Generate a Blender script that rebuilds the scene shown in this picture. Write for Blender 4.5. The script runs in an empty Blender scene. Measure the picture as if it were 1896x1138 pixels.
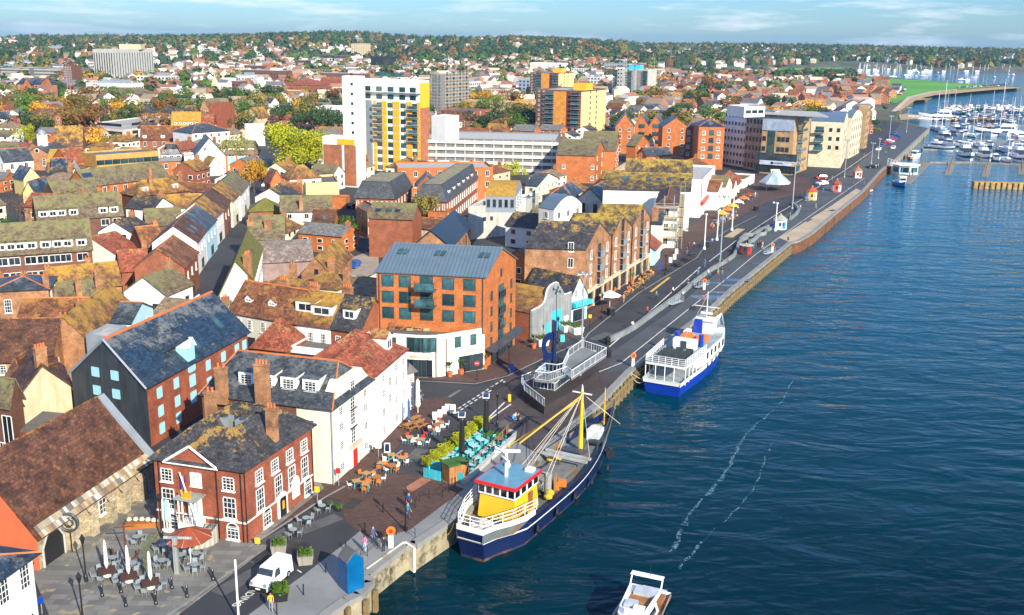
import bpy, math, random
import numpy as np
from mathutils import Vector as V, Matrix
R=math.radians
random.seed(7)
S=bpy.context.scene; C=S.collection
# ---------------- camera, sky, sun ----------------
F=1900.0; HC=46.0; TH=math.atan(497/F); RO=R(.8)
fw=V((0,math.cos(TH),-math.sin(TH))); _r=V((1,0,0)); _u=V((0,math.sin(TH),math.cos(TH)))
ri=_r*math.cos(RO)+_u*math.sin(RO); up=_u*math.cos(RO)-_r*math.sin(RO)
cam=bpy.data.cameras.new('camera'); co=bpy.data.objects.new('camera',cam); C.objects.link(co)
co.matrix_world=Matrix(((ri.x,up.x,-fw.x,0),(ri.y,up.y,-fw.y,0),(ri.z,up.z,-fw.z,HC),(0,0,0,1)))
cam.sensor_width=36; cam.lens=36*F/1896; cam.clip_end=40000; cam.clip_start=1
S.camera=co
SE=R(29); SA=R(150)      # sun elevation, compass azimuth from +Y clockwise
S.view_settings.view_transform='Standard'; S.view_settings.look='None'; S.view_settings.exposure=0.74; S.view_settings.gamma=1
S.cycles.use_denoising=True
try: S.cycles.denoiser='OPENIMAGEDENOISE'
except Exception: pass
S.cycles.max_bounces=6; S.cycles.transparent_max_bounces=6
w=bpy.data.worlds.new('World'); S.world=w; w.use_nodes=True; nt=w.node_tree; N=nt.nodes; Lk=nt.links
bg=N['Background']; bg.inputs[1].default_value=.1
tc=N.new('ShaderNodeTexCoord'); sky=N.new('ShaderNodeTexSky'); sky.sky_type='NISHITA'; sky.sun_disc=False; sky.sun_elevation=SE; sky.sun_rotation=SA; sky.air_density=1.0; sky.dust_density=.4; sky.ozone_density=1.6
sv=N.new('ShaderNodeSeparateXYZ'); ab=N.new('ShaderNodeMath'); ab.operation='ABSOLUTE'; cv=N.new('ShaderNodeCombineXYZ'); Lk.new(tc.outputs['Generated'],sv.inputs[0]); Lk.new(sv.outputs[0],cv.inputs[0]); Lk.new(sv.outputs[1],cv.inputs[1]); Lk.new(sv.outputs[2],ab.inputs[0]); Lk.new(ab.outputs[0],cv.inputs[2]); Lk.new(cv.outputs[0],sky.inputs['Vector'])
mp=N.new('ShaderNodeMapping'); mp.inputs['Scale'].default_value=(3,3,24)
no=N.new('ShaderNodeTexNoise'); no.inputs['Scale'].default_value=2.6; no.inputs['Detail'].default_value=7; no.inputs['Roughness'].default_value=.62
cr=N.new('ShaderNodeValToRGB'); cr.color_ramp.elements[0].position=.5; cr.color_ramp.elements[1].position=.68
mx=N.new('ShaderNodeMix'); mx.data_type='RGBA'; mx.inputs[7].default_value=(6.2,6.8,7.2,1)
mu=N.new('ShaderNodeMath'); mu.operation='MULTIPLY'; mu.inputs[1].default_value=.75
Lk.new(tc.outputs['Generated'],mp.inputs[0]); Lk.new(mp.outputs[0],no.inputs['Vector']); Lk.new(no.outputs['Fac'],cr.inputs[0]); Lk.new(cr.outputs[0],mu.inputs[0])
Lk.new(mu.outputs[0],mx.inputs[0]); tn=N.new('ShaderNodeMix'); tn.data_type='RGBA'; tn.blend_type='MULTIPLY'; tn.inputs[0].default_value=1; Lk.new(sky.outputs[0],tn.inputs[6]); sz=N.new('ShaderNodeSeparateXYZ'); Lk.new(cv.outputs[0],sz.inputs[0]); gr=N.new('ShaderNodeValToRGB'); ge=gr.color_ramp.elements; ge[0].position=0; ge[0].color=(.38,.59,.9,1); ge[1].position=.35; ge[1].color=(.7,1.05,1.5,1); e2=ge.new(.08); e2.color=(.32,.6,1.02,1); Lk.new(sz.outputs[2],gr.inputs[0]); Lk.new(gr.outputs[0],tn.inputs[7]); Lk.new(tn.outputs[2],mx.inputs[6]); Lk.new(mx.outputs[2],bg.inputs[0])
sl=bpy.data.lights.new('sun','SUN'); sl.energy=5.0; sl.angle=R(.5); sl.color=(1,.88,.69)
so=bpy.data.objects.new('sun',sl); C.objects.link(so)
sd=V((math.sin(SA)*math.cos(SE),math.cos(SA)*math.cos(SE),math.sin(SE)))
so.rotation_euler=sd.to_track_quat('Z','Y').to_euler(); so.location=sd*300
# ---------------- photo measurements -> metres on the ground ----------------
K=dict(o=(0,0,1),c5=(0,300,3.557),c6=(340,300,3.5556),c7=(660,300,3.555),c8=(960,300,3.348),r1=(0,40,3.925),r2=(480,40,3.925),r3=(960,40,3.925),r4=(1416,40,3.348),
 d1=(0,540,3.557),d2=(0,840,3.819),d3=(280,700,3.555),d4=(360,540,3.161),d5=(680,440,4.065),d6=(940,500,3.794),d7=(700,720,4.74),d8=(400,900,4.122),e1=(820,700,3.347),
 e2=(1160,500,4.377),e3=(1080,1000,8.245),e4=(1200,300,4.378),e5=(1330,160,5.99),e6=(1640,180,5.69),e7=(1380,280,5.925),e8=(1240,380,7.9),f4=(1230,300,7.11),f5=(0,180,7.584),f6=(250,180,7.584),
 f8=(1560,60,5.643))
def PX(k,x,y): a=K[k]; return (a[0]+x/a[2],a[1]+y/a[2])
def G(px,py,z=0.):
 d=fw*F+ri*(px-948)-up*(py-569); t=(z-HC)/d.z
 return V((d.x*t,d.y*t,z))
def g(k,x,y,z=0.): return G(*PX(k,x,y),z)
def proj(p):
 q=p-V((0,0,HC)); d=q.dot(fw)
 if d<1: return (-9999,-9999)
 return (948+F*q.dot(ri)/d,569-F*q.dot(up)/d)
def zsolve(x,y,py):   # height above ground point at which the image row is py
 lo,hi=-3.,120.
 for _ in range(40):
  m=(lo+hi)/2
  if proj(V((x,y,m)))[1]>py: lo=m
  else: hi=m
 return lo
# ---------------- materials ----------------
MT={}
def _mat(n):
 m=bpy.data.materials.new(n); m.use_nodes=True; t=m.node_tree; return m,t,t.nodes['Principled BSDF']
def nd(t,ty,**k):
 n=t.nodes.new('ShaderNode'+ty)
 for a,b in k.items():
  if a[0]=='_': n.inputs[int(a[1:])].default_value=b
  elif hasattr(n,a): setattr(n,a,b)
  else: n.inputs[a.replace('_',' ')].default_value=b
 return n
def mixc(t,f,a,b,bt='MIX'):
 n=t.nodes.new('ShaderNodeMix'); n.data_type='RGBA'; n.blend_type=bt
 for i,v in ((0,f),(6,a),(7,b)):
  if isinstance(v,(int,float)): n.inputs[i].default_value=v
  elif isinstance(v,tuple): n.inputs[i].default_value=v if len(v)==4 else (*v,1)
  else: t.links.new(v,n.inputs[i])
 return n.outputs[2]
def ramp(t,x,a,b,ca=(0,0,0),cb=(1,1,1)):
 n=t.nodes.new('ShaderNodeValToRGB'); e=n.color_ramp.elements; e[0].position=a; e[1].position=b; e[0].color=(*ca,1); e[1].color=(*cb,1)
 t.links.new(x,n.inputs[0]); return n.outputs[0]
def noise(t,sc,de=4,ro=.55,vec=None,dist=0):
 n=nd(t,'TexNoise',Scale=sc,Detail=de,Roughness=ro,Distortion=dist)
 if vec is None: vec=nd(t,'TexCoord').outputs['Object']
 t.links.new(vec,n.inputs['Vector']); return n.outputs['Fac']
def sc(c,k): return tuple(min(1,x*k) for x in c)
def M(n,col,rough=.7,met=0,var=.25,scale=.6,kind='plain',c2=None,amt=.5,emis=None,rnd=.0,spec=.5):
 if n in MT: return MT[n]
 m,t,b=_mat(n); b.inputs['Roughness'].default_value=rough; b.inputs['Metallic'].default_value=met
 b.inputs['Specular IOR Level'].default_value=spec
 tc=nd(t,'TexCoord'); ob=tc.outputs['Object']; uv=tc.outputs['UV']
 big=noise(t,scale,5,.6,ob); fine=noise(t,scale*9,3,.6,ob)
 c=mixc(t,ramp(t,big,.3,.7),sc(col,1-var),sc(col,1+var))
 c=mixc(t,ramp(t,fine,.35,.65),sc((1,1,1),1-var*.6),(1,1,1)) if False else c
 if kind=='brick':
  bt=nd(t,'TexBrick',Scale=1.0); t.links.new(uv,bt.inputs['Vector'])
  bt.inputs['Brick Width'].default_value=.46; bt.inputs['Row Height'].default_value=.15; bt.inputs['Mortar Size'].default_value=.012
  bt.inputs['Color1'].default_value=(*sc((1,1,1),.72),1); bt.inputs['Color2'].default_value=(1,.97,.93,1); bt.inputs['Mortar'].default_value=(.8,.78,.75,1); bt.inputs['Bias'].default_value=.1
  c=mixc(t,.75,c,bt.outputs['Color'],'MULTIPLY')
  c=mixc(t,ramp(t,fine,.4,.7),c,mixc(t,1.,c,(.7,.62,.6),'MULTIPLY'))
 elif kind=='stone':
  bt=nd(t,'TexBrick',Scale=1.0); t.links.new(uv,bt.inputs['Vector'])
  bt.inputs['Brick Width'].default_value=.62; bt.inputs['Row Height'].default_value=.26; bt.inputs['Mortar Size'].default_value=.02; bt.offset=.37
  bt.inputs['Color1'].default_value=(.55,.52,.47,1); bt.inputs['Color2'].default_value=(1,.95,.85,1); bt.inputs['Mortar'].default_value=(.45,.42,.37,1)
  c=mixc(t,.85,c,bt.outputs['Color'],'MULTIPLY')
  c=mixc(t,ramp(t,fine,.35,.7),c,mixc(t,1.,c,(.55,.5,.45),'MULTIPLY'))
 elif kind=='tile':
  bt=nd(t,'TexBrick',Scale=1.0); t.links.new(uv,bt.inputs['Vector'])
  bt.inputs['Brick Width'].default_value=.5; bt.inputs['Row Height'].default_value=.36; bt.inputs['Mortar Size'].default_value=.02
  bt.inputs['Color1'].default_value=(.38,.37,.37,1); bt.inputs['Color2'].default_value=(1.2,1.2,1.2,1); bt.inputs['Mortar'].default_value=(.3,.3,.3,1)
  c=mixc(t,.8,c,bt.outputs['Color'],'MULTIPLY')
  c=mixc(t,ramp(t,fine,.42,.62),c,mixc(t,1.,c,(.55,.52,.5),'MULTIPLY'))
  if c2:
   l1=noise(t,.5,7,.75,ob); l2=noise(t,3.2,6,.85,ob)
   g2=nd(t,'SeparateXYZ'); t.links.new(tc.outputs['Generated'],g2.inputs[0])
   s=nd(t,'Math',operation='MULTIPLY_ADD'); t.links.new(g2.outputs[2],s.inputs[0]); s.inputs[1].default_value=.16; t.links.new(l1,s.inputs[2])
   s2=nd(t,'Math',operation='MULTIPLY_ADD'); t.links.new(l2,s2.inputs[0]); s2.inputs[1].default_value=.6; t.links.new(s.outputs[0],s2.inputs[2])
   th=1.16-amt*.27
   c=mixc(t,ramp(t,s2.outputs[0],th-.1,th+.18,(0,0,0),(.72,.72,.72)),c,mixc(t,fine,sc(c2,.75),sc(c2,1.15)))
 elif kind=='seam':
  wv=nd(t,'TexWave',wave_type='BANDS',Scale=.5*amt,Distortion=0); t.links.new(uv,wv.inputs['Vector'])
  c=mixc(t,ramp(t,wv.outputs['Fac'],.0,.12),sc(col,.55),c)
 elif kind=='plank':
  wv=nd(t,'TexBrick',Scale=1.0); t.links.new(uv,wv.inputs['Vector'])
  wv.inputs['Brick Width'].default_value=.2; wv.inputs['Row Height'].default_value=6; wv.inputs['Mortar Size'].default_value=.012; wv.offset=0
  wv.inputs['Color1'].default_value=(.7,.7,.7,1); wv.inputs['Color2'].default_value=(1,1,1,1); wv.inputs['Mortar'].default_value=(.3,.3,.3,1)
  c=mixc(t,.9,c,wv.outputs['Color'],'MULTIPLY')
 elif kind=='pave':
  bt=nd(t,'TexBrick',Scale=1.0); t.links.new(uv,bt.inputs['Vector'])
  bt.inputs['Brick Width'].default_value=.7*amt; bt.inputs['Row Height'].default_value=.4*amt; bt.inputs['Mortar Size'].default_value=.014*amt
  bt.inputs['Color1'].default_value=(.42,.42,.44,1); bt.inputs['Color2'].default_value=(1,.98,.94,1); bt.inputs['Mortar'].default_value=(.45,.45,.45,1)
  c=mixc(t,.7,c,bt.outputs['Color'],'MULTIPLY')
  if c2: c=mixc(t,ramp(t,noise(t,.9,2,.5,ob),.62,.66),c,c2)
 elif kind=='road':
  c=mixc(t,ramp(t,noise(t,.12,6,.7,ob),.35,.7),c,sc(col,1.5))
  c=mixc(t,ramp(t,noise(t,14,2,.6,ob),.3,.8),mixc(t,1.,c,(.8,.8,.8),'MULTIPLY'),c)
 elif kind=='rust':
  c=mixc(t,ramp(t,noise(t,.5,7,.75,ob),.5,.62),c,c2)
 elif kind=='stain':   # weathered render and concrete, streaks running down
  mpn=nd(t,'Mapping'); mpn.inputs['Scale'].default_value=(1.6,1.6,.25); t.links.new(ob,mpn.inputs[0])
  c=mixc(t,ramp(t,noise(t,.8,6,.7,mpn.outputs[0]),.42,.75),c,c2 or sc(col,.7))
 elif kind=='moss':
  c=mixc(t,ramp(t,fine,.4,.6),c,c2); 
  bt=nd(t,'TexBrick',Scale=1.0); t.links.new(uv,bt.inputs['Vector'])
  bt.inputs['Brick Width'].default_value=.5; bt.inputs['Row Height'].default_value=.3; bt.inputs['Color1'].default_value=(.75,.75,.75,1); bt.inputs['Color2'].default_value=(1,1,1,1); bt.inputs['Mortar'].default_value=(.6,.6,.6,1)
  c=mixc(t,.6,c,bt.outputs['Color'],'MULTIPLY')
 if rnd:
  oi=nd(t,'ObjectInfo'); hs=nd(t,'HueSaturation'); mr=nd(t,'MapRange'); mr.inputs[3].default_value=1-rnd; mr.inputs[4].default_value=1+rnd
  t.links.new(oi.outputs['Random'],mr.inputs[0]); t.links.new(mr.outputs[0],hs.inputs['Value']); t.links.new(c,hs.inputs['Color']); c=hs.outputs[0]
 t.links.new(c,b.inputs['Base Color'])
 if kind in('brick','stone','tile','moss','pave','plank'):
  bp=nd(t,'Bump',Strength=.35,Distance=.05); t.links.new(fine,bp.inputs['Height']); t.links.new(bp.outputs[0],b.inputs['Normal'])
 if emis: b.inputs['Emission Color'].default_value=(*emis,1); b.inputs['Emission Strength'].default_value=1
 MT[n]=m; return m
OC=(.5,.29,.03)
brick=M('brick',(.32,.11,.055),kind='brick'); brickd=M('brick_dark',(.17,.078,.052),kind='brick'); bricko=M('brick_orange',(.52,.17,.045),kind='brick'); brickw=M('brick_weathered',(.38,.2,.1),kind='brick',var=.5)
bricky=M('brick_yellow',(.62,.36,.1),kind='brick'); brickm=M('brick_museum',(.32,.095,.05),kind='brick',var=.35)
white=M('white_render',(.82,.81,.76),kind='stain',c2=(.68,.66,.58),var=.05); cream=M('cream_render',(.76,.74,.56),kind='stain',c2=(.68,.66,.5),var=.06)
buff=M('buff_render',(.6,.5,.34),kind='stain',c2=(.42,.33,.2),var=.15); beige=M('beige_brick',(.5,.34,.17),kind='brick'); grey=M('grey_render',(.32,.34,.36),var=.12); conc=M('concrete',(.46,.46,.43),kind='stain',c2=(.3,.29,.26),var=.12)
concd=M('dark_concrete',(.17,.17,.16),kind='stain',c2=(.1,.1,.1)); stone=M('rubble_stone',(.62,.56,.42),kind='stone',var=.3); mint=M('mint_render',(.5,.68,.55),var=.05); yell=M('yellow_render',(.75,.58,.24),var=.1)
orange=M('terracotta_render',(.55,.13,.05),var=.08,rough=.8); black=M('black_render',(.022,.03,.04),kind='stain',c2=(.05,.06,.07),rough=.6); lblue=M('light_blue_paint',(.32,.6,.68),var=.06,rough=.5)
skyb=M('sky_blue_render',(.42,.68,.78),var=.06); tealp=M('teal_paint',(.05,.5,.6),var=.1,rough=.4); amber=M('amber_panel',(.78,.4,.02),var=.06); rosec=M('terracotta_panel',(.42,.16,.08),kind='brick')
tile=M('clay_tile',(.24,.095,.04),kind='tile',c2=(.4,.2,.04),amt=.35,var=.45,rnd=.1); tiler=M('red_tile',(.36,.1,.05),kind='tile',c2=(.4,.25,.08),amt=.3,var=.35); tilel=M('lichen_tile',(.2,.09,.045),kind='tile',c2=OC,amt=.95,var=.4)
tileb=M('brown_tile',(.14,.06,.032),kind='tile',c2=(.3,.13,.04),amt=.1,var=.6)
slate=M('slate',(.07,.085,.1),kind='tile',c2=(.16,.17,.16),amt=.5,var=.35,rough=.5); slatel=M('lichen_slate',(.065,.065,.07),kind='tile',c2=(.42,.25,.04),amt=.35,var=.4,rough=.6)
slatey=M('gold_lichen_slate',(.07,.06,.055),kind='tile',c2=(.5,.33,.03),amt=.85,var=.4); slateb=M('blue_slate',(.03,.055,.09),kind='tile',c2=(.2,.2,.19),amt=.62,var=.3,rough=.45)
moss=M('moss_tile',(.19,.145,.095),kind='tile',c2=(.2,.2,.07),amt=.85,var=.4,rough=.9); mossg=M('green_moss_tile',(.2,.2,.03),kind='moss',c2=(.1,.09,.02),rough=.9); ochre=M('ochre_lichen_tile',(.55,.32,.03),kind='moss',c2=(.25,.15,.04),rough=.9)
felt=M('felt_roof',(.1,.1,.1),kind='stain',c2=(.16,.15,.12),var=.2); feltl=M('light_flat_roof',(.42,.42,.4),kind='stain',c2=(.3,.29,.25),var=.15); zinc=M('zinc_seam',(.13,.19,.24),kind='seam',rough=.35,met=.2,var=.1,amt=1.1)
lead=M('lead_grey',(.24,.28,.32),rough=.45,var=.12); manl=M('mansard_slate',(.085,.1,.115),kind='tile',c2=(.04,.04,.04),amt=.8,var=.3,rough=.5); mossf=M('mossy_flat_roof',(.2,.19,.13),kind='rust',c2=(.4,.3,.04)); bufft=M('buff_tile',(.34,.25,.16),kind='tile',c2=(.2,.14,.08),amt=.6,var=.3); greyt=M('pale_grey_tile',(.24,.24,.23),kind='tile',var=.3); navy=M('navy_slate',(.02,.035,.06),kind='tile',var=.2,rough=.4)
wht=M('white_paint',(.8,.8,.77),rough=.45,var=.03); blk=M('black_metal',(.015,.016,.018),rough=.4,var=.1); steel=M('galvanised_steel',(.5,.56,.58),rough=.35,met=.6,var=.12); dkf=M('dark_grey_frame',(.05,.065,.075),rough=.4)
gls=M('window_glass',(.02,.03,.04),rough=.08,var=.6,scale=.5,spec=.8,rnd=.7); glt=M('teal_glass',(.03,.09,.105),rough=.07,var=.9,scale=.45,spec=.8,rnd=.6); glw=M('curtained_glass',(.5,.53,.53),rough=.15,var=.3,scale=1.5)
pot=M('terracotta',(.55,.15,.04)); wood=M('weathered_wood',(.26,.14,.065),kind='plank',var=.3); woodg=M('grey_wood',(.3,.32,.32),kind='plank',var=.2); red=M('red_paint',(.6,.02,.02),rough=.4,var=.05)
blue=M('blue_paint',(.01,.06,.4),rough=.3,var=.1); dblue=M('navy_paint',(.008,.02,.09),rough=.3,var=.25); yel=M('yellow_paint',(.8,.45,.02),rough=.45,var=.1); org=M('orange_paint',(.8,.17,.02),rough=.45,var=.08)
leafg=M('hedge_leaf',(.06,.11,.02),var=.4,rough=.8); gold=M('gilt',(.8,.4,.03),rough=.35,met=.3); slp=M('solar_panel',(.02,.05,.12),rough=.2); rope=M('rope',(.5,.45,.35)); canvas=M('canvas',(.75,.72,.65),rough=.8,var=.06)
brolly=M('rust_canvas',(.27,.055,.02),rough=.8); purp=M('pub_mural_blue',(.15,.25,.45))
# ---------------- mesh building ----------------
class B:
 def __init__(s): s.v=[]; s.f=[]; s.m=[]; s.mats=[]
 def mi(s,m):
  if m not in s.mats: s.mats.append(m)
  return s.mats.index(m)
 def face(s,ps,m):
  i=len(s.v); s.v+= [tuple(p) for p in ps]; s.f.append(tuple(range(i,i+len(ps)))); s.m.append(s.mi(m)); return s
 def prism(s,ps,z0,z1,m,mt=None):   # ps: list of (x,y), counter clockwise or not
  n=len(ps); a=sum(ps[i][0]*ps[(i+1)%n][1]-ps[(i+1)%n][0]*ps[i][1] for i in range(n))
  if a<0: ps=ps[::-1]
  lo=[(p[0],p[1],z0) for p in ps]; hi=[(p[0],p[1],z1) for p in ps]
  for i in range(n): j=(i+1)%n; s.face([lo[i],lo[j],hi[j],hi[i]],m)
  s.face(hi,mt or m); s.face(lo[::-1],m); return s
 def box(s,c,d,m,rz=0,top=None):    # centre-bottom c, size d
  x,y,z=c; a,b,h=d[0]/2,d[1]/2,d[2]; cs,sn=math.cos(rz),math.sin(rz)
  return s.prism([(x+cs*i-sn*j,y+sn*i+cs*j) for i,j in((-a,-b),(a,-b),(a,b),(-a,b))],z,z+h,m,top)
 def hexa(s,q,m):   # q: 8 points, bottom 4 then top 4
  for f in((0,3,2,1),(4,5,6,7),(0,1,5,4),(1,2,6,5),(2,3,7,6),(3,0,4,7)): s.face([q[i] for i in f],m)
  return s
 def slab(s,ps,t,m):                # polygon thickened upward along its normal
  a,b,c=V(ps[0]),V(ps[1]),V(ps[2]); n=(b-a).cross(c-b)
  if n.length<1e-9: return s
  n.normalize()
  if n.z<0: n=-n; ps=ps[::-1]
  lo=[V(p) for p in ps]; hi=[p+n*t for p in lo]; k=len(lo)
  s.face(hi,m); s.face(lo[::-1],m)
  for i in range(k): j=(i+1)%k; s.face([lo[i],lo[j],hi[j],hi[i]],m)
  return s
 def tube(s,a,b,r,m,r2=None,n=6):
  a,b=V(a),V(b); d=b-a
  if d.length<1e-6: return s
  r2=r if r2 is None else r2; q=d.to_track_quat('Z','Y'); e=[q@V((math.cos(2*math.pi*i/n),math.sin(2*math.pi*i/n),0)) for i in range(n)]
  A=[a+x*r for x in e]; Bq=[b+x*r2 for x in e]
  for i in range(n): j=(i+1)%n; s.face([A[i],A[j],Bq[j],Bq[i]],m)
  s.face(A[::-1],m)
  if r2>.001: s.face(Bq,m)
  return s
 def path(s,ps,r,m,n=5):
  for i in range(len(ps)-1): s.tube(ps[i],ps[i+1],r,m,n=n)
  return s
 def lathe(s,c,pr,m,n=12):          # pr: [(r,z)]
  c=V(c); R_=[[c+V((r*math.cos(2*math.pi*i/n),r*math.sin(2*math.pi*i/n),z)) for i in range(n)] for r,z in pr]
  for a,b in zip(R_,R_[1:]):
   for i in range(n): j=(i+1)%n; s.face([a[i],a[j],b[j],b[i]],m)
  s.face(R_[0][::-1],m); s.face(R_[-1],m); return s
 def ribbon(s,ps,wd,z,h,m):         # box-like strip along ground points
  for i in range(len(ps)-1):
   a,b=V((ps[i][0],ps[i][1])),V((ps[i+1][0],ps[i+1][1])); d=(b-a)
   if d.length<1e-4: continue
   n=V((-d.y,d.x)).normalized()*wd/2
   s.prism([tuple(a-n),tuple(b-n),tuple(b+n),tuple(a+n)],z,z+h,m)
  return s
 def xf(s,mtx): s.v=[tuple(mtx@V(p)) for p in s.v]; return s
 def mesh(s,name,org=(0,0,0)):
  me=bpy.data.meshes.new(name); ox,oy,oz=org
  me.from_pydata([(a-ox,b-oy,c-oz) for a,b,c in s.v],[],s.f)
  for m in s.mats: me.materials.append(m)
  me.polygons.foreach_set('material_index',s.m)
  ul=me.uv_layers.new(name='UVMap'); uvs=np.zeros((len(me.loops),2),dtype=np.float32); k=0
  for f in s.f:
   a,b,c=V(s.v[f[0]]),V(s.v[f[1]]),V(s.v[f[2]]); n=(b-a).cross(c-b)
   if n.length<1e-9: n=V((0,0,1))
   n.normalize()
   if abs(n.z)>.97: t=V((1,0,0)); u=V((0,1,0))
   else: t=V((-n.y,n.x,0)).normalized(); u=n.cross(t)
   for i in f: p=V(s.v[i]); uvs[k]=(p.dot(t),p.dot(u)); k+=1
  ul.data.foreach_set('uv',uvs.ravel()); me.update(); return me
 def obj(s,name,parent=None,org=None,**kw):
  if org is None: org=parent_loc(parent)
  o=bpy.data.objects.new(name,s.mesh(name,org)); C.objects.link(o)
  if parent: o.parent=parent
  else: o.location=org
  for k,v in kw.items(): o[k]=v
  return o
WL={}
def parent_loc(p):
 if p is None: return (0,0,0)
 return WL.get(p.name,(0,0,0))
def thing(name,label,cat,loc=(0,0,0),group=None,rz=0):
 o=bpy.data.objects.new(name,None); C.objects.link(o); o.location=loc; o.rotation_euler.z=rz; o.empty_display_size=.5
 o['label']=label; o['category']=cat
 if group: o['group']=group
 WL[o.name]=tuple(loc) if rz==0 else (0,0,0); return o
def tagm(o,label,cat,group=None):
 o['label']=label; o['category']=cat
 if group: o['group']=group
 return o
def setk(o,k='structure'): o['kind']=k; return o
def dup(root,loc,rz=0,label=None,group=None,s=1):
 r=root.copy(); C.objects.link(r); r.location=loc; r.rotation_euler.z=rz; r.scale=(s,s,s)
 if label: r['label']=label
 if group: r['group']=group
 for ch in list(root.children):
  c=ch.copy(); C.objects.link(c); c.parent=r
  for q in ch.children:
   d=q.copy(); C.objects.link(d); d.parent=c
 return r
# ---------------- setting: ground, water, hills ----------------
WZ=-2.6
def inpoly(x,y,P):
 c=False; j=len(P)-1
 for i in range(len(P)):
  if (P[i][1]>y)!=(P[j][1]>y) and x<(P[j][0]-P[i][0])*(y-P[i][1])/(P[j][1]-P[i][1])+P[i][0]: c=not c
  j=i
 return c
QE=[(560,1180),(608,1138),(643,1113),(668,1103),(690,1078),(681,1066),(752,1010),(769,1009),(860,949),(1000,842),(1109,748),(1167,687),(1204,657),(1321,569),(1355,537),(1463,450),(1480,446),(1505,431),(1544,398),(1598,354),(1633,315),(1657,297),(1721,237)]
SH=[(1668,222),(1664,212),(1676,197),(1695,184.5),(1727,182),(1705,180.5),(1730,175),(1773,171),(1826,166),(1893,161.5),(1861,156.6),(1799,154.5),(1755,150.4),(1711,146.8),(1649,142.4),(1577,140),(1500,136.5),(1420,134.5),(1309,133.5),(1215,133)]
WATER=[(560,1180)]+QE[1:]+SH+[(1215,127.3),(1309,127.3),(1342,129.5),(1440,124.5),(1560,122.5),(1640,124),(1700,127),(1760,129),(1896,130),(2200,133),(2600,140),(2600,1500),(560,1500)]
quay=[G(x,y) for x,y in QE]
# near ground: one precise sheet with the quay edge
asph=M('asphalt',(.032,.035,.042),kind='road',var=.25,scale=.2,rough=.85)
bb=B()
pts=[(q.x,q.y) for q in quay]
far=G(1640,222); far2=G(1300,200)
west=[(far.x,far.y),(G(1700,205).x-30,640),(-900,640),(-900,20),(-60,20),(quay[0].x,20)]
gp_=[(quay[0].x,20)]+pts+[(far.x,far.y),(far.x-5,655)]
for (x0,y0),(x1,y1) in zip(gp_,gp_[1:]):
 if y1>y0: bb.face([(-1100,y0,0),(x0,y0,0),(x1,y1,0),(-1100,y1,0)],asph)
setk(bb.obj('ground'))
# quay wall (steel piles and timber)
pile=M('quay_concrete',(.34,.3,.2),kind='rust',c2=(.07,.06,.03)); timb=M('quay_timber',(.24,.17,.08),kind='rust',c2=(.05,.06,.02)); rustp=M('rusty_sheet_pile',(.22,.1,.045),kind='rust',c2=(.1,.05,.02)); copem=M('coping_concrete',(.22,.22,.21),kind='road')
def along(P,step,start=0):
 out=[]; d=start
 for a,b in zip(P,P[1:]):
  L=(b-a).length
  while d<L: out.append((a.lerp(b,d/L),(b-a).normalized())); d+=step
  d-=L
 return out
q=thing('quay_wall','long quay edge wall of concrete and timber along the harbour water','wall',quay[8])
w1=B()
for a,b in zip(quay,quay[1:]):
 d=(b-a).normalized(); n=V((d.y,-d.x,0))
 w1.hexa([tuple(p+V((0,0,z))) for z in (-7,-.02) for p in (a-n*.8,b-n*.8,b+n*.04,a+n*.04)],pile)
w1.obj('wall_face',q)
cp=B()
for i,(a,b) in enumerate(zip(quay,quay[1:])):
 d=(b-a).normalized(); n=V((d.y,-d.x,0)); lift=.13
 cp.hexa([tuple(p+V((0,0,z))) for z in (-.35,lift) for p in (a-n*.7,b-n*.7,b+n*.22,a+n*.22)],copem)
cp.obj('coping',q)
bm_=B()
for a,b in zip(quay[8:15],quay[9:16]):
 d=(b-a).normalized(); n=V((d.y,-d.x,0))
 for z in(-.75,-1.9): bm_.tube(a+n*.5+V((0,0,z)),b+n*.5+V((0,0,z)),.12,timb,n=4)
bm_.obj('waling_beam',q)
pls=along(quay[8:16],1.75)+along(quay[0:5],1.9)
for i,(p,d) in enumerate(pls):
 n=V((d.y,-d.x,0)); b=p+n*.38
 if i>=99: 
  if i==99: rest=B()
  rest.box((b.x,b.y,-5),(.42,.38,4.75),timb,rz=math.atan2(d.y,d.x))
 else:
  t=B(); t.box((0,0,-5),(.42,.38,4.75-(i%3)*.12),timb,rz=math.atan2(d.y,d.x)); o=t.obj('timber_pile',None,(0,0,0)); o.parent=q; o.location=b-quay[8]
if len(pls)>99: rest.obj('timber_piles',q,kind='stuff')
sp=B()
for p,d in along(quay[15:22],.55):
 n=V((d.y,-d.x,0)); c=p+n*.32; sp.box((c.x,c.y,-5),(.34,.3,4.8),rustp,rz=math.atan2(d.y,d.x))
sp.obj('sheet_piling',q)
# sheets on the ground: pavements, roads
def sheet(name,px,z,m,k='o',h=None,kind='structure'):
 P=[g(k,x,y) for x,y in px]; b=B(); b.prism([(p.x,p.y) for p in P],.0 if h else z-.003,z,m)
 return setk(b.obj(name),kind)
brickpave=M('red_brick_paving',(.1,.055,.045),kind='pave',amt=.6,var=.2,scale=.15,rough=.85); greypave=M('grey_slab_paving',(.2,.2,.185),kind='pave',amt=2.0,var=.3,scale=.15,c2=(.3,.25,.16))
quaypave=M('quay_concrete_paving',(.19,.2,.2),kind='road',scale=.3,var=.2); tarm=M('quay_tarmac',(.06,.067,.07),kind='road',var=.2,scale=.1); gravel=M('gravel_yard',(.3,.26,.2),kind='road',var=.25); sandy=M('sandy_concrete',(.4,.32,.21),kind='road',var=.15)
white_l=M('road_line_white',(.62,.62,.58),var=.25,scale=2); yel_l=M('road_line_yellow',(.6,.38,.06),var=.2)
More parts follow.
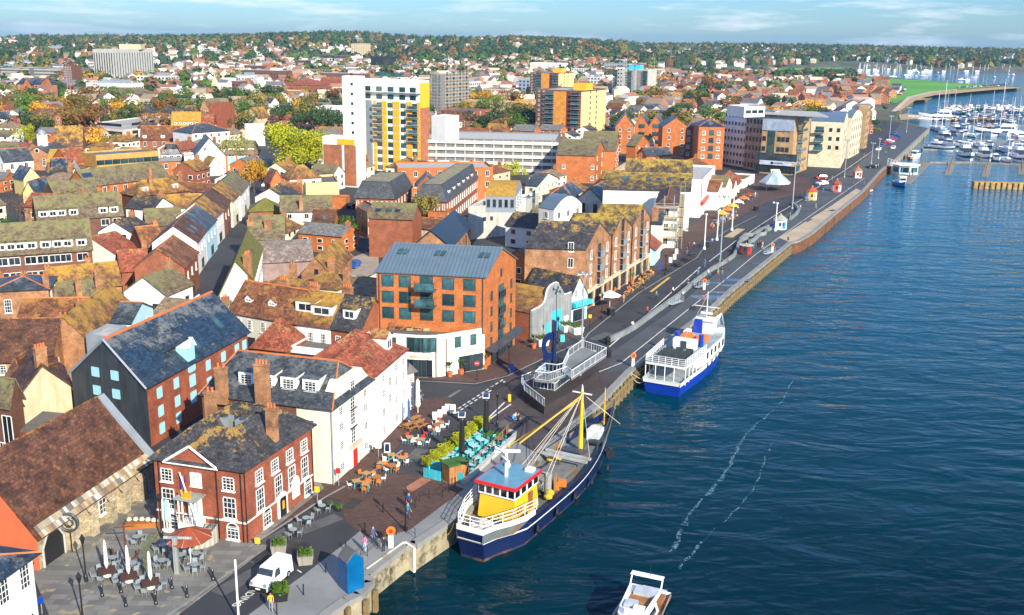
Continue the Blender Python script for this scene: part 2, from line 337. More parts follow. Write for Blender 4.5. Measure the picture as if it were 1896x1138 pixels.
QW=[(608,1138),(643,1113),(668,1103),(690,1078),(681,1066),(752,1010),(769,1009),(860,949),(1000,842),(1109,748),(1167,687),(1204,657)]
sheet('pavement_quayside',[(400,1180),(460,1138),(560,1066),(640,1005),(708,948),(750,917),(840,882),(862,893),(925,838),(945,812),(1000,842),(860,949),(769,1012),(752,1010),(681,1066),(690,1078),(668,1103),(643,1113),(608,1138),(560,1180)],.010,quaypave)
sheet('pavement_market_square',[(60,1062),(285,905),(300,930),(470,1010),(500,1010),(330,1138),(250,1180),(90,1138)],.11,greypave,h=1)
sheet('pavement_customs_corner',[(285,900),(300,950),(420,1040),(470,1010),(600,905),(570,860)],.12,greypave,h=1)
sheet('pavement_brick_pub_front',[(465,1012),(600,921),(628,925),(700,870),(760,800),(850,760),(830,735),(765,740),(600,860),(460,1000)],.115,brickpave,h=1)
sheet('paving_brick_square',[(628,925),(700,876),(790,880),(860,905),(760,980),(690,1000),(640,965)],.012,brickpave)
sheet('pavement_lounge_front',[(765,700),(880,708),(915,700),(990,672),(1060,625),(1180,532),(1250,480),(1330,425),(1422,372),(1500,352),(1500,330),(1400,325),(1330,350),(1310,400),(1240,445),(1190,520),(1070,590),(1000,610),(900,650),(765,680)],.12,brickpave,h=1)
darkpave=M('dark_block_paving',(.075,.06,.06),kind='pave',amt=.6,var=.2,scale=.15)
sheet('pavement_sculpture_plaza',[(915,705),(985,680),(1125,640),(1200,660),(1167,687),(1109,748),(1000,842),(940,800),(905,760)],.014,darkpave)
sheet('pavement_quay_promenade',[(1125,690),(1167,687),(1204,657),(1321,569),(1355,537),(1463,450),(1480,446),(1505,431),(1544,398),(1598,354),(1633,315),(1657,297),(1721,237),(1668,228),(1640,262),(1570,318),(1500,362),(1430,415),(1375,455),(1345,490),(1250,570),(1190,612),(1130,655)],.017,tarm)
sheet('sandy_quay_strip',[(1463,449),(1480,446),(1505,431),(1544,398),(1598,354),(1585,349),(1540,380),(1443,440)],.02,sandy)
def line(name,px,wd,m=white_l,k='o',z=.022):
 P=[g(k,x,y) for x,y in px]; b=B(); b.ribbon(P,wd,z-.003,.003,m); return setk(b.obj(name))
line('kerb_line_promenade',[(1080,700),(1150,672),(1340,520),(1400,470),(1470,420),(1600,330)],.16)
line('road_edge_line',[(1128,642),(1165,610),(1297,494)],.22)
line('road_edge_line',[(1313,484),(1370,440)],.2); line('road_edge_line',[(1380,435),(1440,395),(1500,360)],.18)
line('kerb_line_buildings',[(770,706),(880,712),(940,697),(1000,668),(1080,632),(1090,618),(1180,545),(1240,508),(1290,478),(1306,455),(1345,428),(1400,400)],.25,copem,z=.128)
line('kerb_line_pubs',[(462,1014),(604,921),(700,868),(745,835)],.25,copem,z=.122)
line('kerb_line_market',[(250,1180),(340,1122),(470,1030)],.25,copem,z=.118)
line('yellow_parking_bay',[(1205,540),(1240,513)],.5,yel_l,z=.016)
line('crossing_strip',[(1348,440),(1372,424)],2.2,M('tactile_buff',(.4,.32,.18)),z=.124)
line('red_kerb_strip',[(755,907),(790,886)],1.3,M('red_block_strip',(.34,.14,.08)),z=.018)
for i in range(11):
 a=(840+i*8.6,762-i*5.6)
 line('dash_mark',[a,(a[0]+5,a[1]-3.3)],.22); line('dash_mark',[(a[0]+4,a[1]+3),(a[0]+9,a[1]-.3)],.22)
line('junction_line',[(900,778),(934,745)],.22); line('junction_line',[(902,779),(946,748)],.22)
line('road_mark',[(820,742),(852,722)],.5,M('patch_grey',(.13,.13,.14)))
sheet('gravel_car_park',[(640,480),(700,460),(705,560),(640,580),(630,520)],.02,gravel)
line('wheel_track_kerb',[(1500,355),(1560,318),(1640,262)],.2)
# road writing NO / LOADING style letters painted on the road
def text(body,loc,size,m,rot,name='lettering',parent=None,ext=.004):
 cu=bpy.data.curves.new(name,'FONT'); cu.body=body; cu.size=size; cu.extrude=ext; cu.materials.append(m); cu.align_x='CENTER'; cu.align_y='CENTER'
 t_=bpy.data.objects.new('t',cu); C.objects.link(t_); me=bpy.data.meshes.new_from_object(t_.evaluated_get(bpy.context.evaluated_depsgraph_get())); bpy.data.objects.remove(t_)
 o=bpy.data.objects.new(name,me); C.objects.link(o); o.location=loc; o.rotation_euler=rot
 if parent: o.parent=parent; o.location=V(loc)-V(parent_loc(parent))
 return o
a=G(454,1104); b2=G(474,1087); an=math.atan2((b2-a).y,(b2-a).x)
setk(text('LOADING',G(462,1099)+V((0,0,.02)),1.0,white_l,(0,0,an+math.pi),'road_lettering'))
line('bay_line',[(438,1120),(447,1112)],.12); line('bay_line',[(550,1055),(558,1060)],.14); line('bay_line',[(507,1030),(520,1022)],.14)
# water
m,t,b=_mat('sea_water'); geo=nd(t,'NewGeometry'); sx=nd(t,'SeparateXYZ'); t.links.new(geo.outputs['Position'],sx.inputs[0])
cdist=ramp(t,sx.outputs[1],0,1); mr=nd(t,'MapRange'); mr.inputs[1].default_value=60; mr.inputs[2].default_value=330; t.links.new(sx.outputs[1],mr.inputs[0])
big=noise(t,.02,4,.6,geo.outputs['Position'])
c=mixc(t,ramp(t,big,.35,.7),(.0,.006,.0085),(.0,.016,.023)); c=mixc(t,mr.outputs[0],c,(.0,.1,.18)); t.links.new(c,b.inputs['Base Color'])  # base colour brightens with distance: far sky reflection is put into the colour
b.inputs['Roughness'].default_value=.05; b.inputs['IOR'].default_value=1.33; b.inputs['Specular IOR Level'].default_value=.14; b.inputs['Specular Tint'].default_value=(.18,.6,1,1)
mpn=nd(t,'Mapping'); mpn.inputs['Rotation'].default_value=(0,0,R(-12)); mpn.inputs['Scale'].default_value=(.55,1.2,1); t.links.new(geo.outputs['Position'],mpn.inputs[0])
n1=noise(t,.36,3,.5,mpn.outputs[0],.8); n2=noise(t,.16,3,.5,mpn.outputs[0],.6)
ad=nd(t,'Math',operation='MULTIPLY_ADD'); t.links.new(n2,ad.inputs[0]); ad.inputs[1].default_value=3.2; t.links.new(n1,ad.inputs[2])
bp=nd(t,'Bump',Strength=.2,Distance=1.3); t.links.new(ad.outputs[0],bp.inputs['Height']); t.links.new(bp.outputs[0],b.inputs['Normal'])
sea=m
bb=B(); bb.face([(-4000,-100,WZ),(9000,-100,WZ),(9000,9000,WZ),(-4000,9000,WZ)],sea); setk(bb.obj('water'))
# far terrain in rings round the viewpoint
HX=[-400,0,350,600,900,1000,1200,1500,1896,2300]; HZ=[8,11,30,36,38,33,24,26,21,19]
def smooth(x): x=max(0,min(1,x)); return x*x*(3-2*x)
def az_px(x,y): return 948+F*x/max(y,1)*.967
def terr(x,y):
 r=math.hypot(x,y); px=az_px(x,y); hm=np.interp(px,HX,HZ); r0=np.interp(px,[0,500,1200,1896],[1700,1500,1500,1800])
 h=hm*smooth((r-r0)/1500)*(1+.1*math.sin(r/310+x/170)+.08*math.sin(x/90+1))
 if r>4200: h*=1-.25*smooth((r-4200)/3000)
 h+= 7*smooth((r-1000)/900)*(.5+.5*math.sin(x/140))*(1 if px<1150 else .15)
 return h
def iswater(x,y):
 p=proj(V((x,y,0))); return inpoly(p[0],p[1],WATER)
rs=[F*HC/d for d in np.arange(200,44,-1.)]+list(np.geomspace(2010,9000,46))
cols=np.arange(-38,38.01,.12)
tv=[]; 
for r in rs:
 for a in cols:
  x=r*math.sin(R(a)); y=r*math.cos(R(a)); z=terr(x,y)-.1
  if a>4 and r<2200 and iswater(x,y): z=-7
  tv.append((x,y,z))
nc=len(cols); tf=[(i*nc+j,i*nc+j+1,(i+1)*nc+j+1,(i+1)*nc+j) for i in range(len(rs)-1) for j in range(nc-1)]
m,t,b=_mat('far_land'); b.inputs['Roughness'].default_value=.95
geo=nd(t,'NewGeometry'); P=geo.outputs['Position']
c=mixc(t,ramp(t,noise(t,.012,5,.7,P),.42,.56),(.05,.075,.025),(.13,.12,.09)); c=mixc(t,ramp(t,noise(t,.05,4,.7,P),.5,.62),c,(.09,.06,.045)); t.links.new(c,b.inputs['Base Color'])
me=bpy.data.meshes.new('terrain'); me.from_pydata(tv,[],tf); me.materials.append(m); me.polygons.foreach_set('use_smooth',[True]*len(tf)); me.update()
o=bpy.data.objects.new('terrain',me); C.objects.link(o); setk(o)
def drape(name,px,m,dz,k='o'):   # flat sheet over the far flat land
 P=[g(k,x,y,dz) for x,y in px]; b=B(); b.face([tuple(p) for p in P],m); return setk(b.obj(name))
lawn=M('mown_grass',(.09,.3,.02),var=.25,scale=.01,rough=.9); sand=M('beach_sand',(.42,.28,.13),var=.25,scale=.05); shing=M('pale_shingle',(.5,.42,.3),var=.2,scale=.05)
drape('grass_field',[(1577,141.6),(1711,148.2),(1799,156),(1861,158.5),(1770,166),(1720,172),(1680,180),(1658,191),(1640,186),(1665,168),(1640,155),(1600,150)],lawn,.25)
drape('grass_field',[(1590,176),(1650,173),(1656,188),(1600,190)],lawn,.28)
drape('grass_field',[(1342,131),(1440,125.8),(1560,124),(1560,128),(1440,130),(1342,135)],lawn,.25)
drape('beach',[(1893,162.2),(1826,167),(1773,172),(1730,176),(1705,181.5),(1727,183),(1695,185.5),(1676,198),(1664,206),(1660,198),(1684,180),(1720,171.5),(1770,166.5),(1861,159.8)],sand,.32)
drape('coast_path',[(1650,206),(1660,206),(1686,181),(1724,171),(1772,166),(1772,164.6),(1722,169.4),(1680,179)],shing,.36)
drape('beach',[(1668,222),(1700,219),(1712,214),(1680,210),(1664,212)],sand,.3)
patch=[M('tar_patch_dark',(.025,.027,.03)),M('tar_patch_light',(.085,.088,.09)),M('iron_cover',(.06,.05,.045))]
_q=random.Random(4)
for i in range(46):
 t_=_q.random(); x=450+t_*1150+_q.uniform(-50,40); y=1060-t_*740+_q.uniform(-45,30); p=G(x,y); b=B(); k=i%3; w_,d_=((2.5,1.2),(4.5,1.6),(.7,.7))[k]; w_*=_q.uniform(.6,1.4); b.box((p.x,p.y,.0175+.0004*i),(w_,d_,.0025),patch[k],_q.uniform(.8,1.3)); setk(b.obj(('road_patch','road_patch','drain_cover')[k]))
# ---------------- buildings ----------------
WC={}
def winmesh(st,w,h,pane=True):
 k=(st,round(w,2),round(h,2))
 if k in WC: return WC[k]
 fm={'sash':wht,'mod':dkf,'shut':lblue,'dark':dkf,'white':wht,'teal':tealp,'strip':dkf,'shop':dkf,'curt':wht,'grid':wht,'arch':wht}[st]
 pm={'sash':gls,'mod':glt,'shut':lblue,'dark':gls,'white':gls,'teal':glt,'strip':glt,'shop':gls,'curt':glw,'grid':gls,'arch':gls}[st]
 f=B(); t=.09 if st in('sash','curt','grid','arch','white') else .07; z0=0; w2=w/2
 def bar(x0,x1,a,b,y=.07,y0=.003): f.box(((x0+x1)/2,-(y+y0)/2,a),(x1-x0,y-y0,b-a),fm)
 top=h
 if st=='arch':
  top=h-w2*.9; n=8
  for i in range(n):
   a0,a1=math.pi*i/n,math.pi*(i+1)/n
   q=[(math.cos(a)*rr,top+math.sin(a)*rr*.9) for a,rr in((a0,w2),(a1,w2),(a1,w2-t),(a0,w2-t))]
   f.hexa([(x,-.07,z) for x,z in q]+[(x,-.003,z) for x,z in q],fm)
 bar(-w2,-w2+t,0,top); bar(w2-t,w2,0,top); bar(-w2,w2,0,t)
 if st!='arch': bar(-w2,w2,h-t,h)
 else: bar(-w2,w2,top-t/2,top+t/2,.06)
 if st in('sash','arch','grid'):
  f.box((0,-.1,-.12),(w+.16,.2,.12),fm); bar(-w2,w2,h*.5-.03,h*.5+.03,.06)
  nv=3 if st!='grid' else 2
  for i in range(1,nv): bar(-w2+w*i/nv-.022,-w2+w*i/nv+.022,0,top,.05)
  for q in(.25,.75): bar(-w2,w2,h*q-.02,h*q+.02,.05)
 elif st in('white','curt'): f.box((0,-.08,-.08),(w+.1,.16,.08),fm); bar(-.03,.03,0,h,.06); 
 elif st=='mod': bar(w*.16,w*.16+.06,0,h,.06); bar(w*.16,w2,h*.42,h*.42+.06,.06)
 elif st=='dark': f.box((0,-.05,-.06),(w+.06,.1,.06),fm)
 elif st in('strip','shop'):
  n=max(1,int(w/1.3))
  for i in range(1,n): bar(-w2+w*i/n-.03,-w2+w*i/n+.03,0,h,.06)
 elif st=='shut':
  bar(-.02,.02,0,h,.075); 
 p=B()
 if st=='shut' : 
  n=5; cvx=[(-w2,0),(w2,0),(w2,h-.12)]+[(w2*math.cos(math.pi*i/6),h-.12+.12*math.sin(math.pi*i/6)) for i in range(1,6)]+[(-w2,h-.12)]
  p.face([(x,-.05,z) for x,z in cvx],pm)
  for i in range(8): p.box((0,-.055,h*(i+.5)/8.5),(w*.9,.02,.02),pm)
 elif st=='arch': p.face([(-w2,-.025,0),(w2,-.025,0),(w2,-.025,top)]+[(w2*math.cos(math.pi*i/8),-.025,top+w2*.9*math.sin(math.pi*i/8)) for i in range(1,8)]+[(-w2,-.025,top)],pm)
 else: p.face([(-w2,-.025,0),(w2,-.025,0),(w2,-.025,h),(-w2,-.025,h)],pm)
 WC[k]=(f.mesh('window'),p.mesh('pane')); return WC[k]
def addwin(root,p,ang,st,w,h,pane=True,name='window'):
 fm,pm=winmesh(st,w,h); o=bpy.data.objects.new(name,fm); C.objects.link(o); o.parent=root; o.location=V(p)-V(parent_loc(root)); o.rotation_euler.z=ang
 if pane: q=bpy.data.objects.new('pane',pm); C.objects.link(q); q.parent=o
 else:
  k=('j',st,round(w,2),round(h,2))
  if k not in WC:
   me=fm.copy(); import bmesh; bm=bmesh.new(); bm.from_mesh(me); n0=len(bm.faces); bm.from_mesh(pm); me.materials.append(pm.materials[0])
   bm.faces.ensure_lookup_table()
   for f in list(bm.faces)[n0:]: f.material_index=len(me.materials)-1
   bm.to_mesh(me); bm.free(); WC[k]=me
  o.data=WC[k]
 return o
def wallwins(root,P,Q,specs,pane=True,kz=1.):   # P->Q along the foot of a wall seen with its outside to the right-hand side of P->Q
 d=(Q-P); L=d.length; d.normalize(); n=V((d.y,-d.x,0)); ang=math.atan2(d.y,d.x); c=0
 for sp in specs:
  st,w,h,zs,ss=sp[:5]; h=h*kz; zs=[z_*kz for z_ in zs]; nm=sp[5] if len(sp)>5 else 'window'
  if isinstance(ss,int): ss=[(i+.5)/ss for i in range(ss)]
  for z in zs:
   for s in ss:
    p=P+d*(L*s)+n*.004; addwin(root,(p.x,p.y,P.z+z),ang,st,w,h,pane,nm); c+=1
 return c
GRID=[]
def archp(root,name,p,d,n,w,h,m,t=.1):
 q=[(-w/2,0),(w/2,0),(w/2,h-w*.5)]+[(w/2*math.cos(math.pi*i/8),h-w*.5+w*.5*math.sin(math.pi*i/8)) for i in range(1,8)]+[(-w/2,h-w*.5)]
 b=B(); f=[p+d*x+V((0,0,z)) for x,z in q]; fr=[x+n*t for x in f]; b.face(fr,m)
 for i in range(len(f)): j=(i+1)%len(f); b.face([f[i],f[j],fr[j],fr[i]],m)
 return b.obj(name,root)
def roofgeo(rt,A,Bp,Cc,D,h,rise,ov,wall,rf,wb,rb,inset=3.,ends=.5):
 """adds gable walls to wb and roof planes to rb"""
 def gab(a,b,c,d):   # gable on edges ab and cd, ridge between their middles; eaves along bc and da
  z=V((0,0,h)); a,b,c,d=a+z,b+z,c+z,d+z; m1=(a+b)/2+V((0,0,rise)); m2=(c+d)/2+V((0,0,rise))
  wb.face([a,b,m1],wall); wb.face([c,d,m2],wall)
  e=(m1-m2).normalized()*min(ov,.25); k=ov/((a-b).length/2)
  def low(p,m): return p+(p-m)*k
  M1,M2=m1+e,m2-e
  rb.slab([low(b,m1)+e,M1,M2,low(c,m2)-e],.16,rf); rb.slab([low(a,m1)+e,low(d,m2)-e,M2,M1],.16,rf)
  rb.tube(M1+V((0,0,.12)),M2+V((0,0,.12)),.14,RT.get(rf,rf),n=5)
 if rt=='ga': gab(Bp,Cc,D,A)
 elif rt=='gb': gab(A,Bp,Cc,D)
 elif rt in('hip','gah'):
  u=(Bp-A); v=(Cc-Bp); z=V((0,0,h)); o=(u.normalized()+v.normalized())*ov
  ux,vx=u.normalized()*ov,v.normalized()*ov; q=[A-ux-vx+z,Bp+ux-vx+z,Cc+ux+vx+z,D-ux+vx+z]
  if u.length>=v.length:
   k=min(.5,.5*v.length/u.length*(1 if rt=='hip' else ends)); m1=(q[0]+q[3])/2+u*k+V((0,0,rise)); m2=(q[1]+q[2])/2-u*k+V((0,0,rise))
   F4=[[q[0],q[1],m2,m1],[q[2],q[3],m1,m2],[q[1],q[2],m2],[q[3],q[0],m1]]
  else:
   k=min(.5,.5*u.length/v.length); m1=(q[0]+q[1])/2+v*k+V((0,0,rise)); m2=(q[2]+q[3])/2-v*k+V((0,0,rise))
   F4=[[q[1],q[2],m2,m1],[q[3],q[0],m1,m2],[q[0],q[1],m1],[q[2],q[3],m2]]
  for f in F4: rb.slab(f,.14,rf)
  rb.tube(m1+V((0,0,.12)),m2+V((0,0,.12)),.14,RT.get(rf,rf),n=5)
  for a_,b_ in((q[0],m1),(q[3],m1),(q[1],m2),(q[2],m2)) if u.length>=v.length else ((q[0],m1),(q[1],m1),(q[2],m2),(q[3],m2)): rb.tube(a_+V((0,0,.12)),b_+V((0,0,.12)),.1,RT.get(rf,rf),n=4)
 elif rt=='flat':
  z=V((0,0,h)); cen=(A+Cc)/2
  def ins(p,k): return p+(cen-p).normalized()*k
  P=[A,Bp,Cc,D]; I=[ins(p,.35) for p in P]
  rb.prism([(p.x,p.y) for p in I],h-.3,h-.1,rf)
  for i in range(4):
   j=(i+1)%4; wb.hexa([p+V((0,0,zz)) for zz in(h-.25,h+.4) for p in(P[i],P[j],I[j],I[i])],wall)
 elif rt=='mono':
  z=V((0,0,h)); zz=V((0,0,h+rise)); rb.slab([A+z,Bp+z,Cc+zz,D+zz],.18,rf); wb.face([Bp+z,Cc+z,Cc+zz],wall); wb.face([A+z,D+zz,D+z],wall); wb.face([D+z,D+zz,Cc+zz,Cc+z],wall)
 elif rt in('man','well'):
  u=(Bp-A).normalized(); v=(Cc-Bp).normalized(); z=V((0,0,h)); q=[A-u*ov-v*ov+z,Bp+u*ov-v*ov+z,Cc+u*ov+v*ov+z,D-u*ov+v*ov+z]; zz=V((0,0,rise))
  t=[q[0]+(u+v)*inset+zz,q[1]+(v-u)*inset+zz,q[2]-(u+v)*inset+zz,q[3]+(u-v)*inset+zz]
  for i in range(4): j=(i+1)%4; rb.slab([q[i],q[j],t[j],t[i]],.14,rf); rb.tube(q[i]+V((0,0,.1)),t[i]+V((0,0,.1)),.12,RT.get(rf,rf),n=4); rb.tube(t[i]+V((0,0,.1)),t[j]+V((0,0,.1)),.13,RT.get(rf,rf),n=4)
  if rt=='man': rb.face([p+V((0,0,.1)) for p in t],wellm)
  else:
   k=min(rise*.8,2.); w_=[t[0]+(u+v)*1.3-V((0,0,k)),t[1]+(v-u)*1.3-V((0,0,k)),t[2]-(u+v)*1.3-V((0,0,k)),t[3]+(u-v)*1.3-V((0,0,k))]
   for i in range(4): j=(i+1)%4; rb.face([t[i],t[j],w_[j],w_[i]],rf)
   rb.face(w_,felt)
 elif rt=='barrel':  # curved metal roof springing from the AB edge, ridge parallel AB
  v=Cc-Bp; n=10; pr=[(i/n,math.sin(math.pi*(.5+.5*i/n)*1.0)) for i in range(n+1)]
  pr=[(i/n,math.sin(math.pi*i/n)) for i in range(n+1)]
  for (s0,z0),(s1,z1) in zip(pr,pr[1:]):
   rb.slab([A+v*s0+V((0,0,h+z0*rise)),Bp+v*s0+V((0,0,h+z0*rise)),Bp+v*s1+V((0,0,h+z1*rise)),A+v*s1+V((0,0,h+z1*rise))],.15,rf)
  wb.face([Bp+v*s+V((0,0,h+z*rise)) for s,z in pr],wall); wb.face([A+v*s+V((0,0,h+z*rise)) for s,z in pr],wall)
RT={}; wellm=mossf
BL={}
def chimney(root_roof,x,y,z0,z1,m=brickw,w=.9,d=.7,pots=2,rz=0):
 b=B(); b.box((x,y,z0),(w,d,z1-z0),m,rz); b.box((x,y,z1),(w+.16,d+.16,.18),m,rz)
 cs,sn=math.cos(rz),math.sin(rz)
 for i in range(pots): o=(i-(pots-1)/2)*w/max(1,pots); b.lathe((x+cs*o,y+sn*o,z1+.18),[(.13,0),(.11,.35),(.14,.38),(.13,.45)],pot,8)
 o=b.obj('chimney',root_roof,org=root_roof['_o']); return o
def bld(nm,label,cat,k,A,Bq,Cq,h,rt='hip',rise=2.5,wall=brick,rf=slate,ov=.3,wa=None,wb_=None,ch=(),z0=0,group=None,pane=True,inset=3.,root=None,hz=None,dorm=(),sky_=(),par=False,th=None,ends=.5):
 """A,B,C: eave corners measured on crop k (left, near corner, right); a number for A or C is a depth in metres square to the other edge.
 h: eave height in metres or ('b',x,y) the foot of corner B on the same crop."""
 if th is None and (PX(k,*Bq)[1]<212): th=-14 if PX(k,*Bq)[0]<700 else -27
 if z0==0 and PX(k,*Bq)[1]<150:
  q_=PX(k,h[1],h[2]) if isinstance(h,tuple) else (PX(k,*Bq)[0],PX(k,*Bq)[1]+6); p_=G(*q_)
  for _ in range(12): z0=.5*z0+.5*terr(p_.x,p_.y); p_=G(q_[0],q_[1],z0)
  z0-=.5
  if not isinstance(h,tuple): h+=z0
 h0=h
 if isinstance(h,tuple):
  foot=g(k,h[1],h[2],z0); h=zsolve(foot.x,foot.y,PX(k,*Bq)[1])
 z=V((0,0,h)); flat=lambda p: V((p.x,p.y,0))
 b0=flat(g(k,*Bq,h)); 
 if th is not None:
  if not isinstance(h0,tuple) : b0=flat(g(k,*Bq,h))
  else: b0=flat(foot)
  u=V((math.cos(R(th)),math.sin(R(th)),0)); w_=V((-u.y,u.x,0))
  def reach(dr,px):
   lo,hi=0.,150.; s0=proj(b0+z)[0]<px
   for _ in range(30):
    m=(lo+hi)/2
    if (proj(b0+dr*m+z)[0]<px)==s0: lo=m
    else: hi=m
   return lo if lo<149 else 12.
  a0=b0-u*(A if isinstance(A,(int,float)) else reach(-u,PX(k,*A)[0])); c0=b0+w_*(Cq if isinstance(Cq,(int,float)) else min(80,reach(w_,PX(k,*Cq)[0])))
 elif isinstance(A,(int,float)): c0=flat(g(k,*Cq,h)); v=(c0-b0).normalized(); a0=b0+V((-v.y,v.x,0))*A
 elif isinstance(Cq,(int,float)): a0=flat(g(k,*A,h)); u=(b0-a0).normalized(); c0=b0+V((-u.y,u.x,0))*Cq
 else: a0=flat(g(k,*A,h)); c0=flat(g(k,*Cq,h))
 if th is None and not par and not isinstance(A,(int,float)) and not isinstance(Cq,(int,float)):  # square the plan up
  u=(b0-a0).normalized(); w_=V((-u.y,u.x,0)); v=c0-b0; 
  ang=math.atan2(v.dot(u),v.dot(w_))
  if abs(ang)<R(40): 
   L=v.length; ang*=.5; v=(w_*math.cos(ang)+u*math.sin(ang))*L; c0=b0+v
 d0=a0+c0-b0
 if isinstance(rise,tuple):   # ('p',x,y): photo row of the ridge end above the right gable middle
  mid=(b0+c0)/2 if rt=='ga' else (a0+b0)/2; rise=max(.5,zsolve(mid.x,mid.y,PX(k,*rise[1:])[1])-h)
 own=root is None
 if own: root=thing(nm,label,cat,b0+V((0,0,z0)),group)
 wl=B(); P=[a0,b0,c0,d0]
 top=h if rt not in('flat',) else h-.25
 wl.prism([(p.x,p.y) for p in P],z0-.3,top,wall); rb=B()
 roofgeo(rt,a0,b0,c0,d0,h,rise,ov,wall,rf,wl,rb,inset,ends)
 wo=wl.obj('wall',root); ro=rb.obj('roof',root); ro['_o']=parent_loc(root)
 GRID.append([(p.x,p.y) for p in P])
 def auto(sp,L):
  if sp is None: return []
  if isinstance(sp,tuple):   # (rows, cols, style[, w, h])
   r,c,st=sp[:3]; fh=(h-z0)/r; w=sp[3] if len(sp)>3 else min(1.15,L/c*.55); hh=sp[4] if len(sp)>4 else fh*.52
   return [(st,w,hh,[fh*i+fh*.28 for i in range(r)],c)]
  return sp
 n=0; zz=V((0,0,z0)); kz=(h-z0)/hz if hz else 1.
 n+=wallwins(root,a0+zz,b0+zz,auto(wa,(b0-a0).length),pane,kz if isinstance(wa,list) else 1.); wallwins(root,b0+zz,c0+zz,auto(wb_,(c0-b0).length),pane,kz if isinstance(wb_,list) else 1.)
 u,v=b0-a0,c0-b0; rz=math.atan2(u.y,u.x); rv=math.atan2(v.y,v.x)
 for c in ch:  # (s,t,height above eave,pots,width)
  p=a0+u*c[0]+v*c[1]; chimney(ro,p.x,p.y,h-.5,h+c[2],w=c[4] if len(c)>4 else .9,pots=c[3] if len(c)>3 else 2,rz=rz)
 for dm in dorm: # (side 'a'/'b', s, up fraction, width, height, style)
  sd,s,f,dw,dh=dm[:5]; st=dm[5] if len(dm)>5 else 'sash'; sk=dm[6] if len(dm)>6 else 'flat'
  if sd=='a': base=a0+u*s; run=v; ang=rz
  else: base=b0+v*s; run=-u; ang=rv
  half=run.length/2 if rt!='man' else inset; slope=rise/half; dn=run.normalized(); p=base+dn*(half*f); zf=h+slope*half*f+.1; depth=min(dh/slope,half*(1-f)+.3)
  b=B(); t=V((math.cos(ang),math.sin(ang),0)); mt=dm[7] if len(dm)>7 else wht
  f0=[p-t*dw/2,p+t*dw/2,p+t*dw/2+dn*depth,p-t*dw/2+dn*depth]
  b.hexa([q+V((0,0,zf-.3)) for q in f0]+[q+V((0,0,zf+dh)) for q in f0],mt)
  if sk=='flat': b.slab([f0[0]-t*.12-dn*.15+V((0,0,zf+dh)),f0[1]+t*.12-dn*.15+V((0,0,zf+dh)),f0[2]+t*.12+V((0,0,zf+dh+.1)),f0[3]-t*.12+V((0,0,zf+dh+.1))],.12,rf)
  else:
   m1=p-dn*.15+V((0,0,zf+dh+dw*.45)); m2=p+dn*depth+V((0,0,zf+dh+dw*.45)); e=[q+V((0,0,zf+dh)) for q in f0]
   b.slab([e[0]-t*.15-dn*.15,m1,m2,e[3]-t*.15],.1,rf); b.slab([e[1]+t*.15-dn*.15,e[2]+t*.15,m2,m1],.1,rf); b.face([e[0],e[1],m1+dn*.15],mt)
  do=b.obj('dormer',root); pw=p-dn*.01
  addwin(do,(pw.x,pw.y,zf+.1),ang,st,dw*.72,dh*.75,False,'dormer_window').location=V((pw.x,pw.y,zf+.1))-V(parent_loc(root))
 for sk in sky_:  # skylights (side,s,f,w,l)
  sd,s,f,dw,dl=sk
  if sd=='a': base=a0+u*s; run=v; t=u.normalized()
  else: base=b0+v*s; run=-u; t=v.normalized()
  half=run.length/2 if rt!='man' else inset; slope=rise/half; dn=run.normalized(); sl=(dn+V((0,0,slope))).normalized(); p=base+dn*(half*f)+V((0,0,h+slope*half*f+.2))
  b=B(); q=[p-t*dw/2-sl*dl/2,p+t*dw/2-sl*dl/2,p+t*dw/2+sl*dl/2,p-t*dw/2+sl*dl/2]; b.slab(q,.1,dkf)
  nn=t.cross(sl).normalized(); 
  if nn.z<0: nn=-nn
  b.face([a_+(p-a_)*.14+nn*.115 for a_ in q],slp if dw>1.5 else glt); b.obj('skylight',root)
 BL[nm+str(len(BL))]=1
 root['_h']=h
 return root,(a0,b0,c0,d0,h)
T=True
RT.update({slate:pot,slatel:slatel,tileb:tile,tile:pot,slateb:pot})
# --- customs house ---
cu,(a,b,c,d,h)=bld('customs_house','square red brick customs house with hollow slate roof, crest and curved stair facing the square','building','d3',(15,530),(605,615),(1095,325),('b',660,1090),'well',2.7,brickm,slatel,ov=.35,inset=3.1,hz=8.5,
 wa=[('sash',1.25,1.55,[6.05],[.14,.83]),('sash',1.35,2.5,[2.75],[.14,.83]),('arch',1.3,2.0,[.3],[.17,.85])],
 wb_=[('sash',1.25,1.6,[6.0],[.2,.42,.64,.86]),('sash',1.3,2.7,[2.7],[.2,.46,.66,.86]),('arch',1.4,2.2,[.35],[.28,.9])],
 ch=((.12,.62,4.2,2,1.),(.93,.5,3.9,3,1.)))
u=(b-a).normalized(); v=(c-b).normalized(); L=(b-a).length; L2=(c-b).length; rz=math.atan2(u.y,u.x); rv=math.atan2(v.y,v.x); n1=V((u.y,-u.x,0)); n2=V((v.y,-v.x,0))
bb=B(); bb.box(tuple((a+b)/2+n1*.03+V((0,0,2.0))),(L+.1,.06,.16),wht,rz); bb.box(tuple((b+c)/2+n2*.03+V((0,0,2.0))),(L2+.1,.06,.16),wht,rv); bb.obj('string_course',cu)
m=(a+b)/2-u*.6; z=V((0,0,h)); bb=B(); e0,e1,e2=m-u*2.9+z+n1*.35,m+u*2.9+z+n1*.35,m+z+V((0,0,1.9))+n1*.35; back=-n1*3.2
bb.slab([e0,e2,e2+back,e0+back],.12,slatel); bb.slab([e1,e1+back,e2+back,e2],.12,slatel); bb.face([e0-n1*.2+V((0,0,.0)),e1-n1*.2,e2-n1*.2],brickm)
for p,q in((e0,e1),(e0,e2),(e1,e2)): bb.tube(p,q,.13,wht,n=4)
bb.obj('pediment',cu)
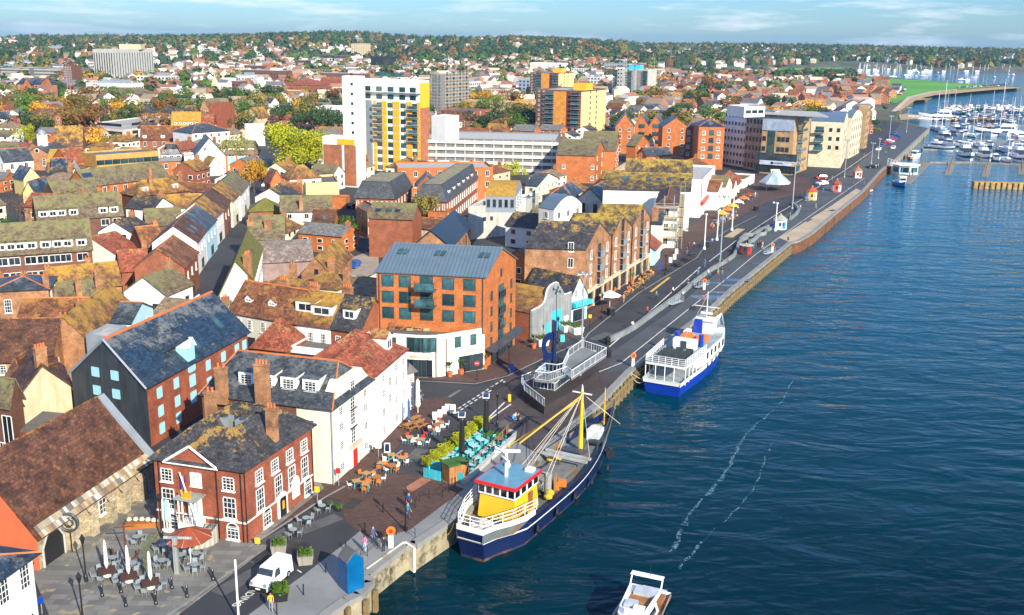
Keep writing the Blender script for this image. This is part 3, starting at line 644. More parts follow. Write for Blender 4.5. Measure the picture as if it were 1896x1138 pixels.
wallwins(cu,a,b,[('curt',1.2,1.4,[5.1],[.47],'blind_window')])
p=b+v*(L2*.5)+n2*.01; archp(cu,'door_surround',p,v,n2,1.7,2.7,wht,.14); archp(cu,'door',p+n2*.14,v,n2,1.1,2.35,blk,.03); archp(cu,'door_notice',p+n2*.17+V((0,0,.9)),v,n2,.4,.9,gold,.02)
p=b+v*(L2*.71)+n2*.01; archp(cu,'blind_arch',p+V((0,0,1.0)),v,n2,1.3,2.3,wht,.1)
for pp in(b+n1*.08-u*.3,b+n2*.08+v*.0,c+n2*.08-v*.2,a+n1*.08+u*.5,a+n1*.08+u*(L*.7)): bb=B(); bb.tube(pp+V((0,0,.1)),pp+V((0,0,h)),.06,blk); bb.obj('downpipe',cu)
# porch with portico, crest and curved stair
p=(a+b)/2-u*.55+n1*.75; bb=B(); bb.box(tuple(p),(2.0,1.5,1.9),wht,rz); bb.box(tuple(p+n1*.77),(.9,.04,1.5),blk,rz); bb.obj('porch_base',cu)
bb=B()
for s in(-.9,-.5,.5,.9): bb.tube(p+u*s+n1*.6+V((0,0,1.9)),p+u*s+n1*.6+V((0,0,4.3)),.09,wht)
bb.box(tuple(p-n1*.7+V((0,0,1.9))),(1.5,.1,2.3),wht,rz); bb.box(tuple(p-n1*.63+V((0,0,1.95))),(.7,.06,1.9),M('porch_door_grey',(.45,.45,.43)),rz); bb.obj('portico',cu); bb=B(); bb.box(tuple(p+V((0,0,4.3))),(2.4,1.9,.14),M('lead_porch_roof',(.28,.31,.28)),rz); bb.obj('porch_roof',cu)
bb=B()
for i in range(9): s=-.9+i*.225; bb.tube(p+u*s+n1*.72+V((0,0,1.9)),p+u*s+n1*.72+V((0,0,2.8)),.02,blk,n=4)
bb.tube(p-u*.95+n1*.72+V((0,0,2.8)),p+u*.95+n1*.72+V((0,0,2.8)),.03,blk); bb.obj('railing',cu)
cc=B(); q=p+n1*.6+V((0,0,4.42))
cc.box(tuple(q),(.4,.12,.6),gold,rz); cc.lathe(tuple(q+V((0,0,.6))),[(.18,0),(.2,.1),(.08,.25)],gold,8)
for s in(-1,1): cc.box(tuple(q+u*.38*s),(.2,.1,.5),gold,rz); cc.tube(q+u*(.38*s)+V((0,0,.4)),q+u*(.52*s)+V((0,0,.8)),.07,gold); cc.tube(q+u*(.36*s)+V((0,0,.3)),q+u*(.12*s)+V((0,0,.45)),.05,gold)
cc.obj('crest',cu)
st=B(); ce=p+u*.75+n1*.1; st2=B(); crs=M('stair_riser',(.3,.28,.22))
for i in range(14):
 f=lambda an,r: (ce.x+math.cos(an)*r,ce.y+math.sin(an)*r)
 an0=rz+math.pi*.05-math.pi*.6*i/14; an1=rz+math.pi*.05-math.pi*.6*(i+1)/14; zt=1.9-i*.13
 st.prism([f(an0,.75),f(an0,1.9),f(an1,1.9),f(an1,.75)],0,max(.12,zt),conc if i%2 else crs,conc if i%2 else M('stair_tread',(.5,.48,.4)))
 x,y=f(an0,1.88); st2.tube((x,y,max(.1,zt)),(x,y,max(.1,zt)+.9),.025,blk,n=4); x2,y2=f(an1,1.88); st2.tube((x,y,zt+.9),(x2,y2,zt+.77),.04,blk,n=4)
 x,y=f((an0+an1)/2,1.88); st2.tube((x,y,max(.1,zt)),(x,y,max(.1,zt)+.85),.02,blk,n=4)
st.obj('stair',cu); st2.obj('stair_railing',cu)
# roof plant in the well
p=(a+c)/2; ac=thing('air_conditioning_unit','grey air conditioning boxes in the roof well of the brick customs house','roof plant',p+V((0,0,h+1.1)))
for dx,dy,s in((-1.5,.6,(1.4,1.1,1.2)),(.3,.9,(1.2,1.,1.)),(1.8,.2,(1.6,1.1,1.1))):
 q=p+u*dx+v*dy; b_=B(); b_.box((q.x,q.y,h+1.1),s,steel,rz); b_.tube((q.x,q.y,h+1.1+s[2]),(q.x,q.y,h+1.25+s[2]),.35,dkf,n=10); b_.obj('unit',ac)
# flag on a raking pole
q=a+u*(L*.3)+n1*.2+V((0,0,5.2)); q2=q+n1*1.6+u*2.2+V((0,0,-1.0)); q2=q-V((0,0,2.8))+n1*2+u*3
fl=thing('flagpole','white flagpole raking from the brick front of the customs house with a union flag','flagpole',q)
b_=B(); b_.tube(q2,q+V((0,0,1.2)),.07,wht); b_.obj('pole',fl)
b_=B(); b_.box(tuple(q+V((.05,-.05,-.6))+u*.25),(.5,.04,1.5),M('flag_blue',(.02,.04,.25)),rz); b_.box(tuple(q+V((.05,-.05,-.6))+u*.25),(.12,.07,1.5),red,rz); b_.box(tuple(q+V((.05,-.05,.1))+u*.25),(.5,.06,.14),red,rz)
b_.box(tuple(q+V((.05,-.05,-.6))+u*.25),(.2,.055,1.5),wht,rz); b_.obj('flag',fl)
# --- medieval stone cellar ---
tc_,(a,b,c,d,h)=bld('stone_cellar','long medieval stone store with weathered brown tile roof beside the paved square','building','d2',10.5,(255,580),(1072,28),('b',290,830),'gb',6.3,stone,tileb,ov=.35)
u=(b-a).normalized(); v=(c-b).normalized(); L2=(c-b).length; rv=math.atan2(v.y,v.x); n2=V((v.y,-v.x,0))
wallwins(tc_,b,c,[('grid',1.2,2.0,[1.2],[.52])])
for s,w_,hh,mt,nm in((.11,2.9,3.4,blk,'gate'),(.72,1.2,2.5,wood,'door'),(.9,1.5,2.7,M('old_glass_door',(.16,.36,.36),rough=.3),'glass_door')):
 p=b+v*(L2*s)+n2*.06; b_=B(); q=[(-w_/2,0),(w_/2,0),(w_/2,hh*.55),(w_*.3,hh*.82),(0,hh),(-w_*.3,hh*.82),(-w_/2,hh*.55)]
 b_.face([tuple(p+v*x+V((0,0,z_))) for x,z_ in q],mt); qq=[tuple(p+v*x*1.0+n2*.04+V((0,0,z_))) for x,z_ in q[1:]+q[:1]]
 b_.path(qq[:-1]+[qq[-1]],.12,conc); b_.obj(nm,tc_)
for s in(.24,.4,.56,.68,.84):
 p=b+v*(L2*s)+n2*.35; b_=B(); b_.box(tuple(p),(.9,.8,2.2),stone,rv); b_.slab([p+v*.45+n2*.4+V((0,0,2.2)),p-v*.45+n2*.4+V((0,0,2.2)),p-v*.45-n2*.35+V((0,0,3.1)),p+v*.45-n2*.35+V((0,0,3.1))],.15,stone); b_.obj('buttress',tc_)
b_=B(); k=(L2)/60; eav=n2*.5
import random as _r
for i in range(46):
 for j in range(2):
  s0=i/46; t_=1.6
  sl=(-n2*5.25+V((0,0,6.3))).normalized(); p=b+v*(L2*s0)+n2*.45+V((0,0,h-.25))+sl*(j*.62)
  up_=(v.cross(-n2)); nn=v.cross(sl); nn=nn if nn.z>0 else -nn
  b_.slab([p+nn*.17,p+v*(L2/46*.96)+nn*.17,p+v*(L2/46*.96)+sl*.6+nn*.17,p+sl*.6+nn*.17],.06,[M('stone_slate_a',(.34,.29,.2)),M('stone_slate_b',(.16,.14,.12)),M('stone_slate_c',(.3,.19,.1)),M('stone_slate_d',(.5,.48,.42))][_r.randrange(4)])
b_.obj('stone_eave_slates',tc_)
b_=B(); z1=V((0,0,h)); mid=(c+d)/2+V((0,0,h+6.3)); b_.slab([c+n2*.4+z1+v*.1,mid+V((0,0,.1))+v*.1,mid+V((0,0,.1))-v*.8,c+n2*.4+z1-v*.8],.3,lead); b_.obj('lead_flashing',tc_)
# terracotta house bottom left + cream house
u=(b-a).normalized(); n1=V((u.y,-u.x,0)); bb=B(); f_=[a+n1*.06,b+n1*.06+u*.05,b+n1*.06+u*.05+V((0,0,h)),(a+b)/2+n1*.06+V((0,0,h+6.3)),a+n1*.06+V((0,0,h))]; bb.face(f_,orange)
for i in range(5): j=(i+1)%5; bb.face([f_[i],f_[j],f_[j]-n1*.06,f_[i]-n1*.06],orange)
bb.obj('terracotta_end_wall',tc_,label='plain terracotta red end wall')
bld('cream_house','cream rendered house with sash windows and slate roof at the bottom left corner','house','d2',9,(-120,960),(225,720),7.6,'hip',.9,M('pale_green_render',(.66,.7,.62),var=.04),slateb,ov=.5,wb_=[('sash',1.1,2.0,[1.2,5.4],[.36,.8])])
# --- museum warehouse ---
mw,(a,b,c,d,h)=bld('warehouse_museum','tall warehouse with black rendered gable, red brick side and pale blue shutters','building','d1',(475,520),(965,615),(1430,245),('b',1022,1022),'gb',('p',710,318),brickm,slateb,ov=.4,hz=11.,
 wa=[('shut',1.15,1.7,[7.6,10.9],[.34,.6])],wb_=[('shut',1.05,1.95,[1.2,4.3,7.6],[.1,.25,.56,.72,.87,.955]),('shut',1.3,2.2,[3.2,6.3,9.0],[.4])],
 sky_=(('b',.52,.25,1.1,2.0),('b',.82,.4,1.1,2.2)))
u=(b-a).normalized(); v=(c-b).normalized(); n1=V((u.y,-u.x,0)); L=(b-a).length; L2=(c-b).length; rise=zsolve(((a+b)/2).x,((a+b)/2).y,PX('d1',710,318)[1])-h
bb=B(); q=[a-u*.05+n1*.12,b+u*.02+n1*.12]; bb.hexa([p+V((0,0,z_)) for z_ in(0,h) for p in(q[0],q[1],q[1]-n1*.1,q[0]-n1*.1)],black); m=(a+b)/2+n1*.12; bb.face([q[0]+V((0,0,h)),q[1]+V((0,0,h)),m+V((0,0,h+rise))],black)
bb.obj('black_gable',mw)
for o in [o for o in mw.children if o.name.startswith('window')][:4]: o.location+=n1*.13
bb=B()
for x,y in((a,1),(b,-1)): bb.tube(x-u*y*.3+n1*.35+V((0,0,h-.3)),m+n1*.2+V((0,0,h+rise+.15)),.16,lead,n=4)
bb.obj('bargeboard',mw)
# hoist gable and solar slate areas
nn2=V((v.y,-v.x,0)); sl=(-nn2*(L/2)+V((0,0,rise))).normalized(); up2=v.cross(sl); up2=up2 if up2.z>0 else -up2
def onroof(s,f): return b+v*(L2*s)-nn2*(L/2*f)+V((0,0,h+rise*f))
newsl=M('new_blue_slate',(.028,.06,.11),kind='tile',var=.12,rough=.4)
for s0,s1,f0,f1 in((.04,.2,.12,.85),(.5,.78,.1,.9),(.79,.95,.1,.55)): bb=B(); bb.slab([onroof(s0,f0)+up2*.17,onroof(s1,f0)+up2*.17,onroof(s1,f1)+up2*.17,onroof(s0,f1)+up2*.17],.03,newsl); bb.obj('new_slates',mw)
p=b+v*(L2*.4)+nn2*.1; bb=B(); w_=1.6; e=[p-v*w_/2,p+v*w_/2]; bb.hexa([q+V((0,0,z_)) for z_ in(h-1.2,h+1.9) for q in(e[0],e[1],e[1]-nn2*1.6,e[0]-nn2*1.6)],lblue)
mm=p+V((0,0,h+3)); 
for s in(0,1): bb.slab([e[s]+V((0,0,h+1.8))+nn2*.3,mm+nn2*.3,mm-nn2*2.6,e[s]+V((0,0,h+1.8))-nn2*2.6],.1,wht)
bb.face([e[0]+V((0,0,h+1.9)),e[1]+V((0,0,h+1.9)),mm],lblue); bb.obj('hoist_gable',mw)
bb=B(); r0=onroof(.28,.95); 
for s in(-1,1): bb.slab([mm+V((0,0,-.1)),p+v*s*4.2-nn2*3.0+V((0,0,h+1.0)),onroof(.4,.98)+v*0],.12,slateb)
bb.obj('cross_roof',mw)
bb=B(); bb.tube((a+b)/2+V((0,0,h+rise+.2)),(c+d)/2+V((0,0,h+rise+.2)),.17,pot,n=5); bb.obj('ridge_tiles',mw)
# white steel frame beside the far gable
fr=thing('white_steel_frame','white steel goalpost frame standing behind the slate roof of the warehouse by the high street','frame',c)
bb=B(); P=[g('c5',1240,930,6.2),g('c5',1310,875,6.2),g('c5',1440,1020,6.2),g('c5',1452,1060,5.6)]
bb.path(P,.16,wht); bb.path([p-V((0,0,.9)) for p in P[:3]],.12,wht); bb.tube(P[3],V((P[3].x,P[3].y,0)),.2,wht); bb.tube(P[0],V((P[0].x,P[0].y,0)),.2,wht); bb.obj('beam',fr)
# --- white quayside pub warehouse ---
wp,(a,b,c,d,h)=bld('white_pub_warehouse','cream white four storey quayside inn with half hipped slate roof and red door','building','d4',(45,605),(798,695),(1040,520),('b',845,1132),'gah',3.6,cream,slate,ov=.3,ends=.35,hz=10.6,
 wa=[('white',1.3,1.0,[8.0],[.62,.83])],wb_=[('grid',1.0,1.3,[.9,4.0,6.7,8.9],[.22]),('grid',1.0,1.3,[.9,4.0,6.7,8.9],[.82]),('grid',1.2,2.2,[3.6,6.3,8.6],[.5])],
 dorm=(('a',.3,.3,1.9,1.5,'sash'),('a',.46,.3,1.9,1.5,'sash'),('a',.63,.3,1.9,1.5,'sash'),('a',.8,.3,1.9,1.5,'sash')),ch=((.18,-.04,3.4,2,1.2),(.5,-.04,4.3,4,1.5)))
u=(b-a).normalized(); v=(c-b).normalized(); n1=V((u.y,-u.x,0)); n2=V((v.y,-v.x,0)); L=(b-a).length; L2=(c-b).length; rz=math.atan2(u.y,u.x); rv=math.atan2(v.y,v.x)
bb=B(); bb.hexa([p+V((0,0,z_)) for z_ in(0,h-.05) for p in(a+n1*.06,a+u*(L*.74)+n1*.06,a+u*(L*.74)-n1*.02,a-n1*.02)],brickd); bb.obj('brick_side',wp)
z=V((0,0,h)); q0=b+z+n2*.02; q1=c+z+n2*.02; t0=q0.lerp(q1,.26)+V((0,0,2.4)); t1=q0.lerp(q1,.74)+V((0,0,2.4)); bb=B(); bb.hexa([q0,q1,t1,t0]+[x-n2*1.4 for x in(q0,q1,t1,t0)],cream); bb.obj('gable_head',wp)
wallwins(wp,b+V((0,0,0))+n2*.03,c+n2*.03,[('grid',1.1,1.4,[h+.3],[.5])])
bb=B(); p=b+v*(L2*.52)+n2*.05; bb.box(tuple(p+V((0,0,.1))),(2.2,.12,2.3),cream,rv); bb.box(tuple(p+n2*.08+V((0,0,.1))),(1.0,.08,2.0),red,rv); bb.box(tuple(p+n2*.2+V((0,0,2.5))),(2.6,.3,.4),M('pub_sign_pink',(.6,.4,.33)),rv); bb.obj('door',wp)
bb=B(); bb.tube(b+n2*.1+n1*.1,b+n2*.1+n1*.1+z,.08,lead); 
for z_ in(4.7,6.8): bb.box(tuple(b+v*(L2*.5)+n2*.15+V((0,0,z_))),(1.5,.25,.08),blk,rv)
bb.obj('downpipe',wp)
w2,(a2,b2,c2,d2,h2)=bld('white_harbour_inn','white rendered inn with orange tile roof and white dormer next to the cream inn','building','d4',9.5,(1060,497),(1243,342),('b',1118,915),'hip',3.4,white,tiler,ov=.2,hz=11.4,wb_=[('grid',.95,1.5,[1,4,7,9.4],[.22,.62,.86]),('grid',1.,1.6,[5.2,8],[.42])],dorm=(('b',.72,.25,2.0,1.5,'white','gab'),))
# pink end bit with curved black bay
bld('pink_corner_house','narrow pale pink corner house behind the white inn beside the junction','house','d4',5,(1246,480),(1285,470),('b',1262,700),'hip',1.,M('pink_render',(.7,.5,.48)),felt,wb_=(2,1,'sash'))
# --- row of three with dormers ---
x1,(a,b,c,d,h)=bld('shop_terrace','pale grey rendered shop house with brown tile roof and two pointed dormers','house','d4',(205,112),(600,182),8.,6.0,'ga',3.8,M('pale_grey_render',(.56,.55,.48),var=.06),tile,wa=[('sash',.9,1.6,[3.6],[.14,.3,.5,.78]),('shop',4.5,2.2,[.3],[.2])],dorm=(('a',.2,.35,1.5,.5,'white','gab'),('a',.55,.35,1.5,.5,'white','gab')),ch=((.5,.62,4.5,4,1.6),(.98,.55,4.5,4,1.6)))
bld('white_terrace_house','white rendered terraced house with two wide dormers, middle of the row','house','d4',(600,182),(797,207),8.,6.0,'ga',3.8,white,tilel,wa=[('sash',.9,1.7,[3.2],[.4,.78])],dorm=(('a',.12,.35,3.4,1.5,'white','flat'),('a',.62,.3,3.6,1.4,'white','flat')))
bld('brick_terrace_house','brick end terrace house with grey roof and one dormer, right end of row','house','d4',(797,207),(968,232),8.,6.0,'ga',3.8,brick,slatel,wa=[('sash',.9,1.7,[3.2],[.25,.68])],wb_=(2,2,'white'),dorm=(('a',.5,.3,2.2,1.4,'white','flat'),),ch=((.02,.55,4.8,4,1.6),))
bld('small_tiled_outhouse','low orange tiled house with hipped roof squeezed behind the inn','house','d4',(340,330),(530,352),6,3.5,'hip',3.6,brickd,tiler,ch=())
bld('low_flat_annexe','low dark flat roofed restaurant annexe behind the cream inn roof','building','d4',(560,330),(930,372),5,3.6,'flat',1,white,felt,wa=(1,8,'shop',1.6,2.0))
# --- orange flats ---
of,(a,b,c,d,h)=bld('orange_brick_flats','modern orange brick apartment block with blue grey standing seam roof and balconies','apartment block','d5',(68,255),(887,297),(1222,172),('b',912,992),'ga',('p',1068,80),bricko,zinc,ov=.25,hz=17.9,
 wa=[('mod',1.75,2.25,[9.0,12.1,15.2],[.105,.265,.665,.86]),('mod',1.9,2.4,[9.0,12.1,15.2],[.465])],wb_=[('mod',.75,1.9,[3.6,6.6,9.6,12.6],[.2]),('mod',.75,1.9,[3.6,6.6,9.6,12.6],[.84]),('strip',2.2,2.5,[3.0,6.1,9.1,12.2],[.5]),('mod',.7,1.6,[16.2],[.5]),('shop',9.5,2.3,[.2],[.55])],
 sky_=[('a',x,.68,.62,1.3) for x in(.1,.155,.45,.505,.865,.92)])
print('flats h',h,(b-a).length,(c-b).length)
u=(b-a).normalized(); v=(c-b).normalized(); n1=V((u.y,-u.x,0)); n2=V((v.y,-v.x,0)); L=(b-a).length; L2=(c-b).length; rz=math.atan2(u.y,u.x); rv=math.atan2(v.y,v.x)
def balcony(root,p,n,t,wd,dp,m=dkf,gm=glt):
 bb=B(); an=math.atan2(t.y,t.x); q=p+n*dp/2; bb.box(tuple(q-V((0,0,.2))),(wd,dp,.2),m,an)
 for s in(-wd/2,wd/2): bb.tube(p+t*s+n*dp,p+t*s+n*dp+V((0,0,1.1)),.04,m,n=4); bb.tube(p+t*s+V((0,0,1.1)),p+t*s+n*dp+V((0,0,1.1)),.035,m,n=4)
 bb.tube(p-t*wd/2+n*dp+V((0,0,1.1)),p+t*wd/2+n*dp+V((0,0,1.1)),.04,m,n=4)
 bb.box(tuple(p+n*(dp-.02)+V((0,0,.05))),(wd-.1,.03,.95),gm,an); return bb.obj('balcony',root)
for z_ in(12.1,15.2): balcony(of,a+u*(L*.465)+V((0,0,z_*h/17.9)),n1,u,2.9,1.5)
for z_ in(3.0,6.1,9.1,12.2): balcony(of,b+v*(L2*.5)+V((0,0,z_*h/17.9)),n2,v,2.4,.35)
bb=B(); bb.tube(b+n1*.1-u*.3,b+n1*.1-u*.3+V((0,0,h)),.08,dkf); bb.tube(a+n1*.1+u*.4,a+n1*.1+u*.4+V((0,0,h)),.08,dkf); bb.obj('downpipe',of)
bb=B(); bb.slab([b+n2*.1+V((0,0,2.9)),b+n2*1.6+V((0,0,2.6)),c+n2*1.6+V((0,0,2.6)),c+n2*.1+V((0,0,2.9))],.12,dkf); bb.obj('awning',of)
# lounge podium
P=[(18,716),(110,718),(200,722),(300,730),(380,735),(450,737),(520,734),(600,724),(700,708),(862,682)]; HL=6.2
W=[g('d5',x,y,HL) for x,y in P]; W=[V((p.x,p.y,0)) for p in W]
lo=thing('white_lounge','white rendered two storey lounge bar with bowed front and roof terrace under the orange flats','building',W[-1])
bk=[b+n1*.1,a+n1*.1-u*2.5]; bb=B(); bb.prism([tuple(p.xy) for p in W+bk],0,HL-.9,white,felt)
for p,q in zip(W,W[1:]): d_=(q-p).normalized(); n_=V((d_.y,-d_.x,0)); bb.hexa([x+V((0,0,z_)) for z_ in(HL-.95,HL) for x in(p,q,q-n_*.3,p-n_*.3)],white)
bb.obj('wall',lo); GRID.append([(p.x,p.y) for p in W+bk])
def fw_(i,s): p=W[i].lerp(W[i+1],s); d_=(W[i+1]-W[i]).normalized(); return p,d_,V((d_.y,-d_.x,0)),math.atan2(d_.y,d_.x)
for i,s,z_,w_,hh,st in((1,.9,4.2,1.,1.5,'mod'),(7,.8,4.0,1.0,1.6,'mod'),(8,.6,4.0,1.0,1.6,'mod'),(3,.6,3.8,1.9,2.1,'strip'),(4,.5,3.8,2.3,2.1,'strip'),(5,.3,3.8,1.9,2.1,'strip'),(3,.4,.2,1.9,2.5,'shop'),(4,.2,.2,1.9,2.5,'shop'),(4,.95,.2,1.6,2.5,'shop'),(8,.25,.2,2.2,2.4,'shop'),(8,.75,.2,2.2,2.4,'shop')):
 p,d_,n_,an=fw_(i,s); addwin(lo,p+n_*.03+V((0,0,z_)),an,st,w_,hh)
p,d_,n_,an=fw_(3,.75); gm=M('sign_gold',(.45,.33,.08)); text('St TrOpez Lounge',p+n_*.12+V((0,0,3.2)),.62,gm,(math.pi/2,0,an),'sign_lettering',lo)
p,d_,n_,an=fw_(8,.45); text('St TrOpez Lounge',p+n_*.12+V((0,0,3.15)),.62,gm,(math.pi/2,0,an),'sign_lettering',lo)
bb=B()
for i,s in((2,.1),(6,.9),(5,.95)): p,d_,n_,an=fw_(i,s); bb.tube(p+n_*.1,p+n_*.1+V((0,0,HL-.6)),.08,M('brown_pipe',(.1,.05,.04)))
bb.obj('downpipe',lo)
for k_,(x,y,lb) in enumerate(((250,690,'brown wicker sofa set left of the lounge roof terrace'),(385,695,'pale wicker chairs in the middle of the lounge roof terrace'),(545,650,'green covered barbecue and seats on the right of the lounge roof terrace'))):
 q=g('d5',x,y,HL-.9); tf_=thing('terrace_furniture',lb,'garden furniture',q,'furniture on the lounge roof terrace'); m_=[M('wicker_brown',(.2,.11,.06)),M('wicker_pale',(.3,.3,.16)),M('cover_green',(.01,.14,.1))][k_]
 for dx in(-1.2,1.2): bb=B(); bb.box((q.x+dx,q.y,q.z),(.9,.8,.4),m_); bb.box((q.x+dx,q.y+.35,q.z+.4),(.9,.15,.5),m_); bb.obj('seat',tf_)
 bb=B(); bb.box((q.x,q.y,q.z+.45),(1.0,.8,.08),m_); bb.box((q.x,q.y,q.z),(.2,.2,.45),m_); bb.obj('table',tf_)
# --- triple gabled block ---
B0=V((g('c8',440,925).x,g('c8',440,925).y,0)); hh=zsolve(B0.x,B0.y,PX('c8',415,545)[1]); print('triple h',hh)
pa=V((*g('c8',40,535,hh).xy,0)); pb=V((*g('c8',415,545,hh).xy,0)); pc=V((*g('c8',818,345,hh).xy,0)); tg=thing('triple_gabled_block','brown brick block of three quayside gables with lichened slate roofs over a pale shop front','building',pb)
u=(pb-pa).normalized(); v=(pc-pb).normalized(); Lt=(pc-pb).length; La=(pb-pa).length; n1=V((u.y,-u.x,0)); n2=V((v.y,-v.x,0)); rv=math.atan2(v.y,v.x); rz=math.atan2(u.y,u.x)
cuts=[0,.36,.68,1.0]; wl=B(); rb=B(); sb=B()
for i in range(3):
 b_=pb+v*(Lt*cuts[i]); c_=pb+v*(Lt*cuts[i+1]); a_=b_-u*(La*(1-.12*i)); d_=c_-u*(La*(1-.12*i)); rs_=zsolve(((b_+c_)/2).x,((b_+c_)/2).y,PX('c8',*[(490,378),(625,328),(750,268)][i])[1])-hh
 wl.prism([tuple(p.xy) for p in(a_,b_,c_,d_)],0,hh,brickw); roofgeo('ga',a_,b_,c_,d_,hh,rs_,.12,brickw,slatey if i else slatel,wl,rb); GRID.append([(p.x,p.y) for p in(a_,b_,c_,d_)])
 fh=(hh-3.6)/3
 wallwins(tg,b_,c_,[('white',.95,1.6,[3.9+fh*j for j in range(3)],[.22,.84]),('dark',1.5,2.3,[3.7+fh*j for j in range(3)]+([hh+.2] if i else []),[.53])][:2])
 for j in range(3): balcony(tg,b_+v*((c_-b_).length*.53)+V((0,0,3.7+fh*j)),n2,v,2.2,.7,steel,steel)
 wallwins(tg,b_,c_,[('shop',(c_-b_).length*.7,2.3,[.4],[.5])])
 sb.tube(c_+n2*.1+V((0,0,0)),c_+n2*.1+V((0,0,hh)),.12,blk)
wallwins(tg,pa,pb,[('white',1.0,1.7,[4.6,7.8,10.6],[.76])])
wl.obj('wall',tg); rb.obj('roof',tg); sb.obj('downpipe',tg)
bb=B(); bb.hexa([p+V((0,0,z_)) for z_ in(2.9,3.6) for p in(pb+n2*.25,pc+n2*.25,pc-n2*.05,pb-n2*.05)],buff)
for i in range(9): p=pb+v*(Lt*i/8)+n2*.12; bb.box(tuple(p),(.55,.3,2.95),buff,rv)
bb.obj('shop_front',tg)
# --- scalloped timber front ---
O=[(165,288),(185,275),(213,262),(235,243),(250,222),(258,195),(262,160),(272,130),(290,106),(312,92),(330,86),(345,92),(352,112),(366,128),(378,150),(386,170),(412,166),(440,155)]
f0=g('d6',172,505); f1=g('d6',445,385); f0.z=f1.z=0; d_=(f1-f0); L=d_.length; d_.normalize(); n2=V((d_.y,-d_.x,0)); an=math.atan2(d_.y,d_.x)
sf=thing('scalloped_shed','weathered grey timber false front with a scalloped top beside the orange flats','building',f0)
prof=[]
for x,y in O:
 s=(x-168)/(440-168); p=f0+d_*(L*s); prof.append((p,zsolve(p.x,p.y,PX('d6',x,y)[1])))
bb=B()
for (p,z0_),(q,z1_) in zip(prof,prof[1:]): bb.hexa([p,q,q-n2*.4,p-n2*.4]+[p+V((0,0,z0_)),q+V((0,0,z1_)),q-n2*.4+V((0,0,z1_)),p-n2*.4+V((0,0,z0_))],woodg)
bb.obj('false_front',sf); bb=B()
for (p,z0_),(q,z1_) in zip(prof,prof[1:]): bb.tube(p+V((0,0,z0_))-n2*.2,q+V((0,0,z1_))-n2*.2,.13,wht,n=6)
bb.obj('coping',sf); bb=B(); q0=f0-n2*.5; q1=f1-n2*.5; bb.prism([tuple(p.xy) for p in(q0,q1,q1-n2*11,q0-n2*11)],0,4.6,brick); bb.obj('wall',sf)
rb=B(); wb2=B(); roofgeo('ga',q0-n2*11,q0,q1,q1-n2*11,4.6,2.6,.1,brick,tilel,wb2,rb); rb.obj('roof',sf); wb2.obj('gable',sf); GRID.append([tuple(p.xy) for p in(q0,q1,q1-n2*11,q0-n2*11)])
bb=B(); p=f0+d_*(L*.6)+n2*.05; bb.box(tuple(p),(3.0,.1,3.6),tealp,an); bb.box(tuple(p-d_*2.6),(1.2,.1,2.2),tealp,an); bb.box(tuple(p+d_*3.1),(1.3,.1,2.0),wht,an); bb.obj('teal_door',sf)
bl,(a,b,c,d,h)=bld('blue_shop','narrow pale blue gabled shop with turquoise fascia between timber front and brick gables','shop','d6',10,(442,200),(560,168),('b',450,378),'ga',3.2,skyb,slatel,ov=.1,wb_=[('sash',.8,1.5,[4.2],[.3,.7]),('shop',3.0,2.0,[.2],[.5])])
v=(c-b).normalized(); n2=V((v.y,-v.x,0)); bb=B(); bb.box(tuple((b+c)/2+n2*.6+V((0,0,3.0))),((c-b).length,1.2,.7),tealp,math.atan2(v.y,v.x)); bb.obj('fascia',bl)
# ---------------- hand-placed town buildings ----------------
def hb(label,k,A,Bq,Cq,h,rt='ga',rise=2.8,wall=brick,rf=slate,wa=0,wb_=0,cat='house',nm='town_house',**kw):
 far=PX(k,*Bq)[1]<400
 q=G(*PX(k,*Bq)); 
 hh=h if not isinstance(h,tuple) else zsolve(g(k,h[1],h[2]).x,g(k,h[1],h[2]).y,PX(k,*Bq)[1])
 rows=max(1,int(round(hh/3.0)))
 if wa==0: 
  L=9 if isinstance(A,(int,float)) else (g(k,*A,hh)-g(k,*Bq,hh)).length
  wa=(rows,max(1,int(L/3.2)),'white' if wall in(white,cream) or far else 'sash')
 if wb_==0:
  L=Cq if isinstance(Cq,(int,float)) else (g(k,*Bq,hh)-g(k,*Cq,hh)).length
  wb_=(rows,max(1,int(L/3.4)),'white')
 kw.setdefault('pane',not far)
 return bld(nm,label,cat,k,A,Bq,Cq,h,rt,rise,wall,rf,wa=wa,wb_=wb_,**kw)
fl6=tuple(('a',(i+.5)/8,.12,1.9,1.35,'white','flat') for i in range(8))
hb('long brick flats with mossy roof and a row of white dormers beside blue cars','c5',(-60,616),(605,572),9.5,5.8,'ga',5.0,brickd,moss,wa=[('white',2.0,1.5,[.8,3.7],[.1,.22,.38,.5,.62,.73,.9])],cat='flats',nm='brick_flats',dorm=tuple(('a',s,.12,1.9,1.35,'white','flat') for s in(.1,.2,.29,.4,.54,.66,.76,.9)),ch=((.8,.1,1.5),))
hb('brown brick flats with mossy roof and dormers, behind two bare trees','c5',(250,385),(810,347),9,5.8,'ga',4.6,brickd,moss,wa=[('white',1.8,1.5,[.8,3.7],[.05,.3,.5,.78,.92])],cat='flats',nm='brick_flats',dorm=tuple(('a',s,.12,1.9,1.35,'white','flat') for s in(.07,.18,.28,.42,.77,.9)))
hb('small block of flats with mossy roof in the back row behind the bare trees','c5',(375,250),(655,222),8,5.8,'ga',4.,brickd,moss,cat='flats',nm='brick_flats')
hb('long brick terrace under a grey brown tiled roof with solar panels at its left end','c5',(580,158),(1115,94),9,7,'ga',3.8,bricko,moss,cat='terrace',nm='brick_terrace',sky_=(('a',.07,.6,3.,1.6),),ch=((.78,.1,2.5),))
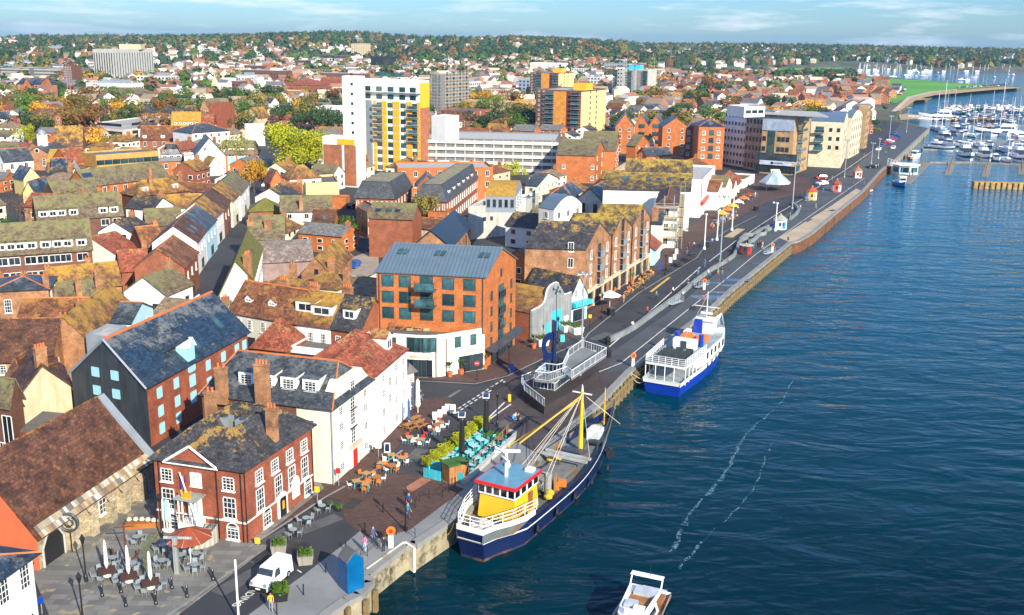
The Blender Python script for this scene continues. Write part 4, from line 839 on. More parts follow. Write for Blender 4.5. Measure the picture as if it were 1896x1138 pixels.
hb('brick house with lichen streaked hipped tile roof behind a bright green bush','c5',(905,228),(1245,190),8,5.5,'hip',3.4,brickd,tilel,dorm=(('a',.2,.25,1.5,1.3),('a',.78,.25,1.5,1.3)),ch=((.35,.3,4.),))
hb('low house with orange and green lichened roof and pale blue base','c5',(1080,303),(1320,292),7,3,'ga',2.8,skyb,tilel)
hb('low building with thick moss roof beside the lane of parked cars','c5',(965,418),(1200,405),8,2.8,'ga',3.2,brickd,moss)
hb('white walled cottage with bright red tile roof beside the parked cars','c5',(765,618),(940,575),7,3.2,'mono',3.2,white,tiler)
hb('brown tiled house with brick chimney left of the high street fronts','c5',(945,560),(1085,545),8,4.5,'ga',3.4,brickd,tile,ch=((.9,.5,4.,3),))
hb('brick house with rusty brown tile roof in front of the red roofed cottage','c5',(800,720),(985,705),8,4.2,'ga',3.,brick,tiler,ch=((.98,.6,4.,3),))
hb('long low range with golden lichened ridge and brown tiles','c5',(345,852),(800,805),8,4.0,'ga',3.2,brickw,tilel,ch=((.6,.6,4.,2),(.0,.5,3.5,2)))
hb('low stone walled cottage with pale grey slab roof and brick chimney','c5',(325,935),(690,885),6,3.3,'ga',2.6,stone,moss,ch=((.55,.1,3.,1),(.93,.2,4.,2)))
hb('square weathered brick house with low slate roof and two tall white windows','c5',(-60,856),(318,838),9,6.5,'hip',1.4,brickw,slate,wa=[('sash',1.1,2.2,[3.],[.27,.88]),('dark',1.1,2.4,[2.9],[.64])],ch=((.5,.5,1.6,2),(.96,.1,2.,2)))
hb('long brown tiled roof in front of the square weathered brick house','d1',(110,225),(560,218),8,5,'ga',3.,brickw,tile,ch=((.92,.2,3.,2,1.4),))
hb('broad brown tiled roof with brick chimney at the left edge of the picture','d1',(-100,458),(330,452),10,5,'ga',4.2,brickw,tileb,ch=((.97,.7,4.,2,1.3),))
hb('house under a steep golden lichened roof left of the slate warehouse roof','d1',6.5,(600,330),(880,95),6,'gb',3.4,brickw,tilel,wa=None,wb_=None)
hb('plain grey metal clad extension behind the black warehouse gable','d1',(565,300),(700,315),(800,240),7.2,'flat',1,lead,feltl,wa=None,wb_=None,cat='extension',nm='extension')
hb('small house with patched slate roof and orange ridge above the grey extension','d1',(735,200),(860,205),(985,105),7,'ga',1.8,skyb,slate,wa=None)
hb('weathered cream gable house with tall brick chimney and brown dormered roof','d1',(120,700),(465,618),(560,470),('b',500,885),'gb',('p',300,490),buff,tileb,wa=None,wb_=(2,1,'sash'),ch=((.5,.12,5.0,4,1.3),),dorm=(('b',.35,.35,1.3,1.1,'dark','gab',tileb),('b',.75,.35,1.3,1.1,'dark','gab',tileb)))
hb('low brick house with brown hipped roof behind the cream gable','d1',(30,608),(155,612),8,4.2,'hip',3.,brickw,tileb)
hb('white edged black flat roofed shed below the cream gable','d1',(120,918),(320,937),(438,822),2.8,'mono',.2,brickd,felt,wa=None,wb_=None,cat='shed',nm='shed')
hb('dark brick house with tall white bay window at the left edge','d1',(-120,715),(62,745),(95,690),6.5,'ga',2.4,brickd,moss,wb_=None,wa=[('white',1.4,3.6,[1.6],[.85]),('white',1.,1.4,[.5],[.6])])
# high street fronts, west side
HS=[((5,690),(92,592),'nearest high street house with brown tile roof and red dormer',brick,tile),((88,525),(143,452),'high street house with brown roof and two skylights',white,tileb),((145,450),(213,377),'high street house with blue slate roof and two small gables',skyb,slate),
 ((208,362),(262,312),'white fronted high street shop with golden gable roof',white,tilel),((262,312),(318,240),'red brick fronted high street house with dark roof',brick,tileb),((318,255),(372,205),'high street shop with orange lichened roof beyond the brick front',cream,tilel),((372,215),(430,135),'farthest white high street front before the orange tree',white,moss)]
for i,(p,q,lb,wm,rm) in enumerate(HS): hb(lb,'c6',8.5,p,q,6.6,'gb',3.2,wm,rm,wb_=[('sash',.9,1.4,[3.9],[.2,.5,.8]),('shop',3.,2.,[.2],[.5])],wa=None,sky_=((('b',.35,.4,1.1,1.8),('b',.65,.4,1.1,1.8)) if i==1 else ()),ch=((.5,.9,2.2,3),),cat='shop',nm='high_street_shop')
hb('steep green moss roof with golden far slope at the street corner','c6',(238,875),(455,775),(518,560),6.2,'gb',4.2,white,mossg,ch=((.85,.03,4.5,5,1.8),),wa=[('dark',.8,1.3,[1.2,4.],[.15])],sky_=(('b',.3,.3,.9,2.),('b',.6,.4,.9,2.)))
hb('brick house with moss grey roof and one broad red chimney behind the green roof','c6',(430,507),(660,503),8,5,'ga',4.2,brickw,moss,ch=((.04,.3,3.5,2,1.4),(.55,.2,3.5,3,1.6)))
hb('small brick building with green hipped roof behind the moss grey roof','c6',(435,327),(637,323),8,4,'hip',2.6,brick,mossg)
hb('long dark mossy slate roof with white end wall near the palm garden','c6',(640,327),(975,320),8,5,'ga',3.2,white,moss,ch=((.4,.05,3.,1),))
hb('plain brown tiled brick cottage beside the palm garden','c6',(842,410),(985,413),6.5,3.6,'ga',3.,bricko,tileb,wb_=None,wa=None,sky_=(('a',.55,.4,.8,1.2),))
hb('long shed with mottled pink grey slates and a green painted wall','c6',(520,658),(850,642),7.5,3.8,'ga',3.2,M('mural_wall',(.25,.18,.17)),M('mottled_slate',(.27,.22,.2),kind='tile',c2=(.12,.11,.1),amt=.7,var=.4),wa=None,wb_=None,cat='shed',nm='long_shed')
hb('brick gable house with orange lichened tile roof at the edge of the gravel yard','c6',(775,735),(975,742),(1085,614),('b',975,860),'gb',('p',885,628),brickw,tilel,wa=[('dark',.8,1.,[3.4],[.5])],wb_=None,ch=((.98,.02,2.5,4,1.3),))
hb('house with brown lichened hipped roof below the white tower block','c6',(700,115),(905,103),8,6,'hip',3.4,cream,tilel)
hb('cottage with orange gabled roofs beside the big yellow green tree','c6',(572,135),(660,130),6,5,'gb',3.4,bricko,tiler)
hb('low brown tiled house behind a white chimney gable','c6',(640,207),(775,203),7,4,'ga',2.5,white,tile,ch=((1.,.5,3.2,2,1.6),))
hb('buff yellow flat roofed workshop with white right wall','c6',(805,148),(1022,138),(1052,88),5,'flat',1,yell,felt,wa=None)
hb('orange brick garage with flat roof beside the parked silver car','c6',(900,238),(1068,242),5,2.8,'flat',1,bricko,felt,wa=None,wb_=None,cat='garage',nm='garage')
hb('small white gabled house with blue slate roof behind a brick chimney','c6',(640,315),(700,352),(762,318),4,'ga',2.,white,slateb,ch=((1.,.5,2.5,2),))
hb('low cream building with one wide window below the dark mossy slates','c6',(690,432),(840,428),4,2.6,'flat',1,yell,slateb,wa=[('white',2.,1.,[1.],[.25])],wb_=None)
# offices and blocks behind the orange flats
hb('brick office wing with dark lead mansard and moss roof, left of the pair','c7',(-8,236),(248,243),(372,165),6.4,'man',4.0,brick,manl,inset=1.8,cat='office',nm='mansard_office',wa=(2,8,'sash'))
hb('brick office wing with dark lead mansard and long street side, right of the pair','c7',(385,258),(590,262),(905,105),6.6,'man',4.0,brick,manl,inset=1.8,cat='office',nm='mansard_office',wa=(2,6,'sash'),wb_=(2,16,'sash'),dorm=tuple(('b',s,.15,2.6,1.6,'white','flat') for s in(.12,.26,.4,.54,.68,.82)))
hb('small brick gable with diamond window between the two lead mansard wings','c7',(400,152),(533,152),8,8.6,'gb',2.6,brick,slate,wa=(1,2,'white'),cat='office',nm='office_link')
hb('pale flat roofed office with roof plant and small dome behind the mansards','c7',(270,45),(900,40),14,9.5,'flat',1,bricko,feltl,cat='office',nm='flat_office')
hb('plain brown brick block with moss roof and four skylights by the gravel yard','c7',(80,364),(366,376),8,8.6,'ga',2.6,brick,moss,wa=None,wb_=None,sky_=tuple(('a',s,.45,1.3,1.,) for s in(.17,.42,.62)),cat='workshop',nm='brick_block')
hb('low brick offices with wide dark windows left of the plain brown block','c7',(0,300),(70,335),(120,290),6,'flat',1,bricko,felt,wa=(2,3,'mod'),cat='office',nm='low_office')
hb('low brick lodge with two dark windows under the right mansard wing','c7',(470,335),(583,340),6,4.5,'flat',1,bricko,tileb,wa=(1,2,'mod'),cat='office',nm='low_office')
nv,_=hb('large navy blue slate roof with brown brick gable behind the orange flats','c7',(372,552),(615,556),(832,414),6.0,'gb',('p',497,455),brickw,navy,wa=None,wb_=(1,2,'shop'),ov=.4,cat='hall',nm='navy_roofed_hall')
hb('pale concrete modern block with small square windows and glazed stair','c7',(735,303),(1112,268),(1200,212),('b',1120,470),'flat',1,conc,feltl,wa=[('dark',.8,.9,[4.2,8.],[.28,.4]),('curt',3.2,1.7,[3.4,7.],[.9])],wb_=[('strip',3.,9,[.4],[.6])],cat='office',nm='concrete_block')
hb('metal clad penthouse with curved golden lichened roof on the concrete block','c7',(850,225),(1045,228),(1130,165),14.5,'barrel',2.2,lead,ochre,z0=11.5,wa=(1,5,'dark'),cat='penthouse',nm='penthouse')
hb('white flats with grey curved roof behind the triple gabled block','c7',(1200,300),(1300,318),(1422,270),11,'barrel',2.4,white,zinc,cat='flats',nm='curved_roof_flats')
hb('cream workshop with slate roof and orange brick gable behind the concrete block','c7',(1110,152),(1190,158),(1305,104),5,'ga',2.6,cream,slate)
hb('dark hipped slate roof beside the timber framed gable','c8',(190,215),(330,222),(405,180),5.5,'hip',2.8,buff,slateb,cat='hall')
hb('black and white timber framed gable house with dark roof','c8',(365,225),(515,240),(540,170),5,'gb',3.,M('timber_frame',(.6,.58,.5),kind='plank'),slateb,wa=(1,2,'dark'))
hb('tall gold lichened roof of the old quay warehouse behind the scaffolding','c8',(525,168),(1065,180),(1120,120),('b',1060,430),'ga',('p',1098,75),white,slatey,wa=[('dark',.9,.7,[4.5],[.2,.9])],wb_=None,cat='warehouse',nm='old_warehouse',sky_=tuple(('a',s,.62,1.,1.5) for s in(.22,.26,.5,.62,.75,.9)),ov=.3)
hb('dark lichened warehouse roof parallel behind the gold lichened warehouse','c8',(665,72),(1075,85),8,11,'ga',3.6,brick,slatey,wa=None,wb_=None,cat='warehouse',nm='old_warehouse')
tw,(a,b,c,d,h)=hb('tall blank white tower wall with red pub fascia at its foot on the quay','c8',9,(1135,118),(1220,30),('b',1140,345),'flat',1,white,feltl,wa=None,wb_=[('sash',1.,2.2,[.6],[.2,.5,.8])],cat='building',nm='white_tower_building')
v=(c-b).normalized(); n2=V((v.y,-v.x,0)); L=(c-b).length; rv=math.atan2(v.y,v.x); bb=B(); bb.box(tuple((b+c)/2+n2*.4+V((0,0,3.4))),(L,.8,.9),red,rv); bb.obj('fascia',tw)
for i in range(9): 
 bb=B(); bb.box(tuple(b+n2*.1+v*.3+V((0,0,4.6+i*(h-5)/9))),(.5,.2,.5),brick,rv); bb.obj('quoin_block',tw)
hb('plain cream house with slate roof and tall chimney left of the scaffolding','c8',(822,378),(888,382),(915,352),('b',890,555),'ga',2.4,cream,slateb,wa=None,wb_=None,ch=((.3,.1,3.2,3,1.4),))
hb('small tile roofed quay cottage with pale blue front and plants','c8',6,(845,545),(882,500),3.4,'gb',2.2,skyb,tiler,wb_=(1,1,'sash'))
sc_,(a,b,c,d,h)=hb('white three storey corner building wrapped in scaffolding on the quay','c8',(855,268),(985,270),(1078,200),('b',1000,535),'hip',1.8,white,tileb,cat='building',nm='corner_building')
# scaffolding
sf_=thing('scaffolding','galvanised scaffolding with plank lifts round the white corner building','scaffolding',b)
u=(b-a).normalized(); v=(c-b).normalized(); n1=V((u.y,-u.x,0)); n2=V((v.y,-v.x,0)); P0=a+n1*1.3-u*.5; P1=b+n1*1.3+n2*1.3; P2=c+n2*1.3+v*2
tb=B(); pk=B()
for p,q,n_ in((P0,P1,n1),(P1,P2,n2)):
 L=(q-p).length; d_=(q-p).normalized(); k_=max(2,int(L/2))
 for i in range(k_+1):
  for o_ in(0,1.): x=p+d_*(L*i/k_)-n_*o_; tb.tube(x,x+V((0,0,h+2.4)),.06,steel,n=4)
 z_=2.6
 while z_<h+1.5:
  pk.hexa([x+V((0,0,z_+zz)) for zz in(0,.12) for x in(p,q,q-n_*1.1,p-n_*1.1)],M('scaffold_board',(.5,.36,.18)))
  for dz in(.55,1.05): tb.tube(p+V((0,0,z_+dz)),q+V((0,0,z_+dz)),.05,steel,n=4)
  z_+=2.3
 for i in range(k_): tb.tube(p+d_*(L*i/k_)+V((0,0,2.6*(i%3))),p+d_*(L*(i+1)/k_)+V((0,0,2.6*(i%3)+2.6)),.05,steel,n=4)
tb.obj('tubes',sf_); pk.obj('board_lift',sf_)
# small quay fronts beyond the white tower
for p,q,ft,lb,wm,rm,rt in(((700,385),(800,318),(700,640),'white gabled quay pub next to the tall white wall',white,tile,'ga'),((803,322),(893,275),(805,600),'cream quay house with brown roof and blue lettering, second from the tall white wall',cream,moss,'ga'),((905,335),(960,296),(908,485),'narrow cream gable with orange roof among the quay pubs',cream,tiler,'ga'),((965,296),(1038,218),(975,405),'cream quay house with orange tile roof and dormer near the canopy',cream,tiler,'gb'),((1045,245),(1190,172),(1052,350),'low white kiosk building with a green planted roof near the canopy',white,mossg,'flat')):
 hb(lb,'f4',9,p,q,('b',*ft),rt,2.4,wm,rm,wa=None,cat='pub',nm='quay_pub')
# victorian brick warehouses
hb('orange brick victorian warehouse with brown lichened roof and white arched windows, left of its group','r3',(275,967),(555,975),(665,925),('b',560,1175),'ga',('p',612,862),bricko,moss,wa=[('arch',1.1,1.6,[1.,4.6],[.2,.95])],wb_=(3,2,'arch'),cat='warehouse',nm='victorian_warehouse',sky_=(('a',.3,.3,1.,1.2),))
hb('small orange brick gable in front of the brown lichened warehouse roof','r3',(362,1058),(552,1060),6,('b',552,1170),'gb',('p',440,965),bricko,slateb,wa=[('arch',1.2,1.8,[.9],[.25,.7])],cat='warehouse',nm='warehouse_gable')
hb('tall orange brick warehouse with big brown roof and white windows, middle of its group','r3',(455,935),(705,938),(820,885),('b',720,1120),'ga',('p',762,800),bricko,moss,wb_=(4,3,'arch'),wa=None,cat='warehouse',nm='victorian_warehouse',sky_=(('a',.7,.4,1.2,1.5),))
hb('narrow orange brick warehouse with mossy roof, right of its group','r3',(785,900),(850,905),(925,880),('b',855,1030),'ga',('p',885,825),bricko,moss,wb_=(4,2,'arch'),wa=None,cat='warehouse',nm='victorian_warehouse')
hb('low brick lodge with slate roof and yellow central gable below the gabled flats','r3',(930,975),(1115,972),9,5,'ga',2.6,bricko,slate,wa=(1,5,'white'))
hb('orange brick quay flats with balconies and a grey pyramid roof','r3',(1312,762),(1500,765),14,('b',1500,1075),'hip',2.4,bricko,slateb,ov=.1,wa=[('arch',1.3,2.,[5,8.5,12,15.4],[.2,.78]),('strip',1.8,2.4,[4.8,8.3,11.8,15.2],[.5])],hz=19,cat='flats',nm='quay_flats')
hb('brown brick side wing with grey roof left of the orange quay flats','r3',(1215,775),(1312,778),14,('b',1310,1040),'hip',2.4,brick,slateb,ov=.1,wa=(5,2,'arch'),wb_=None,cat='flats',nm='quay_flats')
gf=[(705,'leftmost'),(845,'second'),(948,'third'),(1048,'rightmost')]
for i,(x,w_) in enumerate(gf):
 x2=[842,946,1046,1240][i]; y=[760,752,752,765][i]
 hb('orange brick gabled flats with blue slate roof, %s of four gables in a row'%w_,'r3',(x,y),(x2,y+3),14,('b',x2-(0 if i else 4),[960,905,905,975][i]),'gb',('p',(x+x2)/2,[672,675,680,700][i]),bricko,slateb,ov=.1,wa=[('strip',2.8,1.8,[1.,4.5,8.],[.5])] if i in(1,2) else (4,2,'white'),wb_=None if i<3 else (4,3,'white'),cat='flats',nm='gabled_flats',group='row of four orange gabled flats')
# tower blocks
def tower(nm,label,k,A,Bq,Cq,foot,wall,wa=None,wb_=None,rf=feltl,**kw):
 kw.setdefault('th',-27 if PX(k,*Bq)[0]>600 else -14)
 return hb(label,k,A,Bq,Cq,('b',*foot),'flat',1,wall,rf,wa=wa,wb_=wb_,cat='tower block',nm=nm,**kw)
wt,(a,b,c,d,h)=tower('white_yellow_tower','tall white and yellow residential tower with balconies in the middle of the town','o',(670,146),(781,151),(794,148),(779,322),white,wa=[('strip',5.5,1.5,[h_*3.+1 for h_ in(10.6,)],[.35,.62]),])
u=(b-a).normalized(); v=(c-b).normalized(); n1=V((u.y,-u.x,0)); n2=V((v.y,-v.x,0)); L=(b-a).length; L2=(c-b).length; rz=math.atan2(u.y,u.x); rv=math.atan2(v.y,v.x); H1=h*.78; fh=H1/9
gp=B(); gp.hexa([p+V((0,0,z_)) for z_ in(.5,H1) for p in(a+n1*.15,a+u*L*.17+n1*.15,a+u*L*.17,a)],lead); gp.obj('grey_panel',wt)
for s0,s1,o_ in((.2,.245,0),(.35,.43,0),(.54,.65,0),(.77,.865,0),(.955,1.,0)):
 for i in range(9): bb=B(); bb.hexa([p+V((0,0,z_)) for z_ in(i*fh+.3,(i+1)*fh-.05) for p in(a+u*L*s0+n1*.25,a+u*L*s1+n1*.25,a+u*L*s1,a+u*L*s0)],amber); bb.obj('yellow_panel',wt)
wallwins(wt,a,b,[('strip',L*.085,fh*.6,[i*fh+.5 for i in range(9)],[.295,.485,.71,.91]),('dark',1.6,.8,[i*fh+1.2 for i in range(9)],[.085])],False)
wallwins(wt,a,b,[('strip',L*.1,fh*.6,[H1+.6,H1+fh+.5],[.1,.3,.5,.7,.88])],False)
for s in(.295,.9):
 for i in range(4,9): balcony(wt,a+u*(L*s)+V((0,0,i*fh+.4)),n1,u,4.2,1.4,steel,glt)
bb=B(); bb.hexa([p+V((0,0,z_)) for z_ in(h*.72,h-.4) for p in(b+n2*.2,c+n2*.2,c,b)],amber); bb.hexa([p+V((0,0,z_)) for z_ in(0,h*.72) for p in(b+n2*.2,c+n2*.2,c,b)],rosec); bb.obj('end_panel',wt)
bb=B(); bb.box(tuple((a+b)/2+n1*.6+V((0,0,H1+fh+.1))),(L+.6,1.4,.25),steel,rz); bb.obj('penthouse_balcony',wt)
tower('white_slab_tower','blank white slab with a column of small windows beside the yellow tower','o',(633,139),(669,143),5,(673,322),white,th=-6,wa=[('dark',.9,.9,[4+i*3.3 for i in range(10)],[.5])])
lb_,(a,b,c,d,h)=tower('terracotta_wing','terracotta clad wing with white frame and yellow top below the white tower','o',(597,255),(661,257),(676,254),(662,347),white,th=-20)
u=(b-a).normalized(); n1=V((u.y,-u.x,0)); L=(b-a).length
bb=B(); bb.hexa([p+V((0,0,z_)) for z_ in(.5,h*.86) for p in(a+u*L*.03+n1*.2,a+u*L*.57+n1*.2,a+u*L*.57,a+u*L*.03)],rosec); bb.hexa([p+V((0,0,z_)) for z_ in(.5,h*.86) for p in(a+u*L*.65+n1*.2,a+u*L*.98+n1*.2,a+u*L*.98,a+u*L*.65)],rosec); bb.obj('cladding',lb_)
bb=B(); bb.hexa([p+V((0,0,z_)) for z_ in(h*.87,h-.2) for p in(a+u*L*.45+n1*.2,a+u*L*.95+n1*.2,a+u*L*.95,a+u*L*.45)],amber); bb.obj('yellow_panel',lb_)
cpk,(a,b,c,d,h)=tower('white_banded_car_park','long multi storey car park with white horizontal bands beside the white tower','o',(781,257),(1030,262),30,(1030,325),concd,rf=conc,th=-5)
u=(b-a).normalized(); n1=V((u.y,-u.x,0)); rz=math.atan2(u.y,u.x); L=(b-a).length
for i in range(5): bb=B(); bb.box(tuple((a+b)/2+n1*.3+V((0,0,h*(i+.45)/5))),(L+1,.6,h/5*.42),white,rz); bb.obj('parapet_band',cpk)
for i in range(14): bb=B(); bb.box(tuple(a+u*(L*(i+.5)/14)+n1*.1),(.5,.3,h),conc,rz); bb.obj('column',cpk)
hb('white box plant room on the roof of the white banded car park','r2',(1252,692),(1355,700),(1407,686),22,'flat',1,white,feltl,z0=15,wa=None,wb_=None,cat='plant room',nm='plant_room')
def seg(root,a,b,n,segs,h,ext=.25):
 L=(b-a).length; u=(b-a).normalized()
 for s0,s1,m_ in segs: bb=B(); bb.hexa([p+V((0,0,z_)) for z_ in(.3,h-.3) for p in(a+u*L*s0+n*ext,a+u*L*s1+n*ext,a+u*L*s1,a+u*L*s0)],m_); bb.obj('panel',root)
dred=M('dark_red_render',(.16,.04,.025)); ocr=M('orange_render',(.62,.26,.04)); pyel=M('pale_yellow_render',(.72,.55,.25),var=.05); brn=M('brown_brick_dots',(.16,.09,.06),kind='brick')
for k_,(A,Bq,Cq,ft,lb) in enumerate((((128,497),(445,507),(635,500),(447,820),'tower block of brown, orange, dark red and pale yellow panels, nearer of the two'),((85,368),(285,374),(403,370),(287,560),'tower block of brown, orange and pale yellow panels, farther of the two'))):
 t_,(a,b,c,d,h)=tower('panel_tower',lb,'r3',A,Bq,Cq,ft,brn,group='pair of orange and brown tower blocks')
 u=(b-a).normalized(); v=(c-b).normalized(); n1=V((u.y,-u.x,0)); n2=V((v.y,-v.x,0)); seg(t_,a,b,n1,((.4,.68,ocr),(.68,1.,dred)),h); seg(t_,b,c,n2,((0,1,pyel),),h)
 wallwins(t_,a+n1*.0,b,[('white',.9,1.,[1.5+i*h/9 for i in range(9)],[.07,.17])],False); wallwins(t_,b+n2*.26,c+n2*.26,[('dark',1.2,1.2,[1.5+i*h/8 for i in range(8)],[.35,.6])],False)
 for i in range(9): 
  for s in(.33,.9): balcony(t_,a+u*((b-a).length*s)+n1*.25+V((0,0,1+i*h/9.2)),n1,u,4.5,1.6,steel,glt)
 bb=B(); q=(b+c)/2-n2*6; bb.box(tuple(q+V((0,0,h))),(9,7,3.4),amber,math.atan2(v.y,v.x)); bb.obj('plant_room',t_)
t_,(a,b,c,d,h)=tower('grey_tower','pale grey tower block with dark balconies and blue plant room on top','r3',(700,352),(935,352),(1005,350),(935,540),M('pale_grey_panel',(.45,.45,.4)),wa=[('dark',1.2,1.2,[1.5+i*3.3 for i in range(10)],[.12,.2,.4,.6])],wb_=[('white',1.1,1.1,[1.5+i*3.3 for i in range(10)],[.4,.7])])
u=(b-a).normalized(); n1=V((u.y,-u.x,0)); seg(t_,a,b,n1,((.55,.62,grey),(.68,.9,M('mid_grey_panel',(.25,.23,.21)))),h)
for i in range(10):
 for s in(.04,.47,.93): balcony(t_,a+u*((b-a).length*s)+n1*.25+V((0,0,1+i*h/10.2)),n1,u,4.,1.5,dkf,glt)
bb=B(); bb.box(tuple((a+c)/2+V((0,0,h))),(11,9,4),tealp,math.atan2(u.y,u.x)); bb.obj('plant_room',t_)
t_,(a,b,c,d,h)=tower('wrapped_tower','tower block wrapped in scaffolding with glass balconies right of the white tower','r2',(1250,382),(1335,390),(1525,385),(1337,680),M('mid_grey_panel',(.25,.23,.21)),wa=(11,2,'mod'),wb_=[('mod',2.2,1.6,[1.5+i*3.3 for i in range(11)],[.15,.4,.65,.9])])
u=(b-a).normalized(); v=(c-b).normalized(); n1=V((u.y,-u.x,0)); n2=V((v.y,-v.x,0)); sf2=thing('scaffolding','grey scaffolding round the tower block right of the white tower','scaffolding',b); tb=B()
for p,q,n_ in((a+n1*1.5,b+n1*1.5,n1),(b+n2*1.5,c+n2*1.5,n2)):
 L=(q-p).length; d_=(q-p).normalized()
 for i in range(9): x=p+d_*(L*i/8); tb.tube(x,x+V((0,0,h+2)),.16,steel,n=4)
 for i in range(13): tb.tube(p+V((0,0,1+i*h/12)),q+V((0,0,1+i*h/12)),.16,M('scaffold_board',(.5,.36,.18)),n=4)
tb.obj('tubes',sf2)
t_,(a,b,c,d,h)=tower('fluted_office_tower','wide pale concrete office tower with vertical fins standing far left above the town','r1',(672,196),(830,203),(1110,192),(835,438),conc,wa=[('dark',1.,26,[2.],8)],wb_=[('dark',1.,26,[2.],16)])
bb=B(); bb.box(tuple((b+c)/2-V((0,0,0))+V((-6,14,h))),(22,12,5),buff,0); bb.obj('plant_room',t_)
tower('brick_tower','dark brick tower with rows of small white windows beside the fluted office tower','r1',(455,318),(530,322),14,(530,470),brickd,wa=(9,5,'white'))
dk_,(a,b,c,d,h)=tower('dark_car_park','dark striped multi storey car park at the far left','r1',(5,345),(222,340),40,(222,430),concd)
dk2,(a2,b2,c2,d2,h2)=tower('dark_car_park','dark striped multi storey car park left of the small windowed brick tower','r1',(250,335),(452,345),40,(452,440),concd)
for r_,a_,b_,h_ in((dk_,a,b,h),(dk2,a2,b2,h2)):
 u=(b_-a_).normalized(); n1=V((u.y,-u.x,0))
 for i in range(4): bb=B(); bb.box(tuple((a_+b_)/2+n1*.4+V((0,0,h_*(i+.5)/4))),((b_-a_).length,.8,h_/4*.4),conc,math.atan2(u.y,u.x)); bb.obj('parapet_band',r_)
hb('orange brick offices with three gables and blue slate roof at the left','r1',(122,470),(300,458),(385,455),('b',300,540),'ga',4.5,bricko,slateb,wa=(3,6,'white'),cat='office',nm='gabled_office',ov=.1)
for i in range(2):
 hb(['orange brick front gable on the left of the blue slate offices','orange brick front gable on the right of the blue slate offices'][i],'r1',((165,470),(330,460))[i],((235,466),(385,458))[i],6,('b',235+150*i,540),'gb',5.,bricko,slateb,wa=(3,2,'white'),cat='office',nm='office_gable',ov=.1)
hb('dark brick flats with mossy hipped roofs beside the flyover','r1',(705,527),(1060,530),14,('b',1060,580),'hip',4.,brickd,moss,wa=(3,9,'white'),cat='flats',nm='brick_flats')
pc_,(a,b,c,d,h)=hb('low pinkish concrete car park deck with lamp posts on its roof','r1',(515,760),(895,792),(1142,708),('b',897,838),'flat',1,M('pink_concrete',(.7,.58,.48)),M('deck_concrete',(.34,.32,.28),kind='road'),wa=[('dark',17,1.3,[1.,4.6],[.25,.75])],wb_=[('dark',20,1.3,[1.,4.6],[.25,.75])],cat='car park',nm='car_park_deck')
hb('red brick row of flats with flat roof left of the olive tree','f5',(100,280),(470,275),9,6,'flat',1,brickd,slateb,cat='flats',nm='brick_flats'); hb('red brick row of flats with flat roof behind the olive tree','f5',(500,215),(905,205),9,7,'flat',1,brickd,slateb,cat='flats',nm='brick_flats')
hb('short red brick flats beside the yellow tree','f5',(1290,200),(1550,170),9,6,'flat',1,brick,slateb,cat='flats',nm='brick_flats'); hb('narrow red brick wing with two white windows behind the olive tree','f5',(760,262),(860,258),9,8,'flat',1,brick,slateb,cat='flats',nm='brick_flats')
gh,(a,b,c,d,h)=hb('pedimented brick guildhall with clock, slate roof and white cupola','f5',(365,785),(690,795),(815,655),('b',690,1030),'gb',('p',522,695),M('pink_brick',(.52,.27,.15),kind='brick'),slate,wa=[('arch',1.3,2.6,[1.6],[.22,.75])],wb_=(2,4,'white'),cat='guildhall',nm='guildhall')
u=(b-a).normalized(); v=(c-b).normalized(); n1=V((u.y,-u.x,0)); p=(a+b)/2+v*6; bb=B(); bb.box(tuple(p+V((0,0,h+2))),(2.4,2.4,4.),white,math.atan2(u.y,u.x)); bb.lathe(tuple(p+V((0,0,h+6))),[(1.4,0),(1.3,.6),(.9,1.3),(.1,1.7)],lead,12); bb.obj('cupola',gh)
bb=B(); p=(a+b)/2+n1*.1+V((0,0,h+1.)); bb.tube(p,p+n1*.15,.8,wht,n=16); bb.tube(p+n1*.15,p+n1*.2,.6,blk,n=16); bb.obj('clock',gh)
hb('large plain brown roof with a bright orange lichened ridge','f5',(775,748),(1155,742),14,5,'ga',8.,brick,M('brown_ridge_tile',(.13,.075,.05),kind='tile',c2=(.6,.33,.01),amt=.75),cat='hall',nm='big_roof_hall')
hb('brown brick block with white sashes near the guildhall','f5',(-40,778),(290,757),(332,705),('b',300,1085),'ga',2.4,brickd,moss,wa=[('sash',1.1,1.6,[1,4,7],[.55,.85])],cat='flats',nm='brick_flats')
hb('white and black half timbered house at the left edge','f5',(-80,880),(60,905),9,7,'gb',3.5,white,slate)
hb('house with vivid orange lichened roof behind the guildhall','f5',(660,908),(940,908),10,4,'ga',3.6,brick,ochre); hb('red tiled house with one white window beside the orange lichened roof','f5',(965,915),(1280,885),10,4.5,'ga',4.,bricko,tiler)
hb('long low yellow brick building with a row of blue windows','o',(177.5,289),(293,281),12,7,'flat',1,bricky,slateb,wa=[('mod',2.6,1.6,[4.],8)],cat='school',nm='yellow_hall')
hb('mint green house with dark slate roof, left of two','f5',(762,1048),(968,1038),8,5.4,'ga',3.6,mint,slateb); hb('mint green house with dark slate roof, right of two','f5',(975,1068),(1140,1062),8,5.,'hip',3.6,mint,slateb)
hb('cream yellow house with blue slate roof in front of the mint houses','f5',(330,1140),(560,1120),7,5,'gb',3.,yell,slateb); hb('cream gable house with dark roof and brick extension left of the bare trees','c5',(150,205),(235,210),(275,175),6.5,'gb',3.,yell,slateb)
hb('orange brick house with blue grey mansard and three white dormers','f6',(345,905),(690,893),(712,880),6.2,'man',5.6,bricko,slateb,inset=2.5,dorm=tuple(('a',s,.08,2.,1.6,'white','flat') for s in(.22,.5,.78)))
hb('white flat roofed house between the blue mansard and the big white gable','f6',(692,838),(830,835),9,8.5,'flat',1,white,felt)
